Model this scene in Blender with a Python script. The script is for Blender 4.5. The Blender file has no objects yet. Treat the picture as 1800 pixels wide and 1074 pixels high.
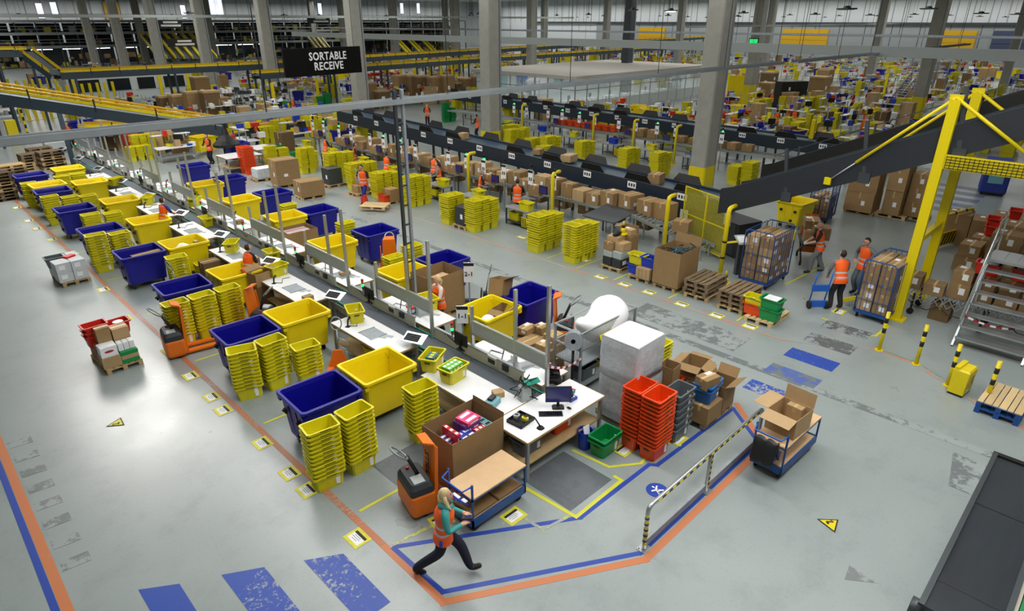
import bpy, bmesh, math, random
from mathutils import Vector, Matrix
rnd = random.Random(7)
SC = bpy.context.scene
COL = SC.collection
PI = math.pi
R = math.radians
# ---------------------------------------------------------------- camera, light, exposure
FPX, PITCH, CAMH, AZ = 1112.0, math.atan(.4515), 7.8, R(44.8)   # world +Y runs along the receive line, +X across it
cam_d = bpy.data.cameras.new('camera'); cam = bpy.data.objects.new('camera', cam_d); COL.objects.link(cam)
cam_d.sensor_width = 36; cam_d.lens = FPX / 1800 * 36; cam_d.clip_end = 600
cam.location = (0, 0, CAMH); cam.rotation_euler = (PI / 2 - PITCH, 0, -AZ)
SC.camera = cam
vs = SC.view_settings
vs.view_transform = 'Standard'; vs.look = 'None'; vs.gamma = 1; vs.use_curve_mapping = False; vs.exposure = 0.0
w = bpy.data.worlds.new('world'); SC.world = w; w.use_nodes = True
w.node_tree.nodes['Background'].inputs[0].default_value = (.75, .85, 1, 1)
w.node_tree.nodes['Background'].inputs[1].default_value = .25
SC.cycles.max_bounces = 6; SC.cycles.diffuse_bounces = 3; SC.cycles.glossy_bounces = 3
SC.cycles.transparent_max_bounces = 12; SC.cycles.transmission_bounces = 6
SC.cycles.caustics_reflective = False; SC.cycles.caustics_refractive = False
SC.cycles.sample_clamp_indirect = 4
SC.cycles.use_denoising = True
def roof_and_fill_light(x, y, sx, sy, power, col=(1, .98, .95), z=11.6):
    l = bpy.data.lights.new('roof_and_fill_light', 'AREA'); l.shape = 'RECTANGLE'; l.size = sx; l.size_y = sy
    l.energy = power * .26; l.color = col
    o = bpy.data.objects.new('roof_and_fill_light', l); COL.objects.link(o); o.location = (x, y, z)
    return o
# long rooflights along the lines, plus strips added to brighten walls and near floor
for x, y, sx, sy, p in [(8.6, 13, 1.6, 34, 8500), (17.5, 18, 1.6, 34, 3900), (27, 26, 1.6, 36, 3500), (6.0, 34.5, 5, 9, 7800), (1.5, 6, 1.6, 12, 1600), (12.5, .5, 8, 1.6, 2200),  # last strip here is added fill for the near right floor
                        (40, 22, 2, 44, 4600), (52, 44, 2, 60, 6500), (8, 58, 2, 36, 4500), (24, 66, 2, 50, 9000),
                        (70, 36, 2, 60, 9000), (84, 60, 2, 70, 10500), (44, 92, 2, 60, 10000), (105, 50, 2, 90, 13500),
                        (80, 115, 2, 70, 13000), (18, 122, 2, 60, 10000), (132, 90, 2, 110, 18000), (110, 10, 2, 50, 9000), (145, 80, 2, 150, 30000), (70, 163, 140, 2, 30000)]:  # last two strips are added fill to brighten the far walls
    roof_and_fill_light(x, y, sx, sy, p, (1, .95, .91) if sy == 9 else (1, .98, .95))

def at(px, py, z=0.0):
    """point of the real scene at height z that the photograph (1800 x 1074) shows at px, py"""
    F = Vector((math.sin(AZ), math.cos(AZ), 0)); Rt = Vector((math.cos(AZ), -math.sin(AZ), 0))
    cp, sp = math.cos(PITCH), math.sin(PITCH)
    d = (F * cp - Vector((0, 0, sp))) * FPX + Rt * (px - 900) + (F * sp + Vector((0, 0, cp))) * (537 - py)
    return Vector((0, 0, CAMH)) + d * ((z - CAMH) / d.z)
def ray_on(px, py, axis, val):
    F = Vector((math.sin(AZ), math.cos(AZ), 0)); Rt = Vector((math.cos(AZ), -math.sin(AZ), 0))
    cp, sp = math.cos(PITCH), math.sin(PITCH)
    d = (F * cp - Vector((0, 0, sp))) * FPX + Rt * (px - 900) + (F * sp + Vector((0, 0, cp))) * (537 - py)
    return Vector((0, 0, CAMH)) + d * (val / d[axis])
def scr(p):
    q = cam.matrix_basis.inverted() @ Vector(p)
    return 900 + FPX * q.x / -q.z, 537 - FPX * q.y / -q.z
# ---------------------------------------------------------------- materials
def lin(h):
    c = [int(h[i:i + 2], 16) / 255 for i in (0, 2, 4)]
    return tuple((v / 12.92 if v <= .04045 else ((v + .055) / 1.055) ** 2.4) for v in c) + (1,)
MATS = {}
def mat(name, hexc, rough=.5, metal=0, noise=0, scale=6, emit=0, alpha=1, bump=0, rand=0, spec=.5):
    if name in MATS: return MATS[name]
    m = bpy.data.materials.new(name); m.use_nodes = True; MATS[name] = m
    nt = m.node_tree; N = nt.nodes; L = nt.links; b = N['Principled BSDF']
    c = lin(hexc); m.diffuse_color = c
    b.inputs['Base Color'].default_value = c; b.inputs['Roughness'].default_value = rough
    b.inputs['Metallic'].default_value = metal; b.inputs['Specular IOR Level'].default_value = spec
    if emit:
        b.inputs['Emission Color'].default_value = c; b.inputs['Emission Strength'].default_value = emit
    if alpha < 1: b.inputs['Alpha'].default_value = alpha
    if noise or rand or bump:
        tc = N.new('ShaderNodeTexCoord'); nz = N.new('ShaderNodeTexNoise'); nz.inputs['Scale'].default_value = scale
        nz.inputs['Detail'].default_value = 5; nz.inputs['Roughness'].default_value = .65
        L.new(tc.outputs['Object'], nz.inputs['Vector'])
        hs = N.new('ShaderNodeHueSaturation'); hs.inputs['Color'].default_value = c
        mr = N.new('ShaderNodeMapRange'); mr.inputs[1].default_value = .3; mr.inputs[2].default_value = .7
        mr.inputs[3].default_value = 1 - noise; mr.inputs[4].default_value = 1 + noise
        L.new(nz.outputs['Fac'], mr.inputs[0])
        val = mr.outputs[0]
        if rand:
            oi = N.new('ShaderNodeObjectInfo'); r2 = N.new('ShaderNodeMapRange')
            r2.inputs[3].default_value = 1 - rand; r2.inputs[4].default_value = 1 + rand
            L.new(oi.outputs['Random'], r2.inputs[0])
            mu = N.new('ShaderNodeMath'); mu.operation = 'MULTIPLY'
            L.new(val, mu.inputs[0]); L.new(r2.outputs[0], mu.inputs[1]); val = mu.outputs[0]
        L.new(val, hs.inputs['Value']); L.new(hs.outputs[0], b.inputs['Base Color'])
        if bump:
            bp = N.new('ShaderNodeBump'); bp.inputs['Strength'].default_value = bump; bp.inputs['Distance'].default_value = .02
            L.new(nz.outputs['Fac'], bp.inputs['Height']); L.new(bp.outputs[0], b.inputs['Normal'])
    return m
mat('tote_yellow', 'D6CC12', .42, noise=.06, rand=.05); mat('tub_yellow', 'F2D80A', .38, noise=.05, scale=3)
mat('tub_blue', '0D0C8C', .36, noise=.08, scale=3); mat('tote_orange', 'E2470E', .42, noise=.05); mat('tote_red', 'CC2414', .42, noise=.05)
mat('tote_green', '0B8A48', .42, noise=.05); mat('tote_blue', '1538B4', .42, noise=.05); mat('tote_grey', '5C6468', .45, noise=.06)
mat('crate_blue', '1F62A8', .42)
mat('card', '957850', .8, noise=.07, scale=4, rand=.12); mat('card_pale', 'B2956C', .8, noise=.05, scale=4, rand=.08)
mat('card_dark', '6C5637', .85, noise=.07, rand=.1); mat('tape', 'C2A670', .3); mat('tape_dark', '7A6042', .4)
mat('paper', 'EEF0F2', .6, noise=.03); mat('ink', '1C1C22', .6); mat('print_dark', '57520E', .6); mat('print_grey', '777C84', .6)
mat('wood', 'B4996C', .75, noise=.12, scale=9, rand=.14); mat('wood_new', 'D2B888', .7, noise=.1, scale=9, rand=.1)
mat('wood_old', '7C6A50', .8, noise=.15, scale=9, rand=.18); mat('wood_dark', '57452F', .8, noise=.15, rand=.15); mat('ply', 'D0AE84', .6, noise=.06, scale=5)
mat('blue_paint', '174A8C', .4, noise=.1); mat('blue_bright', '1E5FC0', .4)
mat('white_top', 'E6E8EA', .35, noise=.03, scale=8); mat('grey_metal', '9AA2A4', .38, metal=.55, noise=.06); mat('alu', 'B6BCBE', .3, metal=.8, noise=.05)
mat('steel_dark', '4A5054', .45, metal=.5, noise=.08); mat('galv', '9AA2A8', .45, metal=.35, noise=.12)
mat('black', '121314', .5); mat('black_gloss', '0C0D10', .25); mat('rubber', '1A1A1A', .8); mat('charcoal', '2C3034', .55, noise=.08)
mat('panel_grey', 'A9B2B0', .5, noise=.05); mat('panel_cream', 'C9C7B4', .5, noise=.06); mat('teal_edge', '0E8C74', .45); mat('belt_grey', '4E565E', .6, noise=.07)
mat('concrete_col', '9C9C94', .85, noise=.08, scale=2); mat('safety_yellow', 'E2CC00', .4, noise=.05); mat('safety_black', '17160F', .5)
mat('orange_paint', 'EA7410', .4, noise=.04); mat('red_paint', 'D63A1C', .4)
mat('hivis', 'FF6214', .6); mat('hivis_band', 'BFC3C4', .35); mat('reflect', 'C8CCD0', .3)
mat('skin', 'D2A084', .55); mat('lip', 'B06A60', .5); mat('eye', '2A2420', .3); mat('hair_blond', 'D8C290', .6, noise=.12, scale=30); mat('hair_dark', '2A2019', .6); mat('hair_grey', '8A8782', .6)
mat('navy', '12142A', .75); mat('teal_cloth', '3F9C9A', .8); mat('grey_cloth', '74797C', .8); mat('dark_cloth', '1C1D22', .8); mat('white_cloth', 'D8D8D6', .8); mat('blue_cloth', '24388C', .8); mat('royal_cloth', '1D1D7A', .8); mat('jean_cloth', '5C6670', .8); mat('shoe', '1A1A1C', .6)
mat('film', 'C6CCD2', .2, noise=.14, scale=7, bump=1.0); mat('film_top', 'F2F4F8', .35, noise=.03, bump=.2); mat('bubble', 'F4F5F8', .5, bump=.3, scale=14)
mat('screen', '2B2C66', .15, emit=.15); mat('led_green', '2DE06A', .4, emit=3); mat('led_red', 'B01818', .4); mat('led_amber', 'C06A14', .4)
mat('belt_black', '22272E', .55, noise=.1); mat('guard_blue', '1E2B38', .4, noise=.08); mat('belt_blue', '2C4456', .4, noise=.08); mat('slate', '34424E', .45)
mat('window_dark', '1A2226', .15); mat('machine_white', 'C4CCCC', .45); mat('navy_panel', '3C4660', .6)
mat('lamp_body', '3A3F42', .5, metal=.3); mat('lamp_on', 'FFFFFF', .5, emit=6); mat('sticker_yellow', 'D8D23C', .55, noise=.12, scale=12)
mat('wall_white', 'C6CCCE', .8, noise=.04); mat('wall_grey', '8E9496', .8, noise=.06); mat('mezz_dark', '4C5456', .8); mat('roof_grey', 'B9B6AE', .8)
mat('sign_black', '040405', .8, spec=.2); mat('tray_grey', '82898C', .5, noise=.1, scale=2)
mat('exit_green', '18B45A', .4, emit=1.5); mat('sky_pane', 'E8F0FF', .5, emit=1.1)

def glass_mat():
    m = bpy.data.materials.new('glass'); m.use_nodes = True; b = m.node_tree.nodes['Principled BSDF']
    b.inputs['Base Color'].default_value = (.75, .88, .92, 1); b.inputs['Roughness'].default_value = .08
    b.inputs['Alpha'].default_value = .28; MATS['glass'] = m
glass_mat()
# ---------------------------------------------------------------- mesh builder
BOXF = [(0, 3, 2, 1), (4, 5, 6, 7), (0, 1, 5, 4), (1, 2, 6, 5), (2, 3, 7, 6), (3, 0, 4, 7)]
class MB:
    def __init__(s): s.v = []; s.f = []; s.m = []; s.sm = []
    def add(s, vs, fs, mi=0, smooth=False, M=None):
        o = len(s.v)
        s.v += [tuple(M @ Vector(p)) for p in vs] if M else [tuple(p) for p in vs]
        for q in fs: s.f.append(tuple(i + o for i in q)); s.m.append(mi); s.sm.append(smooth)
        return s
    def box(s, x, y, z, sx, sy, sz, mi=0, rot=0, M=None):
        """centre x, y and bottom z"""
        vs = [(a * sx / 2, b * sy / 2, c * sz) for c in (0, 1) for a, b in ((-1, -1), (1, -1), (1, 1), (-1, 1))]
        T = Matrix.Translation((x, y, z)) @ Matrix.Rotation(rot, 4, 'Z')
        return s.add(vs, BOXF, mi, False, M @ T if M else T)
    def slab(s, pts, t, mi=0):
        """flat polygon pts (list of xyz) thickened along its normal by t"""
        P = [Vector(p) for p in pts]; n = (P[1] - P[0]).cross(P[2] - P[0]).normalized() * t
        k = len(P); vs = P + [p + n for p in P]
        return s.add(vs, [tuple(reversed(range(k))), tuple(range(k, 2 * k))] + [(i, (i + 1) % k, k + (i + 1) % k, k + i) for i in range(k)], mi)
    def bar(s, a, b, wd, ht=None, mi=0, up=(0, 0, 1)):
        a, b = Vector(a), Vector(b); ht = ht or wd; d = (b - a).normalized(); u = Vector(up)
        if abs(d.dot(u)) > .98: u = Vector((1, 0, 0))
        r = d.cross(u).normalized(); u = r.cross(d).normalized()
        q = [(-1, -1), (1, -1), (1, 1), (-1, 1)]
        vs = [p + r * (i * wd / 2) + u * (j * ht / 2) for p in (a, b) for i, j in q]
        return s.add(vs, [(0, 1, 2, 3), (7, 6, 5, 4), (1, 0, 4, 5), (2, 1, 5, 6), (3, 2, 6, 7), (0, 3, 7, 4)], mi)
    def tube(s, pts, r, n=8, mi=0, cap=True, smooth=True):
        P = [Vector(p) for p in pts]; rs = r if isinstance(r, (list, tuple)) else [r] * len(P)
        rings = []; pu = None
        for i, p in enumerate(P):
            d = (P[min(i + 1, len(P) - 1)] - P[max(i - 1, 0)]).normalized()
            if pu is None:
                u = Vector((0, 0, 1)) if abs(d.z) < .9 else Vector((1, 0, 0))
            else: u = pu
            rr = d.cross(u)
            if rr.length < 1e-4: rr = d.cross(Vector((0, 1, 0)))
            rr.normalize(); u = rr.cross(d).normalized(); pu = u
            rings.append([p + (rr * math.cos(2 * PI * k / n) + u * math.sin(2 * PI * k / n)) * rs[i] for k in range(n)])
        vs = [q for g in rings for q in g]
        fs = [(i * n + k, i * n + (k + 1) % n, (i + 1) * n + (k + 1) % n, (i + 1) * n + k) for i in range(len(P) - 1) for k in range(n)]
        s.add(vs, fs, mi, smooth)
        if cap:
            o = len(s.v) - len(vs)
            s.f.append(tuple(o + k for k in reversed(range(n)))); s.m.append(mi); s.sm.append(False)
            s.f.append(tuple(o + len(vs) - n + k for k in range(n))); s.m.append(mi); s.sm.append(False)
        return s
    def loft(s, rings, mi=0, smooth=False, cap0=True, cap1=True):
        n = len(rings[0]); vs = [p for g in rings for p in g]
        fs = [(i * n + k, i * n + (k + 1) % n, (i + 1) * n + (k + 1) % n, (i + 1) * n + k) for i in range(len(rings) - 1) for k in range(n)]
        if cap0: fs.append(tuple(reversed(range(n))))
        if cap1: fs.append(tuple(range((len(rings) - 1) * n, len(rings) * n)))
        return s.add(vs, fs, mi, smooth)
    def ball(s, c, rx, ry=None, rz=None, mi=0, nu=12, nv=8, M=None):
        ry = ry or rx; rz = rz or rx
        vs = [(0, 0, -rz)] + [(rx * math.cos(2 * PI * i / nu) * math.cos(-PI / 2 + PI * j / nv), ry * math.sin(2 * PI * i / nu) * math.cos(-PI / 2 + PI * j / nv), rz * math.sin(-PI / 2 + PI * j / nv)) for j in range(1, nv) for i in range(nu)] + [(0, 0, rz)]
        fs = [(0, 1 + (i + 1) % nu, 1 + i) for i in range(nu)]
        for j in range(nv - 2):
            for i in range(nu): fs.append((1 + j * nu + i, 1 + j * nu + (i + 1) % nu, 1 + (j + 1) * nu + (i + 1) % nu, 1 + (j + 1) * nu + i))
        t = len(vs) - 1
        fs += [(t, t - nu + i, t - nu + (i + 1) % nu) for i in range(nu)]
        T = Matrix.Translation(c) @ M if M else Matrix.Translation(c)
        return s.add(vs, fs, mi, True, T)
    def mesh(s, name, mats):
        me = bpy.data.meshes.new(name); me.from_pydata(s.v, [], s.f)
        for m in (mats if isinstance(mats, (list, tuple)) else [mats]): me.materials.append(MATS[m] if isinstance(m, str) else m)
        me.polygons.foreach_set('material_index', s.m); me.polygons.foreach_set('use_smooth', s.sm); me.update()
        return me
    def obj(s, name, mats, parent=None, loc=(0, 0, 0), rz=0):
        return link(name, s.mesh(name, mats), parent, loc, rz)
def link(name, me, parent=None, loc=(0, 0, 0), rz=0, scale=None):
    o = bpy.data.objects.new(name, me); COL.objects.link(o); o.location = loc; o.rotation_euler = (0, 0, rz)
    if scale: o.scale = scale
    if parent: o.parent = parent
    return o
def tag(o, label=None, cat=None, group=None, kind=None):
    if label: o['label'] = label
    if cat: o['category'] = cat
    if group: o['group'] = group
    if kind: o['kind'] = kind
    return o
def thing(name, label, cat, loc=(0, 0, 0), rz=0, group=None, kind=None):
    return tag(link(name, None, None, loc, rz), label, cat, group, kind)
def copy_tree(o, loc=None, rz=None, label=None, parent=None):
    c = o.copy(); COL.objects.link(c); c.parent = parent
    if loc is not None: c.location = loc
    if rz is not None: c.rotation_euler = (0, 0, rz)
    if label: c['label'] = label
    for ch in list(o.children): copy_tree(ch, parent=c)
    return c
UNIT = {}
def piece(name, m, parent, x, y, z, sx, sy, sz, rz=0, rx=0, ry=0):
    """a box piece (plank, board, panel, block): shared unit mesh, own object; centre x, y and bottom z"""
    if m not in UNIT: UNIT[m] = MB().box(0, 0, -.5, 1, 1, 1).mesh('piece_' + m, m)
    o = link(name, UNIT[m], parent, (x, y, z + sz / 2), 0, (sx, sy, sz)); o.rotation_euler = (rx, ry, rz)
    return o
def children(o): return [c for c in COL.objects if c.parent is o]
ORD = 'first second third fourth fifth sixth seventh eighth ninth tenth eleventh twelfth thirteenth fourteenth fifteenth sixteenth seventeenth eighteenth nineteenth twentieth'.split()
def nth(i):
    if i < len(ORD): return ORD[i]
    n = i + 1; return '%d%s' % (n, 'th' if 10 < n % 100 < 20 else {1: 'st', 2: 'nd', 3: 'rd'}.get(n % 10, 'th'))
def series(objs, what, where, group):
    """labels for a row of look-alikes, counted from the left of the view"""
    objs = sorted(objs, key=lambda o: scr(o.location)[0])
    for i, o in enumerate(objs):
        o['label'] = '%s %s from the left %s' % (nth(i), what, where); o['group'] = group
def text(name, body, size, m, parent, loc, rot, bold=.02, ext=.004, align='CENTER', sx=1):
    cu = bpy.data.curves.new(name, 'FONT'); cu.body = body; cu.size = size; cu.align_x = align; cu.align_y = 'CENTER'
    cu.space_character = 1.08; cu.offset = bold * size; cu.extrude = ext; cu.resolution_u = 2; cu.materials.append(MATS[m])
    tmp = bpy.data.objects.new('tmp_text', cu); COL.objects.link(tmp); dg = bpy.context.evaluated_depsgraph_get()
    me = bpy.data.meshes.new_from_object(tmp.evaluated_get(dg)); bpy.data.objects.remove(tmp)
    o = link(name, me, parent, loc); o.rotation_euler = rot; o.scale = (sx, 1, 1)
    return o
def rrect(hx, hy, z, r, k=3):
    pts = []
    for cx, cy, a0 in ((hx - r, hy - r, 0), (-hx + r, hy - r, PI / 2), (-hx + r, -hy + r, PI), (hx - r, -hy + r, 3 * PI / 2)):
        for i in range(k + 1):
            a = a0 + PI / 2 * i / k; pts.append((cx + r * math.cos(a), cy + r * math.sin(a), z))
    return pts
# ---------------------------------------------------------------- the setting
def floor_material():
    m = bpy.data.materials.new('floor_concrete'); m.use_nodes = True; nt = m.node_tree; N = nt.nodes; L = nt.links; b = N['Principled BSDF']
    tc = N.new('ShaderNodeTexCoord')
    def nz(scale, detail=6, rough=.6):
        n = N.new('ShaderNodeTexNoise'); n.inputs['Scale'].default_value = scale; n.inputs['Detail'].default_value = detail
        n.inputs['Roughness'].default_value = rough; L.new(tc.outputs['Object'], n.inputs['Vector']); return n
    def ramp(src, stops):
        r = N.new('ShaderNodeValToRGB'); e = r.color_ramp.elements
        while len(e) < len(stops): e.new(.5)
        for i, (p, c) in enumerate(stops): e[i].position = p; e[i].color = c
        L.new(src, r.inputs[0]); return r.outputs[0]
    def mix(a, bb, fac, mode='MIX'):
        x = N.new('ShaderNodeMix'); x.data_type = 'RGBA'; x.blend_type = mode
        if isinstance(fac, float): x.inputs[0].default_value = fac
        else: L.new(fac, x.inputs[0])
        L.new(a, x.inputs[6]); L.new(bb, x.inputs[7]); return x.outputs[2]
    big = ramp(nz(.16, 5).outputs['Fac'], [(.3, lin('8C9695')), (.5, lin('929C9B')), (.72, lin('9AA4A3'))])
    mid = ramp(nz(1.3, 8, .7).outputs['Fac'], [(.34, lin('DADCDC')), (.5, lin('FFFFFF')), (.7, lin('FFFFFF'))])
    fine = ramp(nz(22, 3).outputs['Fac'], [(.25, lin('DCDCDC')), (.42, lin('FFFFFF')), (1, lin('FFFFFF'))])
    c = mix(big, mid, .4, 'MULTIPLY'); c = mix(c, fine, .6, 'MULTIPLY')
    L.new(c, b.inputs['Base Color'])
    rr = N.new('ShaderNodeMapRange'); rr.inputs[1].default_value = .3; rr.inputs[2].default_value = .7; rr.inputs[3].default_value = .27; rr.inputs[4].default_value = .36
    L.new(nz(.5, 4).outputs['Fac'], rr.inputs[0]); L.new(rr.outputs[0], b.inputs['Roughness'])
    b.inputs['Specular IOR Level'].default_value = .8
    MATS['floor_concrete'] = m
floor_material()
def worn(name, hexc, under='969F9F', wear=.5, scale=5):
    """paint or tape that has rubbed off the concrete in patches"""
    m = bpy.data.materials.new(name); m.use_nodes = True; nt = m.node_tree; N = nt.nodes; L = nt.links; b = N['Principled BSDF']
    tc = N.new('ShaderNodeTexCoord'); n = N.new('ShaderNodeTexNoise'); n.inputs['Scale'].default_value = scale; n.inputs['Detail'].default_value = 9; n.inputs['Roughness'].default_value = .72
    n2 = N.new('ShaderNodeTexNoise'); n2.inputs['Scale'].default_value = .9; n2.inputs['Detail'].default_value = 2
    L.new(tc.outputs['Object'], n.inputs['Vector']); L.new(tc.outputs['Object'], n2.inputs['Vector'])
    ad = N.new('ShaderNodeMath'); ad.operation = 'ADD'; L.new(n.outputs['Fac'], ad.inputs[0])
    m2 = N.new('ShaderNodeMath'); m2.operation = 'MULTIPLY_ADD'; m2.inputs[1].default_value = .5; m2.inputs[2].default_value = -.25
    L.new(n2.outputs['Fac'], m2.inputs[0]); L.new(m2.outputs[0], ad.inputs[1])
    r = N.new('ShaderNodeValToRGB'); e = r.color_ramp.elements
    e[0].position = wear - .03; e[0].color = lin(hexc); e[1].position = wear + .03; e[1].color = lin(under)
    L.new(ad.outputs[0], r.inputs[0]); L.new(r.outputs[0], b.inputs['Base Color']); b.inputs['Roughness'].default_value = .42
    MATS[name] = m
worn('paint_blue', '2347A2', wear=.64, scale=9); worn('paint_blue_worn', '2347A2', wear=.58, scale=11); worn('paint_blue_gone', '4A62A8', under='6C7475', wear=.46, scale=4)
worn('tape_blue', '2444A0', wear=.72); worn('tape_orange', 'C4774A', wear=.7); worn('tape_orange_worn', 'B4704A', wear=.6, scale=16); worn('tape_salmon', 'C08670', wear=.5, scale=8)
worn('tape_yellow', 'CDCC34', wear=.66); worn('tape_yellow_worn', 'C9C84A', wear=.5, scale=14); worn('tape_green', '5C9878', wear=.5)
worn('seam_dark', '6A7173', wear=.5, scale=4); worn('patch_dark', '757B7C', wear=.5, scale=3); worn('patch_dark2', '5E6466', wear=.56, scale=5); worn('mat_grey', '5A6064', under='62686C', wear=.5, scale=3)

floor = MB().box(70, 80, -.3, 190, 220, .3).obj('floor', 'floor_concrete'); tag(floor, 'grey polished concrete floor with coloured tape lines and worn zebra stripes', None, kind='structure')
ZF = [0.0]
def strip(name, m, pts, wd, z=.002):
    """a taped line on the floor along pts"""
    b = MB()
    for i in range(len(pts) - 1):
        a, c = Vector((*pts[i], z)), Vector((*pts[i + 1], z)); d = (c - a).normalized() * (wd * .45)
        ZF[0] += .00002
        b.bar(a - (d if i else d * 0) + Vector((0, 0, ZF[0])), c + (d if i < len(pts) - 2 else d * 0) + Vector((0, 0, ZF[0])), wd, .003)
    return b.obj(name, m, floor)
def patch(name, m, pts, z=.0015):
    ZF[0] += .00002
    return MB().slab([(x, y, z + ZF[0]) for x, y in pts], .002).obj(name, m, floor)
# dark joint down the aisle, filled repairs and faded stripes
patch('floor_joint', 'seam_dark', [(13.7, -3), (13.95, -3), (13.95, 48), (13.7, 48)])
for y0, y1, x0, x1 in [(6.2, 9.5, 14.2, 15.2)]: patch('floor_patch', 'seam_dark', [(x0, y0), (x1, y0), (x1, y1), (x0, y1)])
patch('floor_joint', 'seam_dark', [(-5, 4.85), (3.9, 4.92), (3.9, 5.0), (-5, 4.93)])
# orange tape down the left of the line, blue and orange round the walkway
strip('orange_tape', 'tape_orange', [(4.0, 7.0), (3.99, 5.45), (6.78, 3.82), (10.95, 3.82), (12.0, 4.98)], .12)
strip('orange_tape', 'tape_orange_worn', [(4.0, 7.0), (4.0, 24)], .12)
strip('orange_tape', 'tape_orange_worn', [(4.0, 24), (4.0, 46)], .12)
strip('blue_tape', 'tape_blue', [(4.08, 6.86), (4.1, 5.6), (6.82, 3.96), (10.95, 3.95), (11.75, 4.92), (8.9, 5.0), (8.8, 5.12), (6.76, 5.14), (4.08, 6.86)], .085)
strip('orange_tape', 'tape_orange', [(0.07, 28), (.04, 8.6)], .14); strip('blue_tape', 'tape_blue', [(-.06, 28), (-.09, 8.6)], .1)
strip('orange_tape', 'tape_salmon', [(15.75, 42), (15.75, 6.6)], .11)
strip('orange_tape', 'tape_salmon', [(15.75, 6.6), (15.7, 6.2), (15.75, 5.6), (16.1, 4.9), (16.7, 4.2), (16.95, 3.6), (16.8, 2.7), (16.3, 1.9), (15.8, 1.2), (15.3, .2)], .12)
strip('green_tape', 'tape_green', [(16.98, 3.5), (16.9, 2.7), (16.45, 1.95)], .06)
# yellow bay lines
for y in (7.9, 11.6, 15.4, 19.2, 23, 26.8, 30.6): strip('yellow_tape', 'tape_yellow', [(4.15, y + .05), (6.6, y)], .06)
strip('yellow_tape', 'tape_yellow_worn', [(4.1, 6.9), (5.05, 6.75)], .06)
strip('yellow_tape', 'tape_yellow', [(6.62, 6.55), (6.72, 5.2), (8.05, 5.22), (8.05, 5.4)], .07)
strip('yellow_tape', 'tape_yellow_worn', [(5.55, 6.0), (6.05, 5.9), (6.1, 5.4), (6.65, 5.3)], .06)
strip('yellow_tape', 'tape_yellow', [(8.1, 6.45), (8.2, 5.62), (8.72, 5.25), (9.0, 5.3), (9.75, 5.22)], .06)
strip('yellow_tape', 'tape_yellow', [(9.75, 5.0), (9.8, 5.25), (10.0, 5.6)], .06)
strip('yellow_tape', 'tape_yellow', [(17.9, 5.4), (17.55, 4.15), (17.75, 3.9), (18.7, 3.85)], .07)
strip('yellow_tape', 'tape_yellow', [(19.6, 7.2), (22.5, 7.0), (22.5, 4.5)], .07)
for y in (12.9, 14.3, 11.35, 9.25, 7.0): strip('yellow_tape', 'tape_yellow', [(15.95, y), (17.6, y)], .05)
# zebra stripes of the two crossings
for i, (x0, x1, y0, y1, m) in enumerate([(-.1, .5, 7.3, 9.02, 'paint_blue'), (.88, 1.36, 7.0, 8.85, 'paint_blue'), (1.88, 2.42, 6.5, 8.25, 'paint_blue_worn'), (2.92, 3.44, 6.0, 7.62, 'paint_blue_worn')]):
    patch('blue_stripe', m, [(x0, y1), (x0 + .02, y0), (x1, y0), (x1, y1 - .32)])
for x0, x1, m in [(12.72, 13.24, 'paint_blue_worn'), (13.82, 14.35, 'paint_blue_gone'), (14.92, 15.5, 'paint_blue'), (16.1, 16.75, 'patch_dark2'), (17.3, 17.85, 'patch_dark2')]:
    patch('blue_stripe' if m[0:2] == 'pa' and 'blue' in m else 'floor_patch', m, [(x0, 4.0), (x1, 4.0), (x1, 5.2), (x0, 5.2)])
for k in range(5): patch('blue_stripe', 'paint_blue_gone', [(33 + k * 1.35, 5.2), (33.7 + k * 1.35, 5.2), (33.7 + k * 1.35, 8.2), (33 + k * 1.35, 8.2)])
patch('floor_patch', 'patch_dark2', [(30.2, 6.2), (31.8, 6.2), (31.8, 7.2), (30.2, 7.2)])
for k in range(8): patch('floor_patch', 'patch_dark', [(.16, 10.05 + k * .62), (.55, 10.0 + k * .62), (.55, 10.26 + k * .62), (.16, 10.3 + k * .62)])
patch('floor_mat', 'mat_grey', [(6.76, 5.36), (7.94, 5.36), (7.94, 6.55), (6.76, 6.55)]); patch('floor_mat', 'mat_grey', [(5.0, 7.9), (6.6, 7.9), (6.6, 8.85), (5.0, 8.85)])
patch('floor_patch', 'patch_dark', [(8.6, 1.45), (8.95, 1.5), (8.9, 1.05)]); patch('floor_patch', 'seam_dark', [(12.2, -1.8), (13.4, -1.8), (13.4, 1.1), (12.2, .9)])
# printed bay cards in yellow tape frames
def floor_label(x, y, rz=0, s=1.0, frame=True):
    ZF[0] += .0001
    b = MB()
    s *= .85
    if frame: b.box(0, 0, 0, .46 * s, .37 * s, .002, 0)
    b.box(0, 0, .002, .34 * s, .23 * s, .001, 1); b.box(0, .085 * s, .003, .34 * s, .06 * s, .001, 2)
    for k, wl in enumerate((.2, .24, .15)): b.box(-.02 * s, (.025 - .042 * k) * s, .003, wl * s, .012 * s, .0006, 3)
    b.obj('floor_label', ['sticker_yellow', 'paper', 'ink', 'print_grey'], floor, (x, y, .002 + ZF[0]), rz)
for px, py, rz in [(628, 946, -PI / 2), (903, 907, 0), (776, 915, -.2), (540, 862, -PI / 2), (509, 832, -PI / 2), (461, 779, -PI / 2), (392, 721, -PI / 2), (372, 698, -PI / 2), (335, 661, -PI / 2), (296, 617, -PI / 2), (220, 560, -PI / 2), (182, 509, -PI / 2), (91, 421, -PI / 2), (65, 402, -PI / 2), (51, 388, -PI / 2), (30, 365, -PI / 2)]:
    p = at(px, py); floor_label(p.x, p.y, rz)
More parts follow.
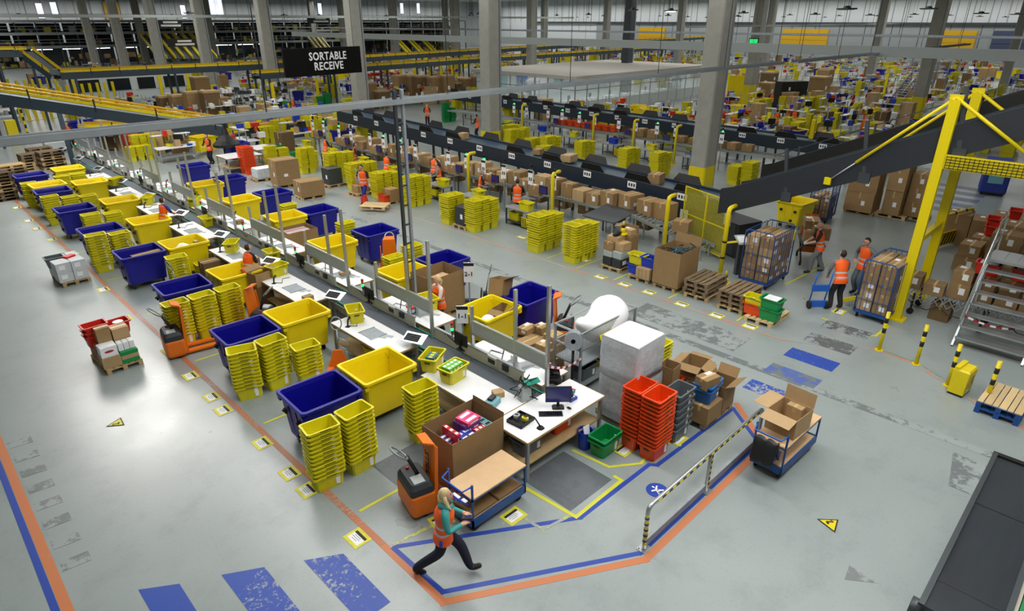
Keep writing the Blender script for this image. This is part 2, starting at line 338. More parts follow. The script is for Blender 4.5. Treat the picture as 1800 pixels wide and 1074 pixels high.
for px, py in [(1056, 487), (1098, 500), (1141, 514), (1198, 535), (1260, 555), (1318, 574), (1028, 457), (945, 436), (918, 417), (1475, 548), (1190, 772), (1097, 791)]:
    p = at(px, py); floor_label(p.x, p.y, -PI / 2 if px < 1400 and py < 700 else 0)
# small triangular truck warning stickers and the round walkway sign on the floor
def tri_sticker(px, py, rz, m):
    p = at(px, py); b = MB(); ZF[0] += .0001
    def tri(r, z, mi): b.slab([(r * math.cos(a), r * math.sin(a), z) for a in (PI / 2, PI * 7 / 6, PI * 11 / 6)], .001, mi)
    tri(.21, 0, 0); tri(.165, .0012, 1); b.box(-.01, -.04, .0024, .13, .03, .001, 0); b.box(.035, -.01, .0024, .04, .05, .001, 0); b.box(-.05, -.075, .0024, .03, .02, .001, 0)
    b.obj('warning_sticker', ['ink', m], floor, (p.x, p.y, .003 + ZF[0]), rz)
tri_sticker(1459, 921, 2.3, 'safety_yellow'); tri_sticker(206, 744, -.6, 'sticker_yellow')
b = MB(); p = at(1155, 862)
b.loft([[(r * math.cos(a * PI / 16), r * math.sin(a * PI / 16), z) for a in range(32)] for r, z in ((.2, 0), (.2, .003))], 0)
for a, c, wd in [((-.1, -.05), (.04, .02), .05), ((.04, .02), (.12, .0), .03), ((0, 0), (.02, -.12), .035), ((-.05, -.02), (-.12, -.12), .03), ((.0, .02), (-.04, .1), .03), ((.06, .05), (.09, .09), .03)]:
    b.bar((*a, .004), (*c, .004), wd, .002, 1)
b.obj('walkway_sticker', ['tape_blue', 'paper'], floor, (p.x, p.y, .002), .6)

# walls, roof
def wall(name, b, m, label): return tag(b.obj(name, m), label, None, kind='structure')
wx = MB().box(150.2, 85, 0, .4, 176, 14).obj('wall_back', 'wall_white'); tag(wx, 'white corrugated far wall of the hall above grey lower panels', kind='structure')
wy = MB().box(65, 170.2, 0, 170, .4, 14).obj('wall_left', 'wall_white'); tag(wy, 'white far wall behind the dark storage decks', kind='structure')
tag(MB().box(65, -6.2, 0, 170, .4, 14).obj('wall_right', 'wall_grey'), 'grey side wall of the hall beside the camera', kind='structure')
tag(MB().box(-12.2, 82, 0, .4, 176, 14).obj('wall_front', 'wall_grey'), 'grey side wall of the hall behind the first lane', kind='structure')
tag(MB().box(69, 82, 13, 163, 178, .3).obj('ceiling', 'roof_grey'), 'pale roof deck over the hall', kind='structure')
for k in range(60):   # upright ribs of the far walls' sheeting
    piece('wall_rib', 'wall_grey', wx, 149.96, 4 + k * 2.7, 7.2, .06, .12, 6.5)
for k in range(52): piece('wall_rib', 'wall_grey', wy, -8 + k * 2.9, 169.96, 7.2, .12, .06, 6.5)
for y0, y1, z0, z1, m in [(-4, 118, 0, 7.0, 'wall_grey')]: piece('lower_panel', m, wx, 149.9, (y0 + y1) / 2, z0, .1, y1 - y0, z1)
piece('ledge', 'steel_dark', wx, 149.7, 70, 7.0, .8, 148, .35)
for y in range(4, 118, 5): piece('panel_joint', 'steel_dark', wx, 149.83, y, 0, .04, .1, 7.0)
for y0, y1, m, dn in [(29.5, 36, 'gate_yellow', 0), (56, 66, 'gate_yellow', 0), (96, 104, 'gate_yellow', 0), (18, 27, 'navy_panel', 1)]:
    mat('gate_yellow', 'C89C0C', .5)
    piece('gate_panel', m, wx, 149.75, (y0 + y1) / 2, 1.6, .14, y1 - y0, 4.4)
    for k in range(4): piece('gate_slat', m, wx, 149.66, (y0 + y1) / 2, 1.7 + k * 1.08, .06, y1 - y0 - .2, 1.0)
WN = [0]
for px, py in [(70, 18), (95, 16), (322, 20), (352, 14), (380, 14), (562, 15), (706, 14), (735, 14)]:
    p = ray_on(px, py, 1, 169.9); wd = 3.4 if 340 < px < 390 else 1.2
    WN[0] += 1; wn = piece('window_%d' % WN[0], 'panel_grey', None, p.x, 169.9, p.z - 1.6, wd, .1, 4.2 if wd > 2 else 3)
    wn['kind'] = 'structure'; wn['label'] = 'bright window high in the far wall'
    piece('pane', 'sky_pane', wn, 0, -.6, -.46, .9, .3, .92)
# ---------------------------------------------------------------- prop builders
TL, TW, TH, NEST = .62, .43, .33, .088      # tote: long, wide, high, height it adds when nested
def tote_mesh(color, L=TL, W=TW, H=TH, stick=True):
    key = ('tote', color, L, W, H, stick)
    if key in MATS: return MATS[key]
    def ring(hx, hy, z, c=.03): return [(hx - c, -hy, z), (hx, -hy + c, z), (hx, hy - c, z), (hx - c, hy, z), (-hx + c, hy, z), (-hx, hy - c, z), (-hx, -hy + c, z), (-hx + c, -hy, z)]
    hx, hy = L / 2, W / 2; b = MB()
    b.loft([ring(hx - .065, hy - .055, 0), ring(hx - .038, hy - .034, H - .04), ring(hx, hy, H - .034), ring(hx, hy, H), ring(hx - .035, hy - .03, H), ring(hx - .075, hy - .065, .014)], 0)
    for s in (-1, 1):       # dark printed line under the rim, hand hole at the ends
        b.box(.02, s * (hy + .0006), H - .028, .2, .0012, .02, 1)
        b.box(s * (hx - .031), 0, H - .115, .012, .12, .035, 1)
    if stick:
        b.box(hx - .17, -(hy - .043), .06, .075, .012, .14, 2); b.box(hx - .053, -.08, .06, .012, .07, .13, 2)
    MATS[key] = b.mesh('tote', [color, 'print_dark', 'paper'])
    return MATS[key]
TOTES = []
def tote(x, y, z, rz, label, color='tote_yellow', group=None, rx=0, ry=0, L=TL, W=TW, H=TH, cat='tote', name='tote'):
    o = link(name, tote_mesh(color, L, W, H), None, (x, y, z), rz)
    o.rotation_euler = (rx, ry, rz)
    TOTES.append(o); return tag(o, label, cat, group)
CN = {'tote_yellow': 'yellow', 'tote_orange': 'orange', 'tote_red': 'red', 'tote_green': 'green', 'tote_blue': 'blue'}
def stack(x, y, n, rz, where, color='tote_yellow', z=0, jit=.005):
    """n nested totes, each an object; where names the stack"""
    for i in range(n):
        k = n - 1 - i
        lab = '%s %s tote of the stack %s' % ('topmost' if k == 0 else 'lowest' if i == 0 else nth(k) + ' down,', CN[color], where)
        tote(x + rnd.uniform(-jit, jit), y + rnd.uniform(-jit, jit), z + i * NEST, rz + rnd.uniform(-.009, .009), lab, color, 'nested %s totes in stacks' % CN[color])
def stack_stuff(x, y, n, rz, color='tote_yellow', z=0, mb=None):
    """far stacks: one stuff mesh, nested totes still real"""
    b = mb
    hx, hy = TL / 2, TW / 2
    for i in range(n):
        T = Matrix.Translation((x + rnd.uniform(-.02, .02), y + rnd.uniform(-.02, .02), z + i * NEST)) @ Matrix.Rotation(rz, 4, 'Z')
        def ring(a, c, zz): return [tuple(T @ Vector(q)) for q in ((a, -c, zz), (a, c, zz), (-a, c, zz), (-a, -c, zz))]
        rs = [ring(hx - .04, hy - .036, TH - .045), ring(hx, hy, TH - .036), ring(hx, hy, TH), ring(hx - .03, hy - .03, TH)]
        rs.insert(0, ring(hx - .06, hy - .05, 0) if i == 0 else ring(hx - .052, hy - .046, TH - .036 - NEST * .9))
        if i == n - 1: rs.append(ring(hx - .06, hy - .05, .05))
        b.loft(rs, 0, cap0=(i == 0), cap1=(i == n - 1))
TUB = {}
def make_tub(color):
    key = 'yellow' if 'yellow' in color else 'blue'
    if key in TUB: return None
    me = {}
    b = MB()
    b.loft([rrect(.545, .45, .19, .09), rrect(.605, .53, 1.04, .09), rrect(.645, .57, 1.035, .08), rrect(.66, .585, 1.05, .08), rrect(.66, .585, 1.105, .08), rrect(.65, .575, 1.115, .08), rrect(.6, .525, 1.112, .07), rrect(.58, .505, 1.03, .07), rrect(.515, .42, .24, .07)], 0, smooth=False)
    for sx in (-1, 1):      # moulded corner lugs under the rim and two upright ribs per side
        for sy in (-1, 1): b.box(sx * .585, sy * .505, .93, .1, .1, .08, 0)
        b.bar((sx * .54, -.15, .3), (sx * .603, -.15, .98), .03, .03); b.bar((sx * .54, .15, .3), (sx * .603, .15, .98), .03, .03)
    me['shell'] = b.mesh('shell', color)
    b = MB(); b.box(0, 0, .19, 1.0, .8, .05); b.box(0, .3, .16, 1.06, .06, .05); b.box(0, -.3, .16, 1.06, .06, .05); me['base_frame'] = b.mesh('base_frame', 'black')
    b = MB(); b.box(0, 0, .1, .05, .11, .08); b.box(0, 0, .16, .1, .1, .02); me['fork'] = b.mesh('fork', 'steel_dark')
    b = MB(); b.tube([(-.02, 0, .075), (.02, 0, .075)], .075, 12); me['wheel'] = b.mesh('wheel', 'rubber')
    b = MB(); b.box(0, 0, 0, .04, .1, .09); b.box(-.03, 0, .05, .05, .05, .03); me['catch'] = b.mesh('catch', 'black')
    TUB[key] = me; return None
def tub(x, y, rz, label, color='tub_yellow', group=None, detail=True, cat='wheeled bin', name='wheeled_tub'):
    make_tub(color); me = TUB['yellow' if 'yellow' in color else 'blue']
    t = thing(name, label, cat, (x, y, 0), rz, group)
    link('shell', me['shell'], t)
    if detail:
        link('base_frame', me['base_frame'], t)
        for sx in (-1, 1):
            for sy in (-1, 1):
                f = link('caster', me['fork'], t, (sx * .43, sy * .33, 0)); link('wheel', me['wheel'], f)
        for sy in (-1, 1): link('catch', me['catch'], t, (-.62, sy * .3, .72))
        link('catch', me['catch'], t, (-.57, -.15, .32))
    return t
def pallet(x, y, z, rz, label, m='wood', group='wooden pallets', name='pallet', blockm=None, nd=5, cat='pallet'):
    """1.2 x 0.8 pallet, long side along local x: five deck boards, three cross boards, nine blocks, three skids"""
    t = thing(name, label, cat, (x, y, z), rz, group); bm_ = blockm or m
    ys = [-.335 + .67 * i / (nd - 1) for i in range(nd)]
    for i, yy in enumerate(ys): piece('deck_board', m, t, 0, yy, .122, 1.2, .135 if i % 2 == 0 else .1, .022, rz=rnd.uniform(-.006, .006))
    for xx in (-.53, 0, .53): piece('cross_board', bm_, t, xx, 0, .1, .14, .8, .022)
    for xx in (-.53, 0, .53):
        for yy in (-.35, 0, .35): piece('block', bm_, t, xx, yy, .022, .14, .1, .078)
    for yy in (-.35, 0, .35): piece('skid', bm_, t, 0, yy, 0, 1.2, .1, .022)
    return t
CARD = {}
def carton(x, y, z, sx, sy, sz, rz, label, m='card', tape='tape', lab=0, group=None, name='carton', cat='box', parts=True):
    """closed shipping carton: body with flap seam, tape and stuck-on labels as parts"""
    key = (round(sx, 2), round(sy, 2), round(sz, 2), m)
    if key not in CARD:
        b = MB(); c = .006
        b.loft([[(i * (sx / 2 - k), j * (sy / 2 - k), zz) for i, j in ((-1, -1), (1, -1), (1, 1), (-1, 1))] for k, zz in ((c, 0), (0, c), (0, sz - c), (c, sz))], 0)
        for s in (-1, 1): b.box(0, s * (sy / 4 + .001), sz, sx - .02, sy / 2 - .008, .002, 0)
        CARD[key] = b.mesh('carton', m)
    o = tag(link(name, CARD[key], None, (x, y, z), rz), label, cat, group)
    if parts:
        if tape: piece('tape', tape, o, 0, 0, sz + .002, sx * 1.0, .055, .0015); piece('tape', tape, o, -sx / 2 - .0007, 0, sz * .7, .0015, .055, sz * .3)
        if lab & 1: piece('label', 'paper', o, sx * .2, sy * .22, sz + .002, min(.22, sx * .4), min(.15, sy * .35), .001)
        if lab & 2: piece('label', 'paper', o, -sx / 2 - .0008, -sy * .15, sz * .35, .0015, min(.14, sy * .4), min(.2, sz * .45))
        if lab & 4: piece('label', 'paper', o, -sx * .1, -sy / 2 - .0008, sz * .35, min(.2, sx * .4), .0015, min(.14, sz * .45))
    return o
def open_carton(x, y, z, sx, sy, sz, rz, label, m='card', flaps=(0, 0, 0, 0), fl=.5, group=None, name='open_carton', cat='box', mi='card_dark'):
    """open carton: four walls, bottom and four flaps given as opening angles (0 none, degrees from upright; -x, +x, -y, +y)"""
    t = thing(name, label, cat, (x, y, z), rz, group); w_ = .008; b = MB()
    b.box(0, 0, 0, sx, sy, w_)
    for s in (-1, 1): b.box(s * (sx / 2 - w_ / 2), 0, 0, w_, sy, sz); b.box(0, s * (sy / 2 - w_ / 2), 0, sx - 2 * w_, w_, sz)
    b.obj('walls', m, t)
    for i, a in enumerate(flaps):
        if not a: continue
        s = -1 if i in (0, 2) else 1; a_ = R(a)
        if i < 2: l = sy * fl; q = Vector((s * math.sin(a_) * l, 0, math.cos(a_) * l)); p0, p1 = Vector((s * sx / 2, -sy / 2, sz)), Vector((s * sx / 2, sy / 2, sz))
        else: l = sy * fl; q = Vector((0, s * math.sin(a_) * l, math.cos(a_) * l)); p0, p1 = Vector((-sx / 2, s * sy / 2, sz)), Vector((sx / 2, s * sy / 2, sz))
        MB().slab([p0, p1, p1 + q, p0 + q], .006).obj('flap', m, t)
    return t
def tube_handle(b, w_, h, r, mi=0, M=None):
    pts = [(-.03, 0, 0)] + [(w_ * math.sin(a) * -1 * (1 if True else 0), 0, h * .35 + h * .6 * (1 - math.cos(a)) / 2 + 0) for a in []]
def electric_jack(x, y, rz, label, tall=True, letters=None, group=None):
    """orange powered pallet truck: battery body with black hood, tapering mast shield, tiller with looped handle, two forks; drives along local +x (forks)"""
    t = thing('pallet_truck', label, 'pallet truck', (x, y, 0), rz, group)
    b = MB(); b.loft([rrect(.2, .34, .06, .06), rrect(.23, .36, .12, .07), rrect(.23, .36, .46, .07), rrect(.21, .34, .5, .07)]); b.obj('body', 'orange_paint', t)
    b = MB(); b.loft([rrect(.22, .35, .5, .07), rrect(.215, .345, .62, .08), rrect(.17, .3, .7, .08)]); b.obj('hood', 'charcoal', t)
    p = MB(); p.box(-.02, -.16, .70, .2, .22, .012); p.obj('control_label', 'panel_grey', t); MB().tube([(-.06, .2, .69), (-.06, .2, .74)], .03).obj('stop_button', 'led_red', t)
    b = MB()       # tapering shield carried up the load side
    b.loft([[(.2, yy, .1), (.27, yy, .1), (.33, yy, 1.32 if tall else 1.1), (.28, yy, 1.36 if tall else 1.12)] for yy in (-.3, -.27)], 0)
    b.slab([(.22, -.28, .1), (.22, .28, .1), (.3, .2, 1.3), (.3, -.2, 1.3)], .03); b.slab([(.3, -.2, 1.3), (.3, .2, 1.3), (.12, .14, 1.36), (.12, -.14, 1.36)], .03)
    b.obj('mast_shield', 'orange_paint', t)
    if letters: text('lettering', letters, .2, 'ink', t, (.235, 0, .85), Matrix(((0, 0, -1), (0, -1, 0), (-1, 0, 0))).to_euler(), bold=.03)
    b = MB(); b.tube([(.05, 0, .68), (.0, 0, .8), (-.12, 0, 1.12)], .035); b.obj('tiller', 'black', t)
    b = MB(); pts = [(-.12, -.02, 1.1)] + [(-.12 - .26 * (1 - math.cos(a)) / 2, -.15 * math.sin(a), 1.12 + .2 * (1 - math.cos(a)) / 2) for a in [k * PI / 8 for k in range(1, 16)]] + [(-.12, .02, 1.1)]
    pts = [(-.12 - .13 * (1 - math.cos(a)), .15 * math.sin(a), 1.1 + .13 * (1 - math.cos(a))) for a in [k * 2 * PI / 20 for k in range(21)]]
    b.tube(pts, .018, 6, cap=False); b.obj('handle', 'grey_metal', t)
    for s in (-1, 1): MB().box(.8, s * .19, .05, 1.15, .16, .05).obj('fork', 'orange_paint', t)
    for s in (-1, 1): MB().tube([(.02, s * .28 - .03, .06), (.02, s * .28 + .03, .06)], .06, 10).obj('wheel', 'rubber', t)
    return t
def hand_jack(x, y, rz, label, color='red_paint', h=1.2, group=None):
    """hand pallet truck: pump housing, tiller with looped handle, forks along local +x"""
    t = thing('hand_pallet_truck', label, 'pallet truck', (x, y, 0), rz, group)
    b = MB(); b.slab([(.05, -.25, .1), (.05, .25, .1), (.02, .1, .52), (.02, -.1, .52)], .05); b.box(-.06, 0, .12, .14, .16, .3); b.obj('pump_housing', color, t)
    b = MB(); b.tube([(-.08, 0, .35), (-.18, 0, h - .3)], .022); b.obj('tiller', 'grey_metal', t)
    b = MB(); b.tube([(-.18 - .05 * (1 - math.cos(a)), .13 * math.sin(a), h - .3 + .15 * (1 - math.cos(a))) for a in [k * PI / 10 for k in range(21)]], .016, 6, cap=False); b.obj('handle', 'grey_metal', t)
    for s in (-1, 1): MB().box(.6, s * .19, .05, 1.1, .16, .05).obj('fork', color, t)
    MB().tube([(-.07, -.09, .09), (-.07, .09, .09)], .09, 12).obj('wheel', 'rubber', t)
    return t
# ---- people: one skinned body in the photograph's pose, clothes as shells
def skin_mesh(joints, edges, sub=1):
    me = bpy.data.meshes.new('tmp_skin'); me.from_pydata([j[0] for j in joints], edges, [])
    o = bpy.data.objects.new('tmp_skin', me); COL.objects.link(o)
    md = o.modifiers.new('skin', 'SKIN'); md.use_smooth_shade = True; md.branch_smoothing = .4
    if not me.skin_vertices: me.attributes.new('skin', 'FLOAT', 'POINT')
    return o, me
def _skin(joints, edges, sub=2):
    bm_ = bmesh.new(); lay = bm_.verts.layers.skin.verify()
    vs_ = [bm_.verts.new(j[0]) for j in joints]
    for i, v in enumerate(vs_):
        r = joints[i][1]; v[lay].radius = r if isinstance(r, tuple) else (r, r); v[lay].use_root = (i == 0)
    for a, c in edges: bm_.edges.new((vs_[a], vs_[c]))
    me = bpy.data.meshes.new('tmp_skin'); bm_.to_mesh(me); bm_.free()
    o = bpy.data.objects.new('tmp_skin', me); COL.objects.link(o)
    md = o.modifiers.new('skin', 'SKIN'); md.branch_smoothing = .6; md.use_smooth_shade = True
    sb = o.modifiers.new('sub', 'SUBSURF'); sb.levels = sub; sb.render_levels = sub
    dg = bpy.context.evaluated_depsgraph_get(); ev = o.evaluated_get(dg); out = ev.to_mesh()
    V = [tuple(v.co) for v in out.vertices]; Fc = [tuple(p.vertices) for p in out.polygons]; ev.to_mesh_clear()
    bpy.data.objects.remove(o); bpy.data.meshes.remove(me)
    return V, Fc
BODY = ['shirt', 'trousers', 'skin', 'shoe', 'sleeve', 'eye', 'lip', 'glove']
def person(x, y, rz, label, pose=None, shirt='dark_cloth', sleeve=None, trousers='navy', hair='hair_dark', vest='hivis', h=1.75, long_hair=False, ponytail=False, group=None, sub=1, hood=None, woman=False, cap=None, short=False, gloves=False, z=0, vest2=True):
    """figure facing local +y. pose: hands, feet and lean in local metres for a 1.75 m body"""
    P = dict(lh=(-.22, .12, .82), rh=(.22, .12, .82), lf=(-.1, 0, 0), rf=(.1, 0, 0), lk=None, rk=None, lean=(0, 0, 0), head=(0, 0), le=None, re=None, hips=.93)
    P.update(pose or {}); s = h / 1.75
    hip = Vector((0, 0, P['hips'])); ln = Vector(P['lean']); sw = .18 if woman else .2
    chest = hip + Vector((0, .0, .36)) + ln * .75; neck = hip + Vector((0, 0, .55)) + ln; nb = neck - Vector((0, 0, .05))
    waist = hip + Vector((0, 0, .17)) + ln * .35
    hd = neck + Vector((0, .05, .12)) + Vector((P['head'][0] * .05, P['head'][1] * .05, 0))
    sh = {k: nb + Vector((sx * sw, 0, -.01)) for k, sx in (('l', -1), ('r', 1))}
    def mid(a, c, out, bend):
        m = (a + c) / 2; d = (c - a); L2 = max(0, bend ** 2 - (d.length / 2) ** 2) ** .5
        out = Vector(out); out = (out - d * (out.dot(d) / max(d.length_squared, 1e-6)))
        return m + (out.normalized() * L2 if out.length > 1e-4 else out)
    J = [(hip, (.165, .12)), (waist, (.125 if woman else .135, .095)), (chest, (.15, .105)), (nb, (.085, .075)), (neck + Vector((0, .015, .04)), (.05, .05)), (hd, (.06, .06))]
    E = [(0, 1), (1, 2), (2, 3), (3, 4), (4, 5)]; tagJ = ['t', 's', 's', 's', 'k', 'k']; ends = {}
    for k, sx in (('l', -1), ('r', 1)):
        hand = Vector(P[k + 'h']); el = Vector(P[k + 'e']) if P[k + 'e'] else mid(sh[k], hand, (sx * .7, -.8, -.4), .285)
        i = len(J); fw = (hand - el).normalized()
        J += [(sh[k], .07), (el, .054), (hand - fw * .04, .036), (hand, (.036, .022))]; E += [(3, i), (i, i + 1), (i + 1, i + 2), (i + 2, i + 3)]; tagJ += ['u', 'u', 'f', 'h']
        ends[k] = (hand, fw)
        ft = Vector(P[k + 'f']); an = ft + Vector((0, -.02, .09)); hp = hip + Vector((sx * .09, 0, -.06))
        kn = Vector(P[k + 'k']) if P[k + 'k'] else mid(hp, an, (0, 1, 0), .42)
        i = len(J); toe = Vector(P.get(k + 't', (0, 1, 0))).normalized()
        J += [(hp, .112), (kn, .088), (an, .068), (ft + toe * .05 + Vector((0, 0, .055)), .052), (ft + toe * .18 + Vector((0, 0, .042)), .04)]
        E += [(0, i), (i, i + 1), (i + 1, i + 2), (i + 2, i + 3), (i + 3, i + 4)]; tagJ += ['t', 't', 't', 'o', 'o']
    V, Fc = _skin(J, E, sub)
    segs = [(J[a][0], J[c][0], tagJ[c]) for a, c in E]
    mi_of = {'t': 1, 's': 0, 'k': 2, 'u': 4 if sleeve else 0, 'f': 2 if short else (4 if sleeve else 0), 'h': 7 if gloves else 2, 'o': 3}
    b = MB(); b.v = [tuple(Vector(v)) for v in V]
    for q in Fc:
        c = sum((Vector(V[i]) for i in q), Vector()) / len(q); best = None
        for a, e, tg in segs:
            d = e - a; tt = max(0, min(1, (c - a).dot(d) / d.length_squared)); ds = (c - a - d * tt).length
            if best is None or ds < best[0]: best = (ds, tg, tt)
        tg = best[1]
        if tg == 's' and best[2] < .15 and c.z < waist.z - .08: tg = 't'
        if tg == 'o' and c.z > .14: tg = 't' if best[2] < .3 else 'o'
        b.f.append(q); b.m.append(mi_of[tg]); b.sm.append(True)
    # hands: palm, four unequal curled fingers, thumb from the side
    for k, sx in (('l', -1), ('r', 1)):
        p, fw = ends[k]; side = fw.cross(Vector((0, 0, 1)))
        side = side.normalized() if side.length > .1 else Vector((1, 0, 0)); dn = side.cross(fw).normalized()
        if dn.z > 0: dn = -dn
        hm = 7 if gloves else 2
        for i, l in enumerate((.062, .074, .07, .055)):
            a = p + fw * .045 + side * (-.03 + .02 * i); m1 = a + fw * l * .5 + dn * .012; m2 = a + fw * l * .75 + dn * l * .5
            b.tube([a - fw * .04, a, m1, m2], [.01, .0095, .009, .007], 5, hm)
        ts = -sx if True else 1; a = p + side * (.034 * (1 if (side.x * -sx) > 0 else -1)); o_ = (a - p).normalized()
        b.tube([p, a + fw * .01, a + fw * .035 + o_ * .02 + dn * .012, a + fw * .06 + o_ * .014 + dn * .03], [.013, .012, .011, .008], 5, hm)
        b.loft([[tuple(p + fw * u + side * wv + dn * hv) for wv, hv in ((-.038 * q, -.013), (.038 * q, -.013), (.038 * q, .013), (-.038 * q, .013))] for u, q in ((-.04, .7), (0, .95), (.045, 1))], hm)
    # head with jaw, nose, eyes, mouth, ears
    tilt = Matrix.Rotation(-P['head'][1] * .35, 4, 'X'); yaw = Matrix.Rotation(-P['head'][0] * .6, 4, 'Z'); HM = Matrix.Translation(hd + Vector((0, .01, .035))) @ yaw @ tilt
    o0 = len(b.v); b.ball((0, 0, 0), .077, .096, .118, 2, 14, 10)
    for i in range(o0, len(b.v)):
        vx, vy, vz = b.v[i]
        if vz < 0: f_ = 1 + vz * 2.6; vx *= f_; vy = vy * (1 + vz * 1.2) + (-vz) * .14
        b.v[i] = tuple(HM @ Vector((vx, vy, vz)))
    b.add([(-.012, .09, .008), (.012, .09, .008), (.017, .092, -.032), (-.017, .092, -.032), (0, .122, -.026), (0, .098, .012)], [(0, 5, 4, 3), (5, 1, 2, 4), (3, 4, 2)], 2, True, HM)
    for sx in (-1, 1):
        b.ball((0, 0, 0), .012, .007, .007, 5, 6, 4, HM @ Matrix.Translation((sx * .031, .088, .01)))
        b.box(sx * .031, .092, .024, .032, .008, .006, 5, 0, HM)
        b.ball((0, 0, 0), .01, .02, .032, 2, 6, 4, HM @ Matrix.Translation((sx * .078, -.005, -.005)))
    b.box(0, .087, -.066, .042, .012, .009, 6, 0, HM)
    b.v = [tuple(Vector(v) * s) for v in b.v]
    root = thing('person', label, 'person', (x, y, z), rz, group)
    b.obj('body', [shirt, trousers, 'skin', 'shoe', sleeve or shirt, 'eye', 'lip', 'white_cloth'], root)
    # hair or cap
    hb = MB(); o0 = len(hb.v); hb.ball((0, 0, 0), .084, .103, .124, 0, 14, 10)
    hb.v = [tuple((HM @ Vector((vx, (vy - .012 if vz < .05 else vy - .006), vz + .008)))) if not (vy > .03 and vz < .055) else tuple(HM @ Vector((vx * .86, .03, max(vz, .02) * .9))) for vx, vy, vz in hb.v]
    if not long_hair: hb.v = [v if (HM.inverted() @ Vector(v)).z > -.06 else tuple(HM @ Vector(((HM.inverted() @ Vector(v)).x * .8, (HM.inverted() @ Vector(v)).y * .7, -.06))) for v in hb.v]
    if long_hair:
        for sx in (-1, 1): hb.tube([tuple(HM @ Vector(q)) for q in ((sx * .066, .0, .03), (sx * .078, -.02, -.07), (sx * .09, -.01, -.15), (sx * .09, .02, -.22))], [.028, .034, .03, .012], 7)
        hb.tube([tuple(HM @ Vector(q)) for q in ((0, -.06, .02), (0, -.085, -.08), (0, -.075, -.16))], [.06, .07, .03], 8)
    if ponytail: hb.tube([tuple(HM @ Vector(q)) for q in ((0, -.085, .03), (0, -.14, .0), (0, -.15, -.1), (0, -.12, -.2))], [.03, .034, .03, .01], 7)
    hb.v = [tuple(Vector(v) * s) for v in hb.v]
    hb.obj('cap' if cap else 'hair', cap or hair, root)
    if hood:
        g = MB(); g.tube([tuple((nb + Vector(q)) * s) for q in ((.05, .1, .02), (.1, .03, .05), (.07, -.06, .06), (-.07, -.06, .06), (-.1, .03, .05), (-.05, .1, .02))], [.03, .04, .05, .05, .04, .03], 8)
        g.obj('hood', hood, root)
    if vest:
        g = MB(); up = (neck - hip).normalized(); fwd = Vector((0, 1, 0)); rt = Vector((1, 0, 0)); fz = rt.cross(up) * -1
        L0 = (neck - hip).length
        prof = [(-.13, .196, .146, 0), (-.02, .188, .138, 0), (.03, .168, .12, 1), (.075, .166, .118, 0), (.12, .165, .118, 0), (.16, .165, .118, 1), (.205, .166, .12, 0), (.3, .178, .126, 0), (.38, .19, .122, 0), (.44, .205, .112, 0), (.49, .2, .095, 0), (.53, .1, .075, 0)]
        if woman: prof = [(a, c * 1.02, d * 1.08 + (.02 if .28 < a < .4 else 0), m) for a, c, d, m in prof]
        rings = []
        for a, hx, hy, m in prof:
            f_ = max(0, a) / .55; c = hip + Vector((0, 0, a)) + ln * min(1, f_ * 1.0)
            rings.append([tuple((c + rt * hx * math.cos(q) + up.cross(rt) * (hy * math.sin(q))) * s) for q in [2 * PI * i / 18 for i in range(18)]])
        for i in range(len(rings) - 1): g.loft([rings[i], rings[i + 1]], prof[i][3], True, cap0=False, cap1=False)
        g.obj('vest', [vest, 'hivis_band'], root)
    return root
# ---------------------------------------------------------------- sorting line in front: conveyor, benches
BAYS = [10.4, 14.05, 18.0, 21.8, 25.5, 29.3, 33.1, 37.3]
WHERE = ['nearest the walking woman', 'in the second bay', 'in the third bay', 'in the fourth bay', 'in the fifth bay', 'in the sixth bay', 'in the seventh bay', 'in the farthest bay']
line = thing('line_conveyor', 'long grey belt conveyor with green edges, posts and hanging panels between white benches', 'conveyor', (8.0, 24, 0))
Y0, Y1 = 6.9, 42.5
MB().box(0, (Y0 + Y1) / 2 - 24, .76, .5, Y1 - Y0, .03).obj('belt', 'belt_grey', line)
for sx in (-1, 1):
    MB().box(sx * .27, (Y0 + Y1) / 2 - 24, .72, .035, Y1 - Y0, .1).obj('edge_strip', 'teal_edge', line)
    MB().box(sx * .3, (Y0 + Y1) / 2 - 24, .58, .03, Y1 - Y0, .16).obj('side_rail', 'galv', line)
for k in range(10):
    for sx in (-1, 1): piece('leg', 'galv', line, sx * .28, 7.2 + k * 3.77 - 24, 0, .06, .06, .6)
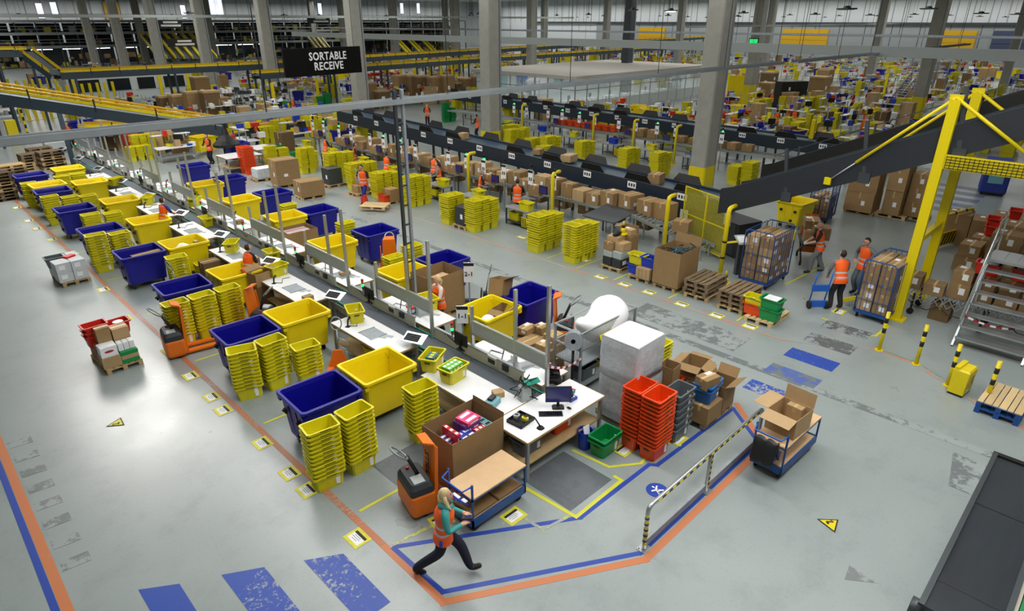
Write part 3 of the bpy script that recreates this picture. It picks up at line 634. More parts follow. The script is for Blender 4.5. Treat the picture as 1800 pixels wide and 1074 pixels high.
for k in range(10):
    y = 7.3 + 3.72 * k
    n = piece('hanging_panel', 'panel_grey', line, .22, y + 1.1 - 24, 1.46, .035, 2.18, .3)
    piece('panel_rim', 'alu', line, .22, y + 1.1 - 24, 1.75, .06, 2.22, .035); piece('panel_rim', 'alu', line, .22, y + 1.1 - 24, 1.44, .06, 2.22, .03)
    piece('guard_panel', 'panel_cream', line, .18, y + 2.05 - 24, .88, .03, 2.9, .28); piece('panel_rim', 'alu', line, .18, y + 2.05 - 24, 1.15, .06, 2.95, .03)
    for dy, hh in ((0, 3.25), (.9, 2.9), (2.25, 2.15)):
        if k == 0 and dy == 2.25: hh = 2.1
        piece('post', 'alu', line, .24, y + dy - 24, .0, .075, .055, hh)
        piece('post_foot', 'galv', line, .24, y + dy - 24, 0, .16, .16, .02)
    cb = MB()
    cb.tube([(.25, y + .5 - 24, 1.78), (.3, y + .8 - 24, 1.55), (.27, y + 1.0 - 24, 1.8), (.3, y + 1.3 - 24, 1.35), (.3, y + 1.4 - 24, 1.0)], .012, 5)
    cb.tube([(.2, y + 2.4 - 24, 1.2), (.16, y + 2.7 - 24, 1.02), (.17, y + 3.1 - 24, 1.15), (.2, y + 3.4 - 24, .95)], .014, 5); cb.obj('cable', 'black', line)
    cj = MB(); cj.box(.14, y + 1.5 - 24, .98, .05, .28, .2, 0); cj.box(.14, y + 1.1 - 24, 1.0, .05, .16, .14, 1); cj.box(.11, y + 1.5 - 24, 1.03, .02, .2, .1, 1)
    cj.obj('junction_box', ['panel_cream', 'charcoal'], line)
# signal lamps on the posts
def signal_lamp(x, y, z, label, on=True):
    t = thing('signal_lamp', label, 'lamp', (x, y, z), 0, 'stack lamps along the benches')
    MB().tube([(0, 0, 0), (0, 0, .12)], .02, 6).obj('stem', 'black', t)
    for i, m in enumerate(('led_green' if on else 'teal_edge', 'led_amber', 'led_red')): MB().tube([(0, 0, .12 + i * .07), (0, 0, .185 + i * .07)], .034, 10).obj('lens', m, t)
def bench(y0, y1, side, label, x0, x1, legs=True, shelf=True):
    t = thing('workbench', label, 'table', ((x0 + x1) / 2, (y0 + y1) / 2, 0)); w_, l = x1 - x0, y1 - y0
    b = MB(); b.box(0, 0, .86, w_, l, .04); b.obj('tabletop', 'white_top', t)
    e = MB()
    for s in (-1, 1): e.box(0, s * (l / 2 + .004), .86, w_, .008, .04); e.box(s * (w_ / 2 + .004), 0, .86, .008, l + .016, .04)
    e.obj('edge_band', 'wood', t)
    for sx in (-1, 1):
        for sy in (-1, 1): piece('leg', 'alu', t, sx * (w_ / 2 - .05), sy * (l / 2 - .05), 0, .06, .06, .86)
    if shelf: piece('shelf', 'wood', t, 0, 0, .32, w_ - .1, l - .12, .03)
    for sx in (-1, 1): piece('rail', 'galv', t, sx * (w_ / 2 - .05), 0, .8, .04, l - .15, .06)
    return t
def keyboard_stand(x, y, rz, label):
    t = thing('keyboard_stand', label, 'keyboard', (x, y, .9), rz, None)
    MB().box(0, 0, 0, .1, .1, .16).obj('bracket', 'galv', t)
    b = MB(); b.slab([(-.28, -.13, .14), (.28, -.13, .14), (.28, .16, .26), (-.28, .16, .26)], .02); b.obj('tray', 'alu', t)
    k = MB(); k.slab([(-.24, -.09, .168), (.14, -.09, .168), (.14, .12, .252), (-.24, .12, .252)], .012, 0)
    for r_ in range(4):
        for c_ in range(9): k.box(-.215 + c_ * .041, -.066 + r_ * .05, .182 + r_ * .02, .034, .036, .014, 1)
    k.obj('keyboard', ['charcoal', 'black'], t)
    return t
def flat_screen(x, y, rz, label, z=.9, sz=.48):
    t = thing('monitor', label, 'monitor', (x, y, z), rz)
    MB().loft([rrect(.12, .09, 0, .03), rrect(.1, .08, .02, .03)]).obj('foot', 'black', t); MB().box(0, .03, .02, .05, .03, .25).obj('neck', 'black', t)
    b = MB(); b.box(0, 0, .13, sz, .035, sz * .68); s = b.obj('casing', 'black', t); MB().box(0, -.019, .15, sz - .04, .004, sz * .68 - .04).obj('display', 'screen', s)
    return t
# left and right benches, one pair a bay
bench(7.35, 9.65, 0, 'white bench behind the big carton of bright packs', 6.85, 7.7)
bench(6.4, 7.32, 0, 'large white end table with computer and label printer', 6.75, 8.98)
for k, y in enumerate(BAYS[1:], 1):
    bench(y - 3.25, y - .75, 0, 'white bench left of the belt, %s' % WHERE[k], 6.82, 7.68)
for k in range(10):
    y = 7.3 + 3.72 * k
    bench(y + .25, y + 2.6, 1, 'white bench right of the belt, %s along the line' % nth(k), 8.36, 9.2)
    signal_lamp(8.19, y + 2.9, 1.18, 'red amber green stack lamp on the belt frame, %s along the line' % nth(k))
    keyboard_stand(7.55, y + 3.3 + (.0 if k else .2), -1.2, 'grey keyboard on slanted tray beside the belt, %s along the line' % nth(k))
    if k % 2 == 0 or k < 3: flat_screen(8.15, y + 2.55, PI / 2, 'black flat screen seen edge on at the belt guard, %s along the line' % nth(k), z=.95, sz=.42)
    # scale plate and hand scanner on each bench
def bench_kit(x, y, lab, side):
    t = thing('scale_plate', 'flat steel scale plate let into the white bench, %s' % lab, 'scale', (x, y, .9)); MB().box(0, 0, 0, .42, .5, .015).obj('plate', 'galv', t)
    for sy in (-1, 1): piece('rim', 'alu', t, 0, sy * .26, 0, .46, .02, .022)
    t = thing('hand_scanner', 'black hand scanner on white bench, %s' % lab, 'scanner', (x - .22 * side, y + .75, .9), .5)
    MB().loft([rrect(.06, .06, 0, .02), rrect(.04, .04, .02, .02)]).obj('base', 'black', t); MB().tube([(0, 0, .02), (.03, 0, .16), (.12, 0, .2)], [.02, .025, .035], 7).obj('scanner', 'black', t)
    t = thing('paper_sheet', 'white paper sheets lying on the white bench, %s' % lab, 'paper', (x + .1, y - .6, .9), .4); MB().box(0, 0, 0, .21, .3, .003).obj('sheet', 'paper', t); MB().box(.12, .18, 0, .21, .3, .002).obj('sheet', 'panel_grey', t)
    cb = MB(); cb.tube([(x - .2 * side, y + .75, .92), (x - .05, y + .6, .91), (x + .12 * side, y + .9, .91), (x + .3 * side, y + .8, .93)], .009, 5); tag(cb.obj('cable', 'black'), 'black scanner cable on the white bench, %s' % lab, 'cable')
for k, y in enumerate(BAYS[1:], 1): bench_kit(7.22, y - 2.0, '%s left of belt' % WHERE[k], 1)
for k in range(9): bench_kit(8.78, 7.3 + 3.72 * k + 1.2, '%s right of belt' % nth(k), -1)
# ---------------------------------------------------------------- bay tubs and tote stacks
TY = [(6.25, 10.38), (6.35, 14.1), (6.48, 18.1), (6.36, 21.9), (6.4, 25.5), (6.5, 29.4), (6.5, 33.9), (6.5, 37.9)]
TB = [(4.85, 10.3), (4.98, 14.0), (4.95, 18.0), (5.0, 21.9), (4.8, 25.4), (4.85, 29.2), (4.9, 33.1), (4.85, 37.4)]
for k in range(8):
    tub(*TY[k], rnd.uniform(-.04, .04) if k else -.02, 'yellow wheeled tub %s by the bench, left of the belt' % WHERE[k], 'tub_yellow', 'yellow tubs left of the belt')
    tub(*TB[k], rnd.uniform(-.04, .04) if k else -.04, 'blue wheeled tub %s at the orange floor line' % WHERE[k], 'tub_blue', 'blue tubs left of the belt')
tub(5.0, 34.6, .03, 'yellow wheeled tub behind the seventh bay blue tub', 'tub_yellow')
P2 = PI / 2
for x, y, n, rz, wh in [(4.14, 8.99, 12, -.12, 'beside the blue tub nearest the walking woman'), (4.83, 8.98, 12, .04, 'between near blue and yellow tubs'), (6.27, 8.9, 11, -.06, 'behind the big open carton'),
                        (4.43, 12.92, 11, -.3, 'at the orange line in the second bay'), (5.1, 12.9, 11, .03, 'in the middle of the second bay'), (5.75, 12.6, 8, -.12, 'by the yellow tub of the second bay'),
                        (4.3, 16.62, 11, .03, 'at the orange line in the third bay'), (4.97, 16.64, 11, .02, 'in the middle of the third bay'), (5.65, 16.65, 11, 0, 'by the yellow tub of the third bay'),
                        (5.72, 20.75, 9, -.1, 'beside the blue tub of the fourth bay'), (6.55, 20.85, 4, -.05, 'before the fourth yellow tub, low'),
                        (4.36, 24.1, 12, -.05, 'at the orange line in the fifth bay'), (5.05, 24.1, 11, .02, 'in the middle of the fifth bay'),
                        ]:
    stack(x, y, n, rz, wh)
far_b = MB()
for x, y, n in [(5.12, 28.1, 9), (5.85, 28.1, 8), (4.5, 31.55, 11), (5.2, 31.7, 9), (5.9, 31.8, 8), (4.45, 35.4, 10), (5.15, 35.6, 9), (5.85, 36, 10), (6.5, 36.1, 10)]: stack_stuff(x, y, n, 0, mb=far_b)
tag(far_b.obj('tote_stacks', 'tote_yellow'), 'nested yellow totes stacked in the farthest left bays', 'tote', kind='stuff')
# right side of the belt: tubs
for k, (x, y) in enumerate([(9.95, 10.85), (10.0, 14.6), (9.9, 18.45), (10.2, 22.4), (10.05, 26.0), (10.1, 29.8)]):
    tub(x, y, rnd.uniform(-.05, .05), 'yellow wheeled tub right of the belt, %s in its row' % nth(k), 'tub_yellow', 'yellow tubs right of the belt')
for k, (x, y) in enumerate([(11.35, 10.8), (11.45, 14.55), (11.6, 18.5), (11.5, 22.35), (11.5, 26.1), (11.3, 30.2), (11.2, 34.2)]):
    tub(x, y, rnd.uniform(-.04, .04) + PI, 'blue wheeled tub right of the belt, %s in its row by the aisle' % nth(k), 'tub_blue', 'blue tubs right of the belt')
aisle_b = MB()
for x, y, n, wh in [(10.6, 15.95, 9, 'behind the second right hand blue tub'), (11.35, 16.0, 11, 'at the aisle behind the second right hand blue tub'), (11.3, 19.95, 10, 'behind the third right hand blue tub'), (11.0, 23.75, 10, 'behind the fourth right hand blue tub'), (12.0, 7.5, 5, 'behind the caged trolley'), (11.85, 6.98, 5, 'behind the white wrapped pallet')]:
    if n == 5: stack(x, y, n, 0, wh, z=.145)
    else: stack_stuff(x, y, n, 0, mb=aisle_b)
tag(aisle_b.obj('tote_stacks', 'tote_yellow'), 'nested yellow totes behind the right hand blue tubs', 'tote', kind='stuff')
for i, (x, y) in enumerate([(11.92, 7.3)]): pallet(x, y, 0, 0, 'pallet under the low yellow totes behind the caged trolley')
# totes standing on the benches
for x, y, z, rz, lab in [(7.25, 9.75, .9, .5, 'yellow tote with books on near bench corner'), (7.25, 9.05, .9, .15, 'yellow tote holding green packs on near bench'), (7.35, 13.0, .9, 1.2, 'yellow tote on second bench end'), (7.35, 20.4, .9, .9, 'yellow tote on fourth bench by the hand scanner'), (7.35, 28.6, .9, 1.0, 'yellow tote on sixth bench by the belt'), (7.4, 17.3, .9, .2, 'yellow tote full of parcels before seated worker'),
                         (7.4, 33.2, .9, .3, 'yellow tote tilted on seventh bench'), (9.1, 12.3, .9, 1.4, 'yellow tote beside the blond worker at the right bench'), (7.98, 18.9, .8, 1.5, 'yellow tote riding on the belt in the third bay'), (7.98, 24.2, .8, 1.5, 'yellow tote riding on the belt in the fifth bay'), (8.6, 27, .9, .8, 'yellow tote on right bench of fifth bay'), (7.15, 11.9, .34, 1.57, 'yellow tote lying under second bench')]:
    tote(x, y, z, rz, lab, group=None)
def packs(x, y, z, nx, ny, sx, sy, sz, rz, m, lab, group, accent='paper', cat='pack', name='pack'):
    me = MB().box(0, 0, 0, sx, sy, sz, 0).box(0, 0, sz, sx * .7, sy * .45, .001, 1).box(0, -sy / 2, sz * .3, sx * .6, .001, sz * .4, 1).mesh(name, [m, accent])
    for i in range(nx):
        for j in range(ny):
            q = Matrix.Rotation(rz, 4, 'Z') @ Vector(((i - (nx - 1) / 2) * (sx + .006), (j - (ny - 1) / 2) * (sy + .006), 0))
            tag(link(name, me, None, (x + q.x, y + q.y, z), rz + rnd.uniform(-.04, .04)), lab, cat, group)
mat('pack_green', '6CC23C', .4); mat('pack_pink', 'D8407A', .35); mat('pack_red', 'C8242C', .35); mat('pack_blue', '2A3EA0', .35); mat('pack_violet', '5A3A8C', .35); mat('pack_cyan', '6FA6B0', .35); mat('pack_teal', '2B6B78', .4)
packs(7.23, 9.05, 1.12, 4, 2, .1, .12, .14, .15, 'pack_green', 'green pack in the yellow tote on near bench', 'green packs in the tote')
packs(7.25, 9.75, 1.1, 3, 1, .09, .2, .1, .5, 'pack_teal', 'book in the yellow tote at near bench corner', 'books in the tote', 'sticker_yellow', 'book', 'book')
# ---------------------------------------------------------------- the big open carton and its bright packs
open_carton(6.12, 7.42, .14, 1.22, .85, 1.05, .0, 'big open brown carton of bright packs beside the walking woman', 'card', (0, 4, 0, 0), .1, name='bulk_carton')
pallet(6.12, 7.42, 0, 0, 'pallet under the big open carton of bright packs')
o = MB().box(0, 0, .0, 1.18, .8, .62).obj('filler', 'card_dark'); o.location = (6.12, 7.42, .16); tag(o, 'layer of brown packing under the bright packs', 'packing')
for i, (dx, dy, dz, nx, ny, m, a, sx, sy, sz) in enumerate([(-.4, -.2, .78, 2, 2, 'pack_pink', 'pack_blue', .16, .12, .1), (-.38, .15, .78, 2, 2, 'pack_violet', 'paper', .16, .12, .1), (-.05, -.12, .78, 2, 2, 'pack_blue', 'paper', .15, .14, .2), (-.2, .1, .78, 1, 3, 'pack_red', 'paper', .08, .14, .26), (.18, .12, .78, 2, 2, 'pack_violet', 'paper', .18, .16, .28), (.2, .1, 1.06, 1, 2, 'pack_pink', 'paper', .34, .16, .07), (.3, -.2, .78, 3, 2, 'pack_red', 'paper', .09, .14, .18), (.46, .0, .78, 1, 3, 'pack_cyan', 'ink', .15, .14, .2)]):
    packs(6.12 + dx, 7.42 + dy, dz, nx, ny, sx, sy, sz, .05 * (i % 3), m, '%s pack in the big carton, %s cluster' % ({'pack_pink': 'pink', 'pack_violet': 'violet', 'pack_blue': 'blue', 'pack_red': 'red', 'pack_cyan': 'pale cyan'}[m], nth(i)), 'bright packs in the big carton', a)
# ---------------------------------------------------------------- blue platform carts
def cart(x, y, rz, label, n_shelf=2, L=1.25, W=.62, H=.72, post=1.02):
    t = thing('platform_cart', label, 'cart', (x, y, 0), rz)
    b = MB()
    for s in (-1, 1): b.box(0, s * (W / 2 - .015), .14, L, .03, .16); b.box(s * (L / 2 - .015), 0, .14, .03, W, .16)
    b.obj('deck_frame', 'blue_paint', t); MB().box(0, 0, .25, L - .06, W - .06, .03).obj('lower_deck', 'ply', t)
    s_ = MB(); s_.box(0, 0, H, L, W, .025); s_.obj('upper_shelf', 'ply', t)
    r_ = MB()
    for s in (-1, 1): r_.box(0, s * (W / 2 - .01), H - .03, L, .02, .03); r_.box(s * (L / 2 - .01), 0, H - .03, .02, W, .03)
    r_.obj('shelf_frame', 'blue_paint', t)
    for sx in (-1, 1):
        for sy in (-1, 1): piece('post', 'blue_paint', t, sx * (L / 2 - .015), sy * (W / 2 - .015), .28, .03, .03, (post if sx < 0 else H) - .28)
    h = MB(); h.tube([(-L / 2 + .015, -W / 2 + .02, post - .03), (-L / 2 - .16, -W / 2 + .06, post - .06), (-L / 2 - .16, W / 2 - .06, post - .06), (-L / 2 + .015, W / 2 - .02, post - .03)], .016, 8); h.obj('handle', 'blue_bright', t)
    for sx in (-1, 1):
        for sy in (-1, 1): MB().tube([(sx * (L / 2 - .12), sy * (W / 2 - .08) - .02, .07), (sx * (L / 2 - .12), sy * (W / 2 - .08) + .02, .07)], .07, 10).obj('wheel', 'rubber', t)
    return t
c1 = cart(5.81, 6.44, 0, 'blue two-tier plywood cart just behind the walking woman')
b = MB(); b.slab([(-.66, -.26, .62), (-.66, .26, .62), (-.84, .26, .8), (-.84, -.26, .8)], .02); b.box(-.76, -.05, .74, .1, .16, .01, 1); b.box(-.7, -.2, .7, .06, .1, .02, 1); b.obj('hanging_tray', ['tote_blue', 'paper'], c1)
for dx in (-.3, .3): carton(5.81 + dx, 6.44, .281, .56, .5, .05, 0, 'flat brown card lying on the lower deck of cart, %s half' % ('near' if dx < 0 else 'far'), name='flat_card', cat='cardboard', tape=None)
c2 = cart(10.85, 3.42, -.03, 'blue two-tier plywood cart at the end of the guard rail', L=1.5, W=.62)
b = MB(); b.box(-.8, 0, .5, .22, .4, .02); b.box(-.9, 0, .5, .02, .4, .1); b.box(-.8, -.2, .5, .22, .02, .1); b.box(-.8, .2, .5, .22, .02, .1); b.obj('hanging_tray', 'tote_blue', c2)
open_carton(10.75, 3.42, .745, .62, .58, .42, -.08, 'open brown carton with raised flaps on far blue cart', 'card_pale', (104, 6, 0, 88), .5)
carton(11.0, 3.4, .755, .2, .3, .38, -.08, 'small pale box standing inside the open carton on cart', 'card_pale', group=None)
g = MB()   # black jacket thrown over the handle
rg = []
for u in range(7):
    zz = .98 - abs(u - 3) * .17; rg.append([(-.12 + .03 * math.sin(v * 1.9 + u) + (u - 3) * .045, -.22 + v * .06, zz + .03 * math.sin(v * 2.3 + u * .7)) for v in range(8)])
vs_ = [p for r_ in rg for p in r_]; fs = [(i * 8 + j, i * 8 + j + 1, (i + 1) * 8 + j + 1, (i + 1) * 8 + j) for i in range(6) for j in range(7)]
g.add(vs_, fs, 0, True); o = g.obj('jacket', 'black', None, (9.98, 3.42, 0)); tag(o, 'black jacket thrown over the handle of far blue cart', 'jacket')
sd = o.modifiers.new('thick', 'SOLIDIFY'); sd.thickness = .05; sb = o.modifiers.new('sub', 'SUBSURF'); sb.levels = 1; sb.render_levels = 1
t = thing('spray_bottle', 'clear bottle standing in tray of far blue cart', 'bottle', (9.98, 3.28, .52)); MB().loft([rrect(.035, .035, 0, .03), rrect(.035, .035, .16, .03), rrect(.015, .015, .2, .012)], 0, True).obj('body', 'crate_blue', t); MB().tube([(0, 0, .2), (0, 0, .25)], .016, 8).obj('cap', 'white_cloth', t)
# ---------------------------------------------------------------- guard rail of the walkway
t = thing('guard_rail', 'galvanised walkway guard rail with black and yellow warning tape', 'railing', (6.95, 3.97, 0))
L_ = 3.95
pts = [(0, 0, .02), (0, 0, .74)] + [(.12 - .12 * math.cos(a), 0, .74 + .12 * math.sin(a)) for a in (.4, .8, 1.2, PI / 2)] + [(L_ - .12, 0, .86)] + [(L_ - .12 + .12 * math.sin(a), 0, .74 + .12 * math.cos(a)) for a in (.4, .8, 1.2, PI / 2)] + [(L_, 0, .02)]
MB().tube(pts, .036, 12).obj('tube_frame', 'alu', t)
for xx in (1.95, 2.02): MB().tube([(1.95, 0, .0), (1.95, 0, .84)], .034, 10).obj('post', 'alu', t) if xx < 2 else None
bb = MB(); bb.box(L_ / 2, 0, .02, L_ - .1, .02, .14); bb.box(L_ / 2, .02, .15, L_ - .1, .06, .012); bb.obj('kick_plate', 'galv', t)
for xx in (0, 1.95, L_):
    f_ = MB().box(xx, 0, 0, .2, .17, .012).obj('foot_plate', 'alu', t)
    for sx in (-1, 1): MB().tube([(xx + sx * .07, .05, .012), (xx + sx * .07, .05, .024)], .012, 6).obj('bolt', 'steel_dark', f_)
for k in range(11):        # spiral tape on the near upright
    MB().tube([(0, 0, .1 + k * .058), (0, 0, .1 + k * .058 + .03)], .0375, 12).obj('warning_band', 'safety_black' if k % 2 else 'safety_yellow', t)
for k in range(34):
    piece('warning_band', 'safety_black' if k % 2 else 'safety_yellow', t, .28 + k * .103, -.034, .842, .103, .012, .036)
for k in range(12): piece('warning_band', 'safety_black' if k % 2 else 'safety_yellow', t, 1.95, -.034, .1 + k * .06, .034, .01, .06)
# ---------------------------------------------------------------- end of the line: totes, wrapped pallet, cartons
for x, y, n, wh, c in [(9.17, 5.71, 13, 'behind, of the two orange stacks', 'tote_orange'), (9.15, 5.26, 13, 'in front, of the two orange stacks', 'tote_orange')]: stack(x, y, n, 0, wh, c)
tote(8.53, 6.0, 0, .02, 'green tote standing on the floor under the end table, lower one', 'tote_green'); tote(8.54, 6.0, .088, .02, 'green tote nested on top, beside the orange stacks', 'tote_green')
for i in range(2): pallet(9.86, 6.35, i * .0, PI / 2, 'pallet under the white wrapped load') if i == 0 else None
def wrapped(x, y, z, sx, sy, sz, label):
    t = thing('wrapped_load', label, 'wrapped pallet load', (x, y, z)); b = MB(); n = 5
    rings = []
    for k in range(n + 1):
        wv = .02 * math.sin(k * 2.1); rings.append([(px * (1 + wv * .3) + .012 * math.sin(k * 3 + i), py + .012 * math.cos(k * 2 + i * 1.7), sz * k / n) for i, (px, py, _) in enumerate(rrect(sx / 2, sy / 2, 0, .05, 2))])
    b.loft(rings, 0, True, cap1=False); b.obj('film_sides', 'film', t)
    tp = MB(); tp.loft([rings[-1], [(p[0] * .9, p[1] * .9, sz + .035) for p in rings[-1]], [(p[0] * .4, p[1] * .4, sz + .05) for p in rings[-1]]], 0, True); tp.obj('film_top', 'film_top', t)
    return t
wrapped(9.84, 6.38, .145, .98, .95, .98, 'white film wrapped pallet load, lower block behind the orange stacks'); wrapped(9.78, 6.36, 1.18, .98, .92, .82, 'white film wrapped pallet load, upper block behind the orange stacks')
for i in range(6): tote(9.95, 5.3, i * .16, 0, 'grey tote %s of the grey stack behind the orange totes' % ('lowest' if i == 0 else 'topmost' if i == 5 else nth(5 - i) + ' from top'), 'tote_grey', 'grey totes')
pallet(11.15, 5.35, 0, 0, 'pallet under the blue totes and cartons by the blue tape')
carton(10.8, 5.1, .145, .6, .42, .42, 0, 'brown carton under the blue tote', lab=0)
open_carton(11.45, 5.15, .145, .55, .45, .62, .05, 'tall open carton at pallet end by the blue tape', flaps=(0, 30, 60, 25))
for i in range(2): tote(10.85, 5.15, .57 + i * .1, .1, '%s blue tote under the small brown parcel' % ('lower' if i == 0 else 'upper'), 'crate_blue', 'blue totes')
carton(10.75, 5.12, .92, .42, .3, .24, -.2, 'brown parcel with white label lying on the blue totes', lab=1)
open_carton(11.15, 5.65, .8, .5, .45, .35, .15, 'open brown carton with spread flaps behind the blue totes', flaps=(110, 100, 118, 105), fl=.45)
carton(11.15, 5.65, .145, .5, .5, .64, 0, 'brown carton under the open carton with spread flaps')
tote(10.5, 5.85, .55, 0, 'orange tote lying under the tall brown box', 'tote_orange'); carton(10.5, 5.85, .145, .5, .4, .4, 0, 'brown carton below the orange tote beside white load')
open_carton(10.5, 5.88, .75, .36, .34, .48, .1, 'tall brown box with open top in the orange tote', 'card', (0, 0, 0, 0))
tote(10.7, 6.7, .7, 0, 'grey tote behind the white wrapped load', 'tote_grey'); carton(10.7, 6.7, 0, .6, .5, .7, 0, 'brown carton under the grey tote behind the white load')
# end table contents
flat_screen(8.0, 6.78, -.75, 'blue-lit flat screen on the end table', .9, .5)
t = thing('keyboard', 'black keyboard lying on the end table before the screen', 'keyboard', (7.72, 6.72, .9), -.75); b = MB(); b.box(0, 0, 0, .46, .16, .02, 0)
for r_ in range(4):
    for c_ in range(12): b.box(-.2 + c_ * .036, -.055 + r_ * .036, .02, .03, .03, .006, 1)
b.obj('keys', ['charcoal', 'black_gloss'], t)
t = thing('mouse', 'black computer mouse beside the keyboard', 'mouse', (8.12, 6.6, .9)); MB().ball((0, 0, .012), .032, .055, .022).obj('shell', 'black', t)
t = thing('label_printer', 'black label roll printer on the right bench end', 'printer', (8.72, 7.55, .9), -.7); b = MB(); b.box(0, 0, 0, .3, .34, .1); b.loft([rrect(.14, .1, .1, .03), rrect(.12, .07, .26, .03)]); b.obj('body', 'black', t); MB().tube([(-.1, .0, .24), (.1, 0, .24)], .13, 16).obj('roll', 'black_gloss', t)
t = thing('desk_microphone', 'black gooseneck stand on the end table edge', 'stand', (7.25, 6.55, .9)); MB().loft([rrect(.07, .07, 0, .05), rrect(.05, .05, .03, .04)]).obj('foot', 'black', t); MB().tube([(0, 0, .03), (-.05, .1, .2), (-.2, .3, .25), (-.25, .35, .15)], .014, 6).obj('neck', 'black', t)
for i, (dx, dy, m) in enumerate([(0, 0, 'pack_blue'), (.06, .08, 'pack_teal'), (-.04, .03, 'black_gloss')]): tag(MB().box(0, 0, 0, .2, .15, .06, 0).box(0, 0, .06, .15, .08, .001, 1).obj('pack', [m, 'paper'], None, (8.4 + dx, 6.78 + dy, .9 + .061 * i), .4 * i), '%s pack of the small pile on the end table' % nth(i), 'pack', 'packs on the end table')
MB_t = MB().box(0, 0, 0, .34, .26, .004, 0)
for i in range(3): MB_t.box(-.08 + .09 * i, .02, .004, .05, .16, .001, 1)
tag(MB_t.obj('printed_sheet', ['paper', 'pack_red'], None, (8.62, 6.98, .9), .2), 'red and white printed sheet on the end table', 'paper')
for i, (x, y) in enumerate([(7.12, 7.05), (7.18, 6.88)]):
    t = thing('tape_roll', '%s roll of parcel tape on the end table tray' % ('left' if i == 0 else 'right'), 'tape roll', (x, y, .97)); b = MB()
    b.loft([[(r_ * math.cos(a * PI / 10), r_ * math.sin(a * PI / 10), z) for a in range(20)] for r_, z in ((.04, 0), (.065, 0), (.065, .055), (.04, .055), (.04, 0))], 0, False, False, False); b.obj('ring', 'sticker_yellow' if i else 'panel_grey', t)
t = thing('desk_tray', 'black tray of tape rolls at the end table corner', 'tray', (7.15, 6.97, .9), .1); b = MB(); b.box(0, 0, 0, .4, .36, .02)
for s in (-1, 1): b.box(s * .19, 0, 0, .02, .36, .07); b.box(0, s * .17, 0, .4, .02, .07)
b.obj('tray', 'black', t)
tote(8.1, 6.85, .35, 0, 'orange tote on the shelf under the end table', 'tote_orange', cat='tote'); tote(7.15, 6.8, .35, 0, 'grey tote on the shelf under the end table', 'tote_grey')
t = thing('waste_bin', 'blue round waste bin under the end table edge', 'bin', (8.35, 6.35, 0)); MB().loft([[(r_ * math.cos(a * PI / 8), r_ * math.sin(a * PI / 8), z) for a in range(16)] for r_, z in ((.12, 0), (.15, .4), (.16, .41), (.145, .41), (.115, .02))], 0).obj('bucket', 'tote_blue', t); MB().slab([(-.08, -.05, .3), (.08, -.05, .3), (.1, .0, .5), (-.06, .02, .5)], .01).obj('paper_sheet', 'paper', t)
# jacks by the woman
electric_jack(4.95, 7.35, -.25, 'orange powered pallet truck behind the walking woman', letters='STILL')
# caged steel trolley with bubble wrap, foam roll
t = thing('cage_trolley', 'grey mesh sided steel trolley holding bubble wrap rolls', 'trolley', (10.7, 8.0, 0))
for sx in (-1, 1):
    for sy in (-1, 1): piece('post', 'galv', t, sx * 1.0, sy * .38, .1, .05, .05, 1.5)
for z in (.2, .75): piece('shelf', 'galv', t, 0, 0, z, 2.0, .76, .03)
for z in (1.15, 1.56):
    for sy in (-1, 1): piece('rail', 'alu', t, 0, sy * .38, z, 2.0, .03, .04)
    for sx in (-1, 1): piece('rail', 'alu', t, sx * 1.0, 0, z, .03, .76, .04)
b = MB()
for k in range(40): b.bar((-.98 + k * .05, -.38, 1.18), (-.98 + k * .05, -.38, 1.56), .006)
for k in range(8): b.bar((-.98, -.38, 1.2 + k * .05), (.98, -.38, 1.2 + k * .05), .006)
b.obj('mesh_panel', 'alu', t)
b = MB()
for k in range(15): b.bar((-1.0, -.35 + k * .05, .8), (-1.0, -.35 + k * .05, 1.15), .006)
b.obj('mesh_panel', 'alu', t)
for sx in (-1, 1):
    for sy in (-1, 1): MB().tube([(sx * .95, sy * .36 - .02, .08), (sx * .95, sy * .36 + .02, .08)], .08, 10).obj('wheel', 'rubber', t)
def soft(name, label, cat, loc, rings, m, sub=1):
    b = MB(); b.loft(rings, 0, True); o = b.obj(name, m, None, loc); tag(o, label, cat)
    s_ = o.modifiers.new('sub', 'SUBSURF'); s_.levels = sub; s_.render_levels = sub; return o
def blob(L, rs, zs, n=14, wob=.04):
    return [[(-L / 2 + L * i / (len(rs) - 1) + .0, r_ * math.cos(2 * PI * k / n) * (1 + wob * math.sin(k * 2.3 + i)), zs[i] + r_ * .9 * math.sin(2 * PI * k / n) * (1 + wob * math.cos(k * 1.7 + i * 2))) for k in range(n)] for i, r_ in enumerate(rs)]
soft('bubble_wrap', 'big white bubble wrap roll bulging over the mesh trolley', 'bubble wrap', (10.9, 8.02, .78), blob(1.75, [.05, .26, .36, .4, .46, .52, .5, .34, .06], [.8, .68, .5, .46, .52, .66, .7, .68, .68]), 'bubble')
tag(MB().slab([(-.3, 0, 0), (.3, 0, 0), (.3, .15, .3), (-.3, .15, .3)], .012).obj('yellow_sheet', 'safety_yellow', None, (10.6, 7.45, 1.05), 0), 'yellow sheet tucked inside the mesh trolley', 'sheet')
tote(10.2, 7.9, .23, 0, 'grey tote on the bottom shelf of mesh trolley', 'tote_grey'); tote(11.0, 7.9, .23, 0, 'yellow tote on the bottom shelf of mesh trolley')
t = thing('film_roll', 'grey roll of stretch film with black core on a stand', 'roll', (9.55, 7.72, 0))
MB().tube([(0, 0, 0), (0, 0, 1.3)], .03).obj('stand', 'black', t)
b = MB(); ax = Vector((-.75, -.55, .25)).normalized(); uu = ax.cross(Vector((0, 0, 1))).normalized(); vv = uu.cross(ax); c0 = Vector((.08, .06, 1.42))
def ringc(r_, d): return [tuple(c0 + ax * d + uu * r_ * math.cos(2 * PI * k / 20) + vv * r_ * math.sin(2 * PI * k / 20)) for k in range(20)]
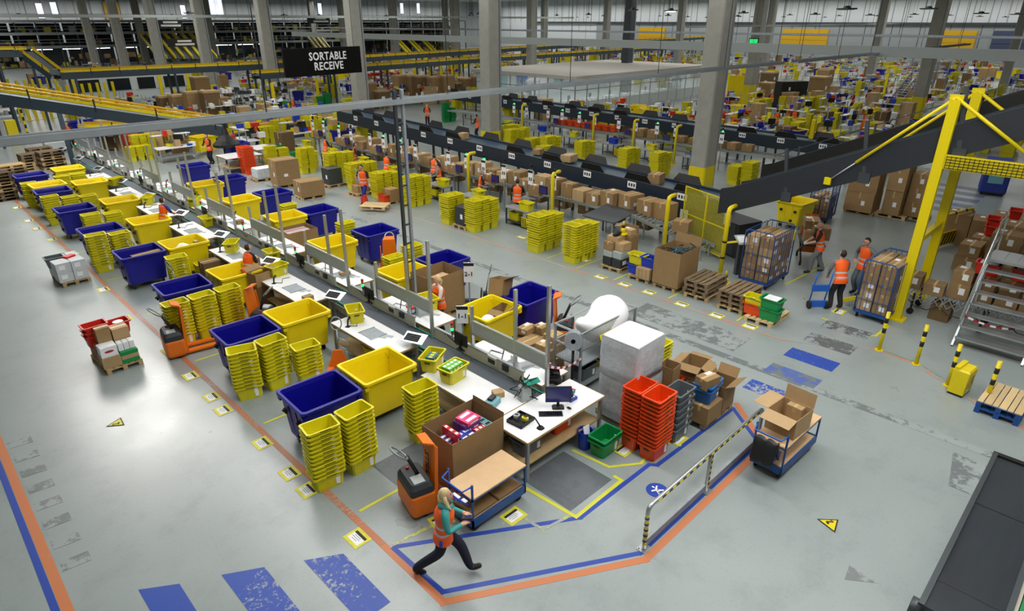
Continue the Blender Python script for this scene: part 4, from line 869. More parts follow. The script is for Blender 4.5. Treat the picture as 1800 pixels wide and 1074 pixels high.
b.loft([ringc(.05, .19), ringc(.2, .19), ringc(.2, -.19), ringc(.05, -.19)], 0, False, False, False); b.obj('film', 'galv', t)
MB().loft([ringc(.052, .193), ringc(.045, .193), ringc(.045, -.193)], 0, False, False, True).obj('core', 'black', t)
t = thing('barrier_tape', 'red and white barrier tape strung from the line to the trolley', 'tape', (0, 0, 0)); a, c = Vector((8.26, 7.3, 1.5)), Vector((9.7, 7.6, 1.0))
for k in range(12):
    p, q = a.lerp(c, k / 12), a.lerp(c, (k + 1) / 12); sg = lambda u: -.12 * math.sin(PI * u)
    MB().bar(p + Vector((0, 0, sg(k / 12))), q + Vector((0, 0, sg((k + 1) / 12))), .008, .05).obj('band', 'paper' if k % 2 else 'led_red', t)
# pile of parcels on a pallet right of the belt
pallet(10.0, 9.1, 0, PI / 2, 'pallet under the heap of small brown parcels right of the belt')
pile = [(-.38, -.3, 0, .38, .5, .35), (.02, -.3, 0, .38, .5, .35), (-.38, .25, 0, .38, .5, .35), (.02, .25, 0, .38, .5, .33), (-.35, -.35, .36, .42, .36, .26), (.1, -.3, .36, .36, .4, .3), (-.3, .1, .36, .5, .42, .36), (.18, .2, .34, .3, .4, .34), (-.42, .35, .36, .3, .3, .2), (-.05, .45, .7, .4, .3, .16), (.1, -.28, .67, .36, .34, .2), (-.3, -.33, .63, .3, .28, .16), (.2, .2, .69, .3, .3, .2)]
for i, (dx, dy, dz, sx, sy, sz) in enumerate(pile):
    carton(10.05 + dx, 9.1 + dy, .145 + dz, sx, sy, sz, rnd.uniform(-.1, .1), 'brown parcel, %s of the heap right of the belt' % nth(i), 'card_pale' if i % 3 else 'card', lab=[1, 3, 4, 1][i % 4], group='brown parcels on the pallet')
open_carton(10.9, 11.45, 1.0, .62, .42, .45, .35, 'open brown carton tipped on the nearest right blue tub', flaps=(0, 0, 60, 0)).rotation_euler = (.0, .25, .35)
o = open_carton(10.3, 10.7, .75, .5, .4, .3, .2, 'open carton inside the near right yellow tub', flaps=(110, 0, 60, 0)); soft('crumpled_paper', 'crumpled white paper in the near right yellow tub', 'paper', (9.8, 10.7, .7), blob(.6, [.04, .18, .2, .16, .03], [.1, .12, .14, .1, .1]), 'paper')
for i, (x, y) in enumerate([(6.2, 10.5), (6.3, 14.2), (6.45, 18.1), (6.35, 22.0)]): soft('crumpled_paper', 'white packing paper lying in the %s left yellow tub' % nth(i), 'paper', (x, y, .33 if i < 3 else .8), blob(.5, [.04, .14, .16, .12, .03], [.05, .08, .1, .07, .05]), 'paper')
# bulk carton and blond worker
pallet(10.35, 13.4, 0, 0, 'pallet under the open bulk carton of the blond worker')
open_carton(10.35, 13.45, .145, 1.2, .95, 1.15, 0, 'big open brown carton beside the blond worker at the bench', name='bulk_carton')
carton(10.45, 13.4, .16, .5, .4, .95, .1, 'brown box inside the bulk carton of the blond worker', 'card_pale')
def bay_sign(x, y, z0, h, label, body, face=-.79):
    t = thing('bay_sign', label, 'sign', (x, y, 0), face); piece('pole', 'galv', t, 0, 0, 0, .04, .04, z0 + h)
    p = MB().box(0, -.03, z0, .29, .02, h).obj('board', 'paper', t); piece('header', 'ink', t, 0, -.042, z0 + h - .1, .29, .005, .09)
    text('lettering', body, .18, 'ink', t, (0, -.045, z0 + h * .42), (PI / 2, 0, 0))
bay_sign(10.98, 12.8, .95, .6, 'white bay sign reading 2-1 on the bulk carton corner', '2-1'); bay_sign(9.22, 11.05, .85, .48, 'white bay sign reading 1-1 by the near right yellow tub', '1-1')
hand_jack(11.6, 12.9, 2.4, 'grey handled pallet truck beside the bulk carton', 'charcoal', 1.3)
electric_jack(11.5, 9.6, 2.2, 'orange pallet truck behind the near right blue tub')
electric_jack(11.1, 16.9, -2.2, 'orange pallet truck by the second right blue tub', tall=False)
electric_jack(3.95, 16.2, -.15, 'orange powered pallet truck under the third bay tote stacks')
electric_jack(6.15, 15.75, 2.2, 'orange powered pallet truck in the second bay gap', tall=False)
hand_jack(6.55, 12.6, -2.2, 'orange hand pallet truck in front of the second bench', 'orange_paint', 1.25)
hand_jack(6.5, 11.9, .4, 'looped handle pallet truck between the near yellow tubs', 'charcoal')
hand_jack(5.4, 19.7, .2, 'looped handle pallet truck in the fourth bay', 'charcoal', 1.3); hand_jack(5.2, 22.9, .6, 'looped handle pallet truck in the fifth bay', 'charcoal', 1.3)
carton(5.2, 21.75, .75, .95, .3, .28, .1, 'long flat brown carton lying in the fourth blue tub', 'card_dark')
carton(6.75, 20.3, .145, 1.0, .45, .65, 0, 'long brown carton beside the fourth yellow tub', 'card_dark'); pallet(6.7, 20.3, 0, 0, 'pallet under the long brown carton in the fourth bay')
open_carton(9.75, 20.6, .145, 1.1, .9, .95, 0, 'open bulk carton of slim packs right of the belt', name='bulk_carton'); pallet(9.75, 20.6, 0, 0, 'pallet under the bulk carton of slim packs')
packs(9.75, 20.6, .9, 9, 2, .09, .35, .1, 0, 'panel_grey', 'slim grey pack in the bulk carton right of the belt', 'slim packs in the bulk carton', 'pack_red')
# left lane: pallet of red totes and cartons, pallet of white boxes
pallet(2.76, 16.8, 0, PI / 2 + .05, 'pallet with red totes and mixed cartons in the left lane', 'wood')
for i, (dx, dy, dz, sx, sy, sz, m, lb) in enumerate([(-.2, -.38, .0, .4, .38, .28, 'card_pale', 'pale slatted carton at the near pallet corner'), (.2, -.38, 0, .38, .38, .1, 'tote_green', 'green edged carton lowest of its pile'), (.2, -.38, .105, .38, .38, .1, 'card_pale', 'green edged carton second of its pile'), (.2, -.38, .21, .38, .38, .1, 'tote_green', 'green edged carton topmost of its pile'), (-.2, -.38, .285, .36, .34, .26, 'paper', 'white box with red oval mark on left lane pallet'),
                                          (-.2, .05, 0, .38, .4, .5, 'card', 'brown carton in the middle of the left lane pallet'), (.2, .05, 0, .38, .4, .45, 'card_pale', 'pale carton in the middle of the left lane pallet'), (-.2, .42, 0, .38, .32, .4, 'card', 'brown carton at the far end of left lane pallet'), (.2, .42, 0, .38, .32, .4, 'card', 'brown carton at far corner of left lane pallet'), (-.16, -.1, .55, .3, .26, .36, 'card', 'brown box below the left red tote'), (.2, -.08, .5, .36, .32, .3, 'card_pale', 'taped brown box below the right red tote')]):
    carton(2.76 + dx, 16.8 + dy, .145 + dz, sx, sy, sz, .0, lb, m, lab=0, tape='tape' if 'card' in m else None, group=None)
MB().loft([[(.1 * math.cos(a * PI / 10), -.0012 * 1, .03 * math.sin(a * PI / 10)) for a in range(20)], [(.1 * math.cos(a * PI / 10), 0, .03 * math.sin(a * PI / 10)) for a in range(20)]]).obj('red_mark', 'led_red', [o for o in COL.objects if o.get('label') == 'white box with red oval mark on left lane pallet'][0], (0, -.171, .14))
for i, dx in enumerate((.07, .19, .31)): carton(2.76 + dx, 16.42, .46, .11, .22, .2, 0, '%s small white carton of three on the green pile' % nth(i), 'paper', tape=None, group='small white cartons')
for k in range(3): tote(2.52, 16.98, .5 + k * .12, .05, '%s red tote of the left pile on the lane pallet' % ('lowest', 'middle', 'topmost')[k], 'tote_red', L=.56, W=.4)
tote(3.02, 17.08, .62, .05, 'red tote holding a white tin on the lane pallet', 'tote_red', L=.56, W=.4); carton(3.02, 17.15, .145, .36, .3, .46, 0, 'brown carton under the red tote with tin')
t = thing('tin', 'white round tin inside the red tote', 'tin', (3.05, 17.08, .8)); MB().tube([(0, 0, 0), (0, 0, .12)], .12, 18).obj('can', 'grey_metal', t); MB().tube([(0, 0, .12), (0, 0, .125)], .11, 18).obj('lid', 'paper', t)
pallet(3.35, 23.95, 0, PI / 2 + .06, 'pallet of white boxes standing in the left lane')
for i, (dx, dy, dz, sx, sy, sz) in enumerate([(-.22, -.3, 0, .42, .55, .3), (.2, -.3, 0, .4, .55, .3), (-.22, .3, 0, .42, .55, .3), (.2, .3, 0, .4, .55, .3), (-.22, -.3, .305, .42, .55, .32), (.2, -.3, .305, .4, .55, .32), (.2, .3, .305, .4, .55, .32)]):
    carton(3.35 + dx, 23.95 + dy, .145 + dz, sx, sy, sz, .06, 'white box %s of the left lane pallet' % nth(i), 'wall_white', tape=None, lab=4, group='white boxes on the pallet')
tag(MB().box(0, 0, 0, .3, .2, .06, 0).obj('folded_vest', 'tote_red', None, (3.45, 23.9, .775), .5), 'red folded cloth lying on the white boxes', 'cloth')
tote(3.12, 24.3, .45, 0, 'dark tote sunk among the white boxes', 'tote_grey')
# people at the line
person(4.36, 5.86, -2.3, 'blond woman in orange vest walking past with a device in her hands', dict(lf=(.02, .42, .03), rf=(-.02, -.46, 0), rk=(.06, -.06, .47), lk=(-.07, .26, .5), lh=(-.06, .36, 1.12), rh=(.1, .33, 1.08), hips=.84, lean=(0, .06, 0), head=(.1, -.9), rt=(0, 1, -.4), lt=(0, 1, .5)), shirt='teal_cloth', sleeve='teal_cloth', trousers='navy', hair='hair_blond', h=1.72, long_hair=True, hood='teal_cloth', woman=True, sub=2)
wm = [o for o in COL.objects if o.get('label', '').startswith('blond woman in orange vest walking')][0]
t = tag(MB().box(0, 0, 0, .08, .15, .02, 0).box(0, .01, .02, .06, .09, .001, 1).obj('hand_device', ['black', 'screen'], None, (0, 0, 0)), 'small dark device held by the walking woman', 'device')
t.matrix_world = wm.matrix_basis @ Matrix.Translation((.02, .375, 1.095))
tag(MB().box(0, 0, 0, .1, .05, .08).obj('pouch', 'tote_blue', wm, (.18, -.02, .74)), None)
person(9.55, 12.35, 1.45, 'blond worker in orange vest packing at the right bench', dict(lh=(-.12, .4, 1.1), rh=(.14, .38, 1.08), head=(0, -1), lean=(0, .05, 0)), shirt='white_cloth', hair='hair_blond', ponytail=True, h=1.68, woman=True, short=True)
person(6.95, 18.4, -1.35, 'dark haired worker in orange vest leaning over a brown carton in third bay', dict(lh=(-.15, .42, .95), rh=(.15, .42, .95), head=(0, -1.2), lean=(0, .16, 0)), shirt='dark_cloth', h=1.66, woman=True, short=True, gloves=True)
person(7.0, 25.8, -1.3, 'worker in blue shirt and orange vest at the fifth bench', dict(lh=(-.12, .45, 1.05), rh=(.15, .45, 1.05), head=(0, -.8), lean=(0, .08, 0)), shirt='blue_cloth', h=1.72, short=True, gloves=True)
open_carton(6.85, 17.35, .75, .5, .4, .4, .2, 'open brown carton before the seated worker', flaps=(0, 70, 0, 60)); carton(6.85, 17.35, 0, .5, .45, .74, .1, 'brown carton under the open one in third bay', 'card_dark')

# equipment crowded round the end post of the line
t = thing('terminal_cluster', 'grey terminal box with green plate and wires on the end post', 'terminal', (7.75, 7.45, .9), -.3)
MB().loft([rrect(.12, .1, 0, .03), rrect(.11, .09, .3, .03), rrect(.06, .05, .36, .03)]).obj('box', 'panel_grey', t); MB().slab([(-.05, -.15, .38), (.3, -.1, .36), (.3, .02, .4), (-.05, .0, .42)], .02).obj('green_plate', 'teal_edge', t)
b = MB()
for k in range(7): b.tube([(rnd.uniform(-.1, .1), rnd.uniform(-.1, .1), .36), (rnd.uniform(-.2, .2), rnd.uniform(-.2, .1), .5), (rnd.uniform(-.3, .2), rnd.uniform(-.2, .2), .2), (rnd.uniform(-.25, .25), rnd.uniform(-.2, .2), .02)], .011, 5)
b.obj('cable', 'black', t)
t = thing('box_cutter_tray', 'blue and white printed card box on the near bench corner', 'box', (7.15, 7.75, .9), .3); MB().box(0, 0, 0, .3, .22, .12).obj('body', 'pack_cyan', t); MB().box(.02, .02, .12, .18, .1, .05).obj('insert', 'black_gloss', t)
for i, (x, y, sx, sy, sz, m) in enumerate([(7.45, 7.9, .22, .18, .12, 'card_pale'), (8.85, 9.35, .3, .25, .02, 'paper'), (8.75, 8.5, .36, .4, .16, 'paper'), (8.8, 12.6, .2, .25, .06, 'pack_red'), (7.1, 14.95, .26, .2, .14, 'card'), (7.35, 18.7, .22, .2, .2, 'card'), (8.8, 15.9, .3, .2, .12, 'card_pale'), (8.85, 19.6, .25, .3, .1, 'paper'), (8.8, 23.2, .25, .2, .15, 'card')]):
    tag(MB().loft([rrect(sx / 2, sy / 2, 0, .01), rrect(sx / 2, sy / 2, sz, .01)]).obj('small_parcel', m, None, (x, y, .9), rnd.uniform(-.4, .4)), 'small parcel left on a white bench, %s listed from the near end' % nth(i), 'parcel')
# ---------------------------------------------------------------- aisle side of the first receive line
def stack_group(x, y, n, where, real=True, cols=3, mb=None):
    for c in range(cols):
        if real: stack(x + c * .45, y, n - (c == 2 and n > 9) , P2, '%s, %s column' % (where, ('aisle', 'middle', 'inner')[c]))
        else: stack_stuff(x + c * .45, y, n - (c == 2), P2, mb=mb)
stack_group(16.3, 13.42, 13, 'nearest the pallet of hardware'); pass
mid_b = MB()
for x, y, n, cols in [(16.28, 15.1, 13, 3), (16.25, 18.55, 12, 3), (16.2, 20.1, 11, 2), (17.2, 19.0, 5, 2), (16.6, 23.4, 13, 3), (16.5, 25.75, 11, 3), (16.6, 28.1, 12, 2), (17.6, 28.6, 10, 2), (16.7, 30.4, 14, 2), (17.7, 31, 12, 2), (16.6, 33.2, 13, 2), (17.3, 34.2, 8, 2)]:
    stack_group(x, y, n, '', False, cols, mid_b)
for x, y, n, cols in [(29.2, 20.6, 13, 3), (29.4, 18.7, 13, 3), (30.0, 24.4, 11, 3), (29.0, 26.3, 13, 3), (29.0, 27.6, 10, 3), (28.9, 29.3, 14, 4), (29.9, 32.2, 12, 3), (30.6, 31.2, 13, 3), (27.9, 25.6, 9, 2), (31.3, 14.4, 11, 2), (31.2, 15.1, 8, 2)]:
    stack_group(x, y, n, '', False, cols, mid_b)
tag(mid_b.obj('tote_stacks', 'tote_yellow'), 'nested yellow totes in stacks along both receive lines', 'tote', kind='stuff')
def load(x, y, lab, deck='wood', rz=0): return pallet(x, y, 0, rz, lab, deck)
pallet(17.15, 11.95, 0, 0, 'pallet of dark hardware boxes at the aisle'); pallet(17.05, 10.75, 0, 0, 'pallet of blue and yellow totes at the aisle')
pallet(17.05, 9.75, 0, 0, 'pallet under the bulk carton of cables')
for i, (dx, dy, dz, sx, sy, sz, m, lb) in enumerate([(-.25, .18, 0, .55, .36, .3, 'charcoal', 0), (-.25, -.2, 0, .55, .36, .3, 'charcoal', 4), (.3, 0, 0, .5, .7, .35, 'card_dark', 0), (-.25, .18, .31, .55, .36, .2, 'panel_grey', 0), (-.25, -.2, .31, .5, .36, .24, 'panel_grey', 0), (-.25, .2, .52, .5, .36, .3, 'card', 0), (-.2, -.2, .56, .42, .36, .28, 'card_pale', 0), (-.1, .15, .83, .55, .45, .16, 'card_pale', 0), (.32, 0, .36, .45, .6, .6, 'card', 0), (.3, -.05, .97, .3, .4, .2, 'card_pale', 1)]):
    carton(17.15 + dx, 11.95 + dy, .145 + dz, sx, sy, sz, rnd.uniform(-.08, .08), '%s box of the hardware pallet at the aisle, counted upward' % nth(i), m, tape='tape' if 'card' in m else None, lab=lb, group='boxes on the hardware pallet')
open_carton(17.75, 12.1, .145, .45, .5, 1.15, .1, 'tall open carton behind the hardware boxes', flaps=(0, 0, 0, 100))
soft('cable_heap', 'black cables lying on the hardware boxes', 'cables', (17.0, 12.05, 1.16), blob(.5, [.03, .1, .12, .08, .02], [.04, .05, .06, .05, .03]), 'black')
def cone(x, y, z, lab):
    t = thing('traffic_cone', lab, 'cone', (x, y, z)); MB().loft([rrect(.17, .17, 0, .04), rrect(.17, .17, .03, .04), rrect(.1, .1, .06, .06)]).obj('foot', 'safety_yellow', t)
    MB().tube([(0, 0, .05), (0, 0, .22)], [.1, .065], 12).obj('sleeve', 'safety_yellow', t); MB().tube([(0, 0, .22), (0, 0, .32)], [.065, .045], 12).obj('band', 'safety_black', t); MB().tube([(0, 0, .32), (0, 0, .45)], [.045, .02], 12).obj('tip', 'safety_yellow', t)
cone(17.25, 12.0, 1.15, 'yellow cone with black band on top of the hardware boxes'); cone(18.3, 8.62, 0, 'yellow cone with black band on the floor behind the grey pallets')
tote(16.75, 11.0, .145, P2, 'blue tote under the yellow tote on the aisle pallet', 'tote_blue'); tote(16.78, 11.0, .475, P2, 'yellow tote on the blue one on the aisle pallet')
tote(16.75, 10.5, .5, P2, 'blue tote on brown boxes on the aisle pallet', 'tote_blue')
for i in range(4): carton(16.6 + .0, 10.35 + i * .13, .145, .4, .12, .36, 0, '%s thin brown box below the blue tote' % nth(i), 'card_pale', tape=None, group='thin boxes on the aisle pallet')
open_carton(17.0, 9.72, .145, 1.15, .92, 1.15, 0, 'big open brown carton full of tangled cables at the aisle', flaps=(0, 12, 0, 0), name='bulk_carton', fl=.3)
tag(MB().box(0, 0, 0, 1.1, .86, .78).obj('filler', 'card_dark', None, (17.0, 9.72, .16)), 'packing under the tangled cables', 'packing')
cb = MB()
for k in range(60):
    p = [Vector((rnd.uniform(-.5, .5), rnd.uniform(-.38, .38), rnd.uniform(.0, .3)))]
    for j in range(4): p.append(p[-1] + Vector((rnd.uniform(-.14, .14), rnd.uniform(-.14, .14), rnd.uniform(-.06, .08))))
    cb.tube([(max(-.52, min(.52, q.x)), max(-.4, min(.4, q.y)), max(.01, q.z)) for q in p], .014, 4, k % 3)
tag(cb.obj('cable_heap', ['black', 'tote_grey', 'pack_teal'], None, (17.0, 9.72, .945)), 'tangled dark cables filling the open bulk carton', 'cables', kind='stuff')
pc = 0
for x, y, n, m, wh in [(17.05, 8.65, 4, 'wood_old', 'grey stack by the cable carton'), (17.0, 7.5, 4, 'wood_old', 'grey stack before the roll cage')]:
    for i in range(n):
        pc += 1; pallet(x + rnd.uniform(-.03, .03), y + rnd.uniform(-.03, .03), i * .145, rnd.uniform(-.03, .03), '%s worn pallet counted upward in the %s' % (nth(i), wh), m if i else 'wood')
pallet(16.75, 6.5, 0, 0, 'fresh pallet under the green and orange totes', 'wood_new')
for i in range(2): tote(16.45, 6.3, .145 + i * .3, P2, '%s green tote of the pair on the fresh pallet' % ('lower', 'upper')[i], 'tote_green')
for i in range(2): tag(MB().box(0, 0, 0, .17, .38, .03).obj('paper_stack', 'paper', None, (16.36 + i * .19, 6.3, .75)), '%s white paper stack in the upper green tote' % ('left', 'right')[i], 'paper')
tote(16.5, 6.78, .145, P2, 'orange tote under the yellow one on the fresh pallet', 'tote_orange'); tote(16.5, 6.78, .34, P2, 'yellow tote nested in the orange one on the fresh pallet')
# yellow bent posts along the line
def bent_post(x, y, h, dx, lab):
    t = thing('bent_post', lab, 'post', (x, y, 0), 0, 'yellow bent posts of the receive lines')
    MB().tube([(0, 0, .02), (0, 0, h - .12), (dx * .04, 0, h - .03), (dx * .14, 0, h), (dx * .42, 0, h)], .075, 10).obj('tube', 'safety_yellow', t); MB().box(0, 0, 0, .25, .25, .02).obj('foot_plate', 'safety_yellow', t)
for i, (y, x) in enumerate([(16.8, 19.0), (11.45, 19.05), (22.2, 19.2), (38.5, 20.2)]): bent_post(x, y, 2.2, 1, 'yellow bent post of the first receive line, %s' % ['second from the mesh fence', 'nearest the mesh fence', 'third from the mesh fence', 'farthest'][i])
bent_post(18.85, 9.1, 2.3, 1, 'yellow bent post in front of the mesh fence with black bands')
for z in (.6, 1.15): MB().tube([(0, 0, z), (0, 0, z + .07)], .079, 10).obj('band', 'safety_black', [o for o in COL.objects if o.get('label', '').endswith('black bands')][0])
t = thing('side_rail', 'yellow tube rail with black bands beside the roll cage', 'railing', (19.0, 8.6, 0)); MB().tube([(-.12, .45, 1.15), (.3, .2, 1.15), (.45, -.1, 1.1), (.45, -.12, 0)], .04, 8).obj('tube', 'safety_yellow', t)
t = thing('terminal_stand', 'grey terminal stand with white papers by the yellow rail', 'stand', (19.35, 8.75, 0), -.6); piece('column', 'steel_dark', t, 0, 0, 0, .2, .14, 1.1); MB().slab([(-.2, -.2, 1.1), (.2, -.2, 1.1), (.2, .2, 1.3), (-.2, .2, 1.3)], .03).obj('desk', 'panel_grey', t); MB().slab([(-.15, -.15, 1.165), (.15, -.15, 1.165), (.15, .12, 1.3), (-.15, .12, 1.3)], .004).obj('paper_sheet', 'paper', t)
# mesh fence
t = thing('mesh_fence', 'yellow framed mesh fence panel at the foot of the black conveyor', 'fence', (20.55, 10.8, 0), math.atan2(-2.25, -.87) + PI)
b = MB()
for z in (.12, 1.15, 2.15): b.box(0, 0, z, 2.42, .03, .035)
for x in (-1.21, 1.21, 0): b.box(x, 0, 0 if x else .12, .04, .04, 2.18 if x else 2.05)
b.obj('frame', 'safety_yellow', t)
b = MB()
for k in range(48): b.bar((-1.2 + k * .05, 0, .14), (-1.2 + k * .05, 0, 2.15), .007)
for k in range(40): b.bar((-1.2, 0, .16 + k * .05), (1.2, 0, .16 + k * .05), .007)
b.obj('wire_mesh', 'sticker_yellow', t)
p = MB().box(-1.1, -.04, 1.3, .32, .015, .4, 0).box(-1.1, -.05, 1.6, .28, .004, .05, 1); [p.box(-1.1, -.05, 1.4 + .05 * k, .22, .004, .015, 1) for k in range(3)]; p.obj('notice', ['paper', 'ink'], t)
t = thing('shade_box', 'added dark box for the shade behind the yellow mesh fence', 'cabinet', (21.6, 10.6, 0), -.3); piece('body', 'charcoal', t, 0, 0, 0, 1.1, 2.6, 1.25); piece('box_panel', 'steel_dark', t, -.56, -.6, .1, .02, 1.1, 1.1); piece('box_panel', 'steel_dark', t, -.56, .6, .1, .02, 1.1, 1.1)  # dark box added to stand in for the under-conveyor shade behind the mesh
# first receive line: roller conveyor with cartons, black belt with skirts
def roller_line(name, label, x, y0, y1, z, wd, loc=True):
    t = thing(name, label, 'conveyor', (x, (y0 + y1) / 2, 0)); l = y1 - y0
    for s in (-1, 1): piece('side_rail', 'alu', t, s * wd / 2, 0, z - .1, .04, l, .12)
    b = MB()
    for k in range(int(l / .16)): b.tube([(-wd / 2, -l / 2 + k * .16, z - .02), (wd / 2, -l / 2 + k * .16, z - .02)], .025, 5)
    b.obj('rollers', 'grey_metal', t)['kind'] = 'stuff'
    for k in range(int(l / 3) + 1):
        for s in (-1, 1): piece('leg', 'steel_dark', t, s * (wd / 2 - .03), -l / 2 + .1 + k * 3, 0, .05, .05, z - .1)
    return t
roller_line('roller_conveyor', 'grey roller conveyor carrying cartons along the first receive line', 20.35, 11.8, 36, .95, .8)
roller_line('roller_conveyor', 'grey roller conveyor carrying orange totes along the second receive line', 34.7, 13, 42, 1.05, .9)
def skirt_belt(label, xa, ya, za, xb, yb, zb, wd, seed, loads):
    r_ = random.Random(seed); t = thing('belt_conveyor', label, 'conveyor', ((xa + xb) / 2, (ya + yb) / 2, 0)); O = Vector((t.location.x, t.location.y, 0))
    A, B_ = Vector((xa, ya, za)) - O, Vector((xb, yb, zb)) - O; d = B_ - A; n = Vector((d.y, -d.x, 0)).normalized(); up = Vector((0, 0, 1)); L_ = d.length
    MB().bar(A, B_, wd, .06).obj('belt', 'belt_blue', t)
    for s in (-1, 1): MB().bar(A + n * s * wd / 2 + up * -.22, B_ + n * s * wd / 2 + up * -.22, .06, .62).obj('side_wall', 'guard_blue', t)
    for s in (-1, 1): MB().bar(A + n * s * wd / 2 + up * .12, B_ + n * s * wd / 2 + up * .12, .1, .03).obj('lip', 'slate', t)
    k = 0
    while k * 2.35 < L_ - 2:
        for s in (-1, 1):
            if r_.random() < .85:
                p = A + d * ((k * 2.35 + .6 + (.9 if s > 0 else 0)) / L_) + n * s * (wd / 2 - .02); q = p + d.normalized() * 1.35
                MB().slab([p + up * .1, q + up * .1, q - d.normalized() * .22 + up * .42 + n * s * .1, p + d.normalized() * .22 + up * .42 + n * s * .1], .025).obj('side_skirt', 'black', t)
        p = A + d * ((k * 2.35 + 1.7) / L_) - n * -(wd / 2 + .035) * 1 + up * -.12; g = MB(); f_ = d.normalized()
        nn = n if (n.x * -1) > 0 else -n
        p = A + d * ((k * 2.35 + 1.7) / L_) + nn * (wd / 2 + .035) + up * -.2
        g.slab([p, p + f_ * -.42, p + f_ * -.42 + up * .26, p + up * .26], .008, 0)
        for u in range(3): g.slab([p + nn * .01 + f_ * (-.06 - .12 * u) + up * .07, p + nn * .01 + f_ * (-.13 - .12 * u) + up * .07, p + nn * .01 + f_ * (-.13 - .12 * u) + up * .19, p + nn * .01 + f_ * (-.06 - .12 * u) + up * .19], .004, 1)
        g.obj('number_plate', ['paper', 'ink'], t)
        for s in (-1, 1):
            w_ = A + d * ((k * 2.35) / L_) + n * s * (wd / 2 - .1); piece('leg', 'steel_dark', t, w_.x, w_.y, 0, .1, .1, max(.2, w_.z - .4))
        k += 1
    return t
skirt_belt('black belt conveyor with side skirts and number plates, first receive line', 21.9, 10.7, 1.7, 22.5, 38, 2.35, 1.35, 3, 0)
skirt_belt('black belt conveyor with side skirts, second receive line', 36.3, 11, 1.75, 38.5, 46, 1.85, 1.4, 5, 0)
cnum = 0
for k in range(30):        # cartons riding the rollers below the belt
    y = 12.4 + k * .78 + rnd.uniform(-.1, .1); cnum += 1
    sx, sy, sz = rnd.uniform(.5, .8), rnd.uniform(.5, .74), rnd.uniform(.35, .68)
    carton(20.4 + rnd.uniform(-.1, .1), y, .955, sx, sy, sz, rnd.uniform(-.2, .2), '%s carton on the first roller line, counted from the mesh fence' % nth(k), rnd.choice(['card', 'card_pale', 'card']), lab=rnd.choice([0, 2, 3, 6]), group='cartons on the first roller line')
for k in range(16):
    y = 13.6 + k * 1.45
    carton(21.0, y, .2, .55, .7, rnd.uniform(.3, .6), rnd.uniform(-.2, .2), 'brown carton under the black belt, %s from the mesh fence' % nth(k), 'card', lab=2, group='cartons under the first belt')
rt = thing('cross_belt', 'steel chute sloping down beside the roller line', 'chute', (19.4, 14.2, 0)); MB().slab([(-.9, -.9, .95), (.6, -.9, 1.1), (.6, .6, 1.1), (-.9, .6, .95)], .03).obj('plate', 'steel_dark', rt)
for sx in (-.85, .5):
    for sy in (-.8, .5): piece('leg', 'galv', rt, sx, sy, 0, .05, .05, .95)
rt = thing('incline_roller', 'short aluminium roller conveyor sloping to the floor by the mesh fence', 'conveyor', (19.9, 11.6, 0))
for s in (-1, 1): MB().bar((-.6, 1.2 + .0, 1.0) if False else (s * .32, 1.7, 1.05), (s * .32, -1.5, .45), .05, .12).obj('side_rail', 'alu', rt)
b = MB()
for k in range(18): b.tube([(-.3, 1.6 - k * .17, 1.04 - k * .0325), (.3, 1.6 - k * .17, 1.04 - k * .0325)], .025, 6)
b.obj('rollers', 'grey_metal', rt)['kind'] = 'stuff'
for y, h in ((1.5, 1.0), (-1.3, .45)):
    for s in (-1, 1): piece('leg', 'galv', rt, s * .3, y, 0, .05, .05, h)
carton(19.9, 11.3, .82, .5, .6, .4, .2, 'brown carton on the sloping roller conveyor', 'card')
# stations along the first line: bench with tote, sign poles, screen
def station(x, y, lab, k):
    t = thing('packing_station', 'receive bench with screen and tote shelf, %s' % lab, 'workstation', (x, y, 0), 0, None)
    MB().box(0, 0, .68, .62, 1.3, .04).obj('tabletop', 'galv', t)
    for sx in (-1, 1):
        for sy in (-1, 1): piece('leg', 'steel_dark', t, sx * .26, sy * .6, 0, .05, .05, .68)
    piece('lower_shelf', 'steel_dark', t, 0, 0, .14, .6, 1.25, .03); piece('warning_plate', 'safety_yellow', t, -.33, -.5, .08, .02, .3, .4)
    b = MB()
    for i in range(4): b.slab([(-.345, -.64 + i * .09, .1), (-.345, -.6 + i * .09, .1), (-.345, -.55 + i * .09, .46), (-.345, -.59 + i * .09, .46)], .004)
    b.obj('warning_stripe', 'safety_black', t)
    for j, dy in enumerate((-1.0, .3)):
        piece('sign_pole', 'alu', t, .9, dy, 0, .05, .05, 2.1); s_ = piece('sign_board', 'paper', t, .86, dy, 1.5, .02, .26, .62); piece('sign_header', 'ink', t, .845, dy, 2.0, .012, .26, .1)
        MB().tube([(.9, dy, 2.1), (.9, dy, 2.2)], .05, 8).obj('lens', 'led_green' if j == k % 2 else 'black', t); piece('lamp_cap', 'black', t, .9, dy, 2.2, .08, .08, .14)
        for q in range(2): piece('print', 'ink', t, .845, dy - .05 + .1 * q, 1.66, .01, .05, .14)
    piece('arm', 'alu', t, .6, -.2, 1.08, .5, .5, .03); kb = piece('keyboard', 'charcoal', t, .55, -.2, 1.11, .2, .42, .025)
    sc = piece('monitor', 'black', t, .95, -.35, 1.2, .04, .46, .34); piece('display', 'screen', t, .925, -.35, 1.22, .006, .42, .3)
    return t
ST = [(18.2, 17.8), (18.2, 20.7), (18.4, 23.4), (18.4, 27.3), (18.6, 30.4), (18.7, 33.8), (19.0, 37.4)]
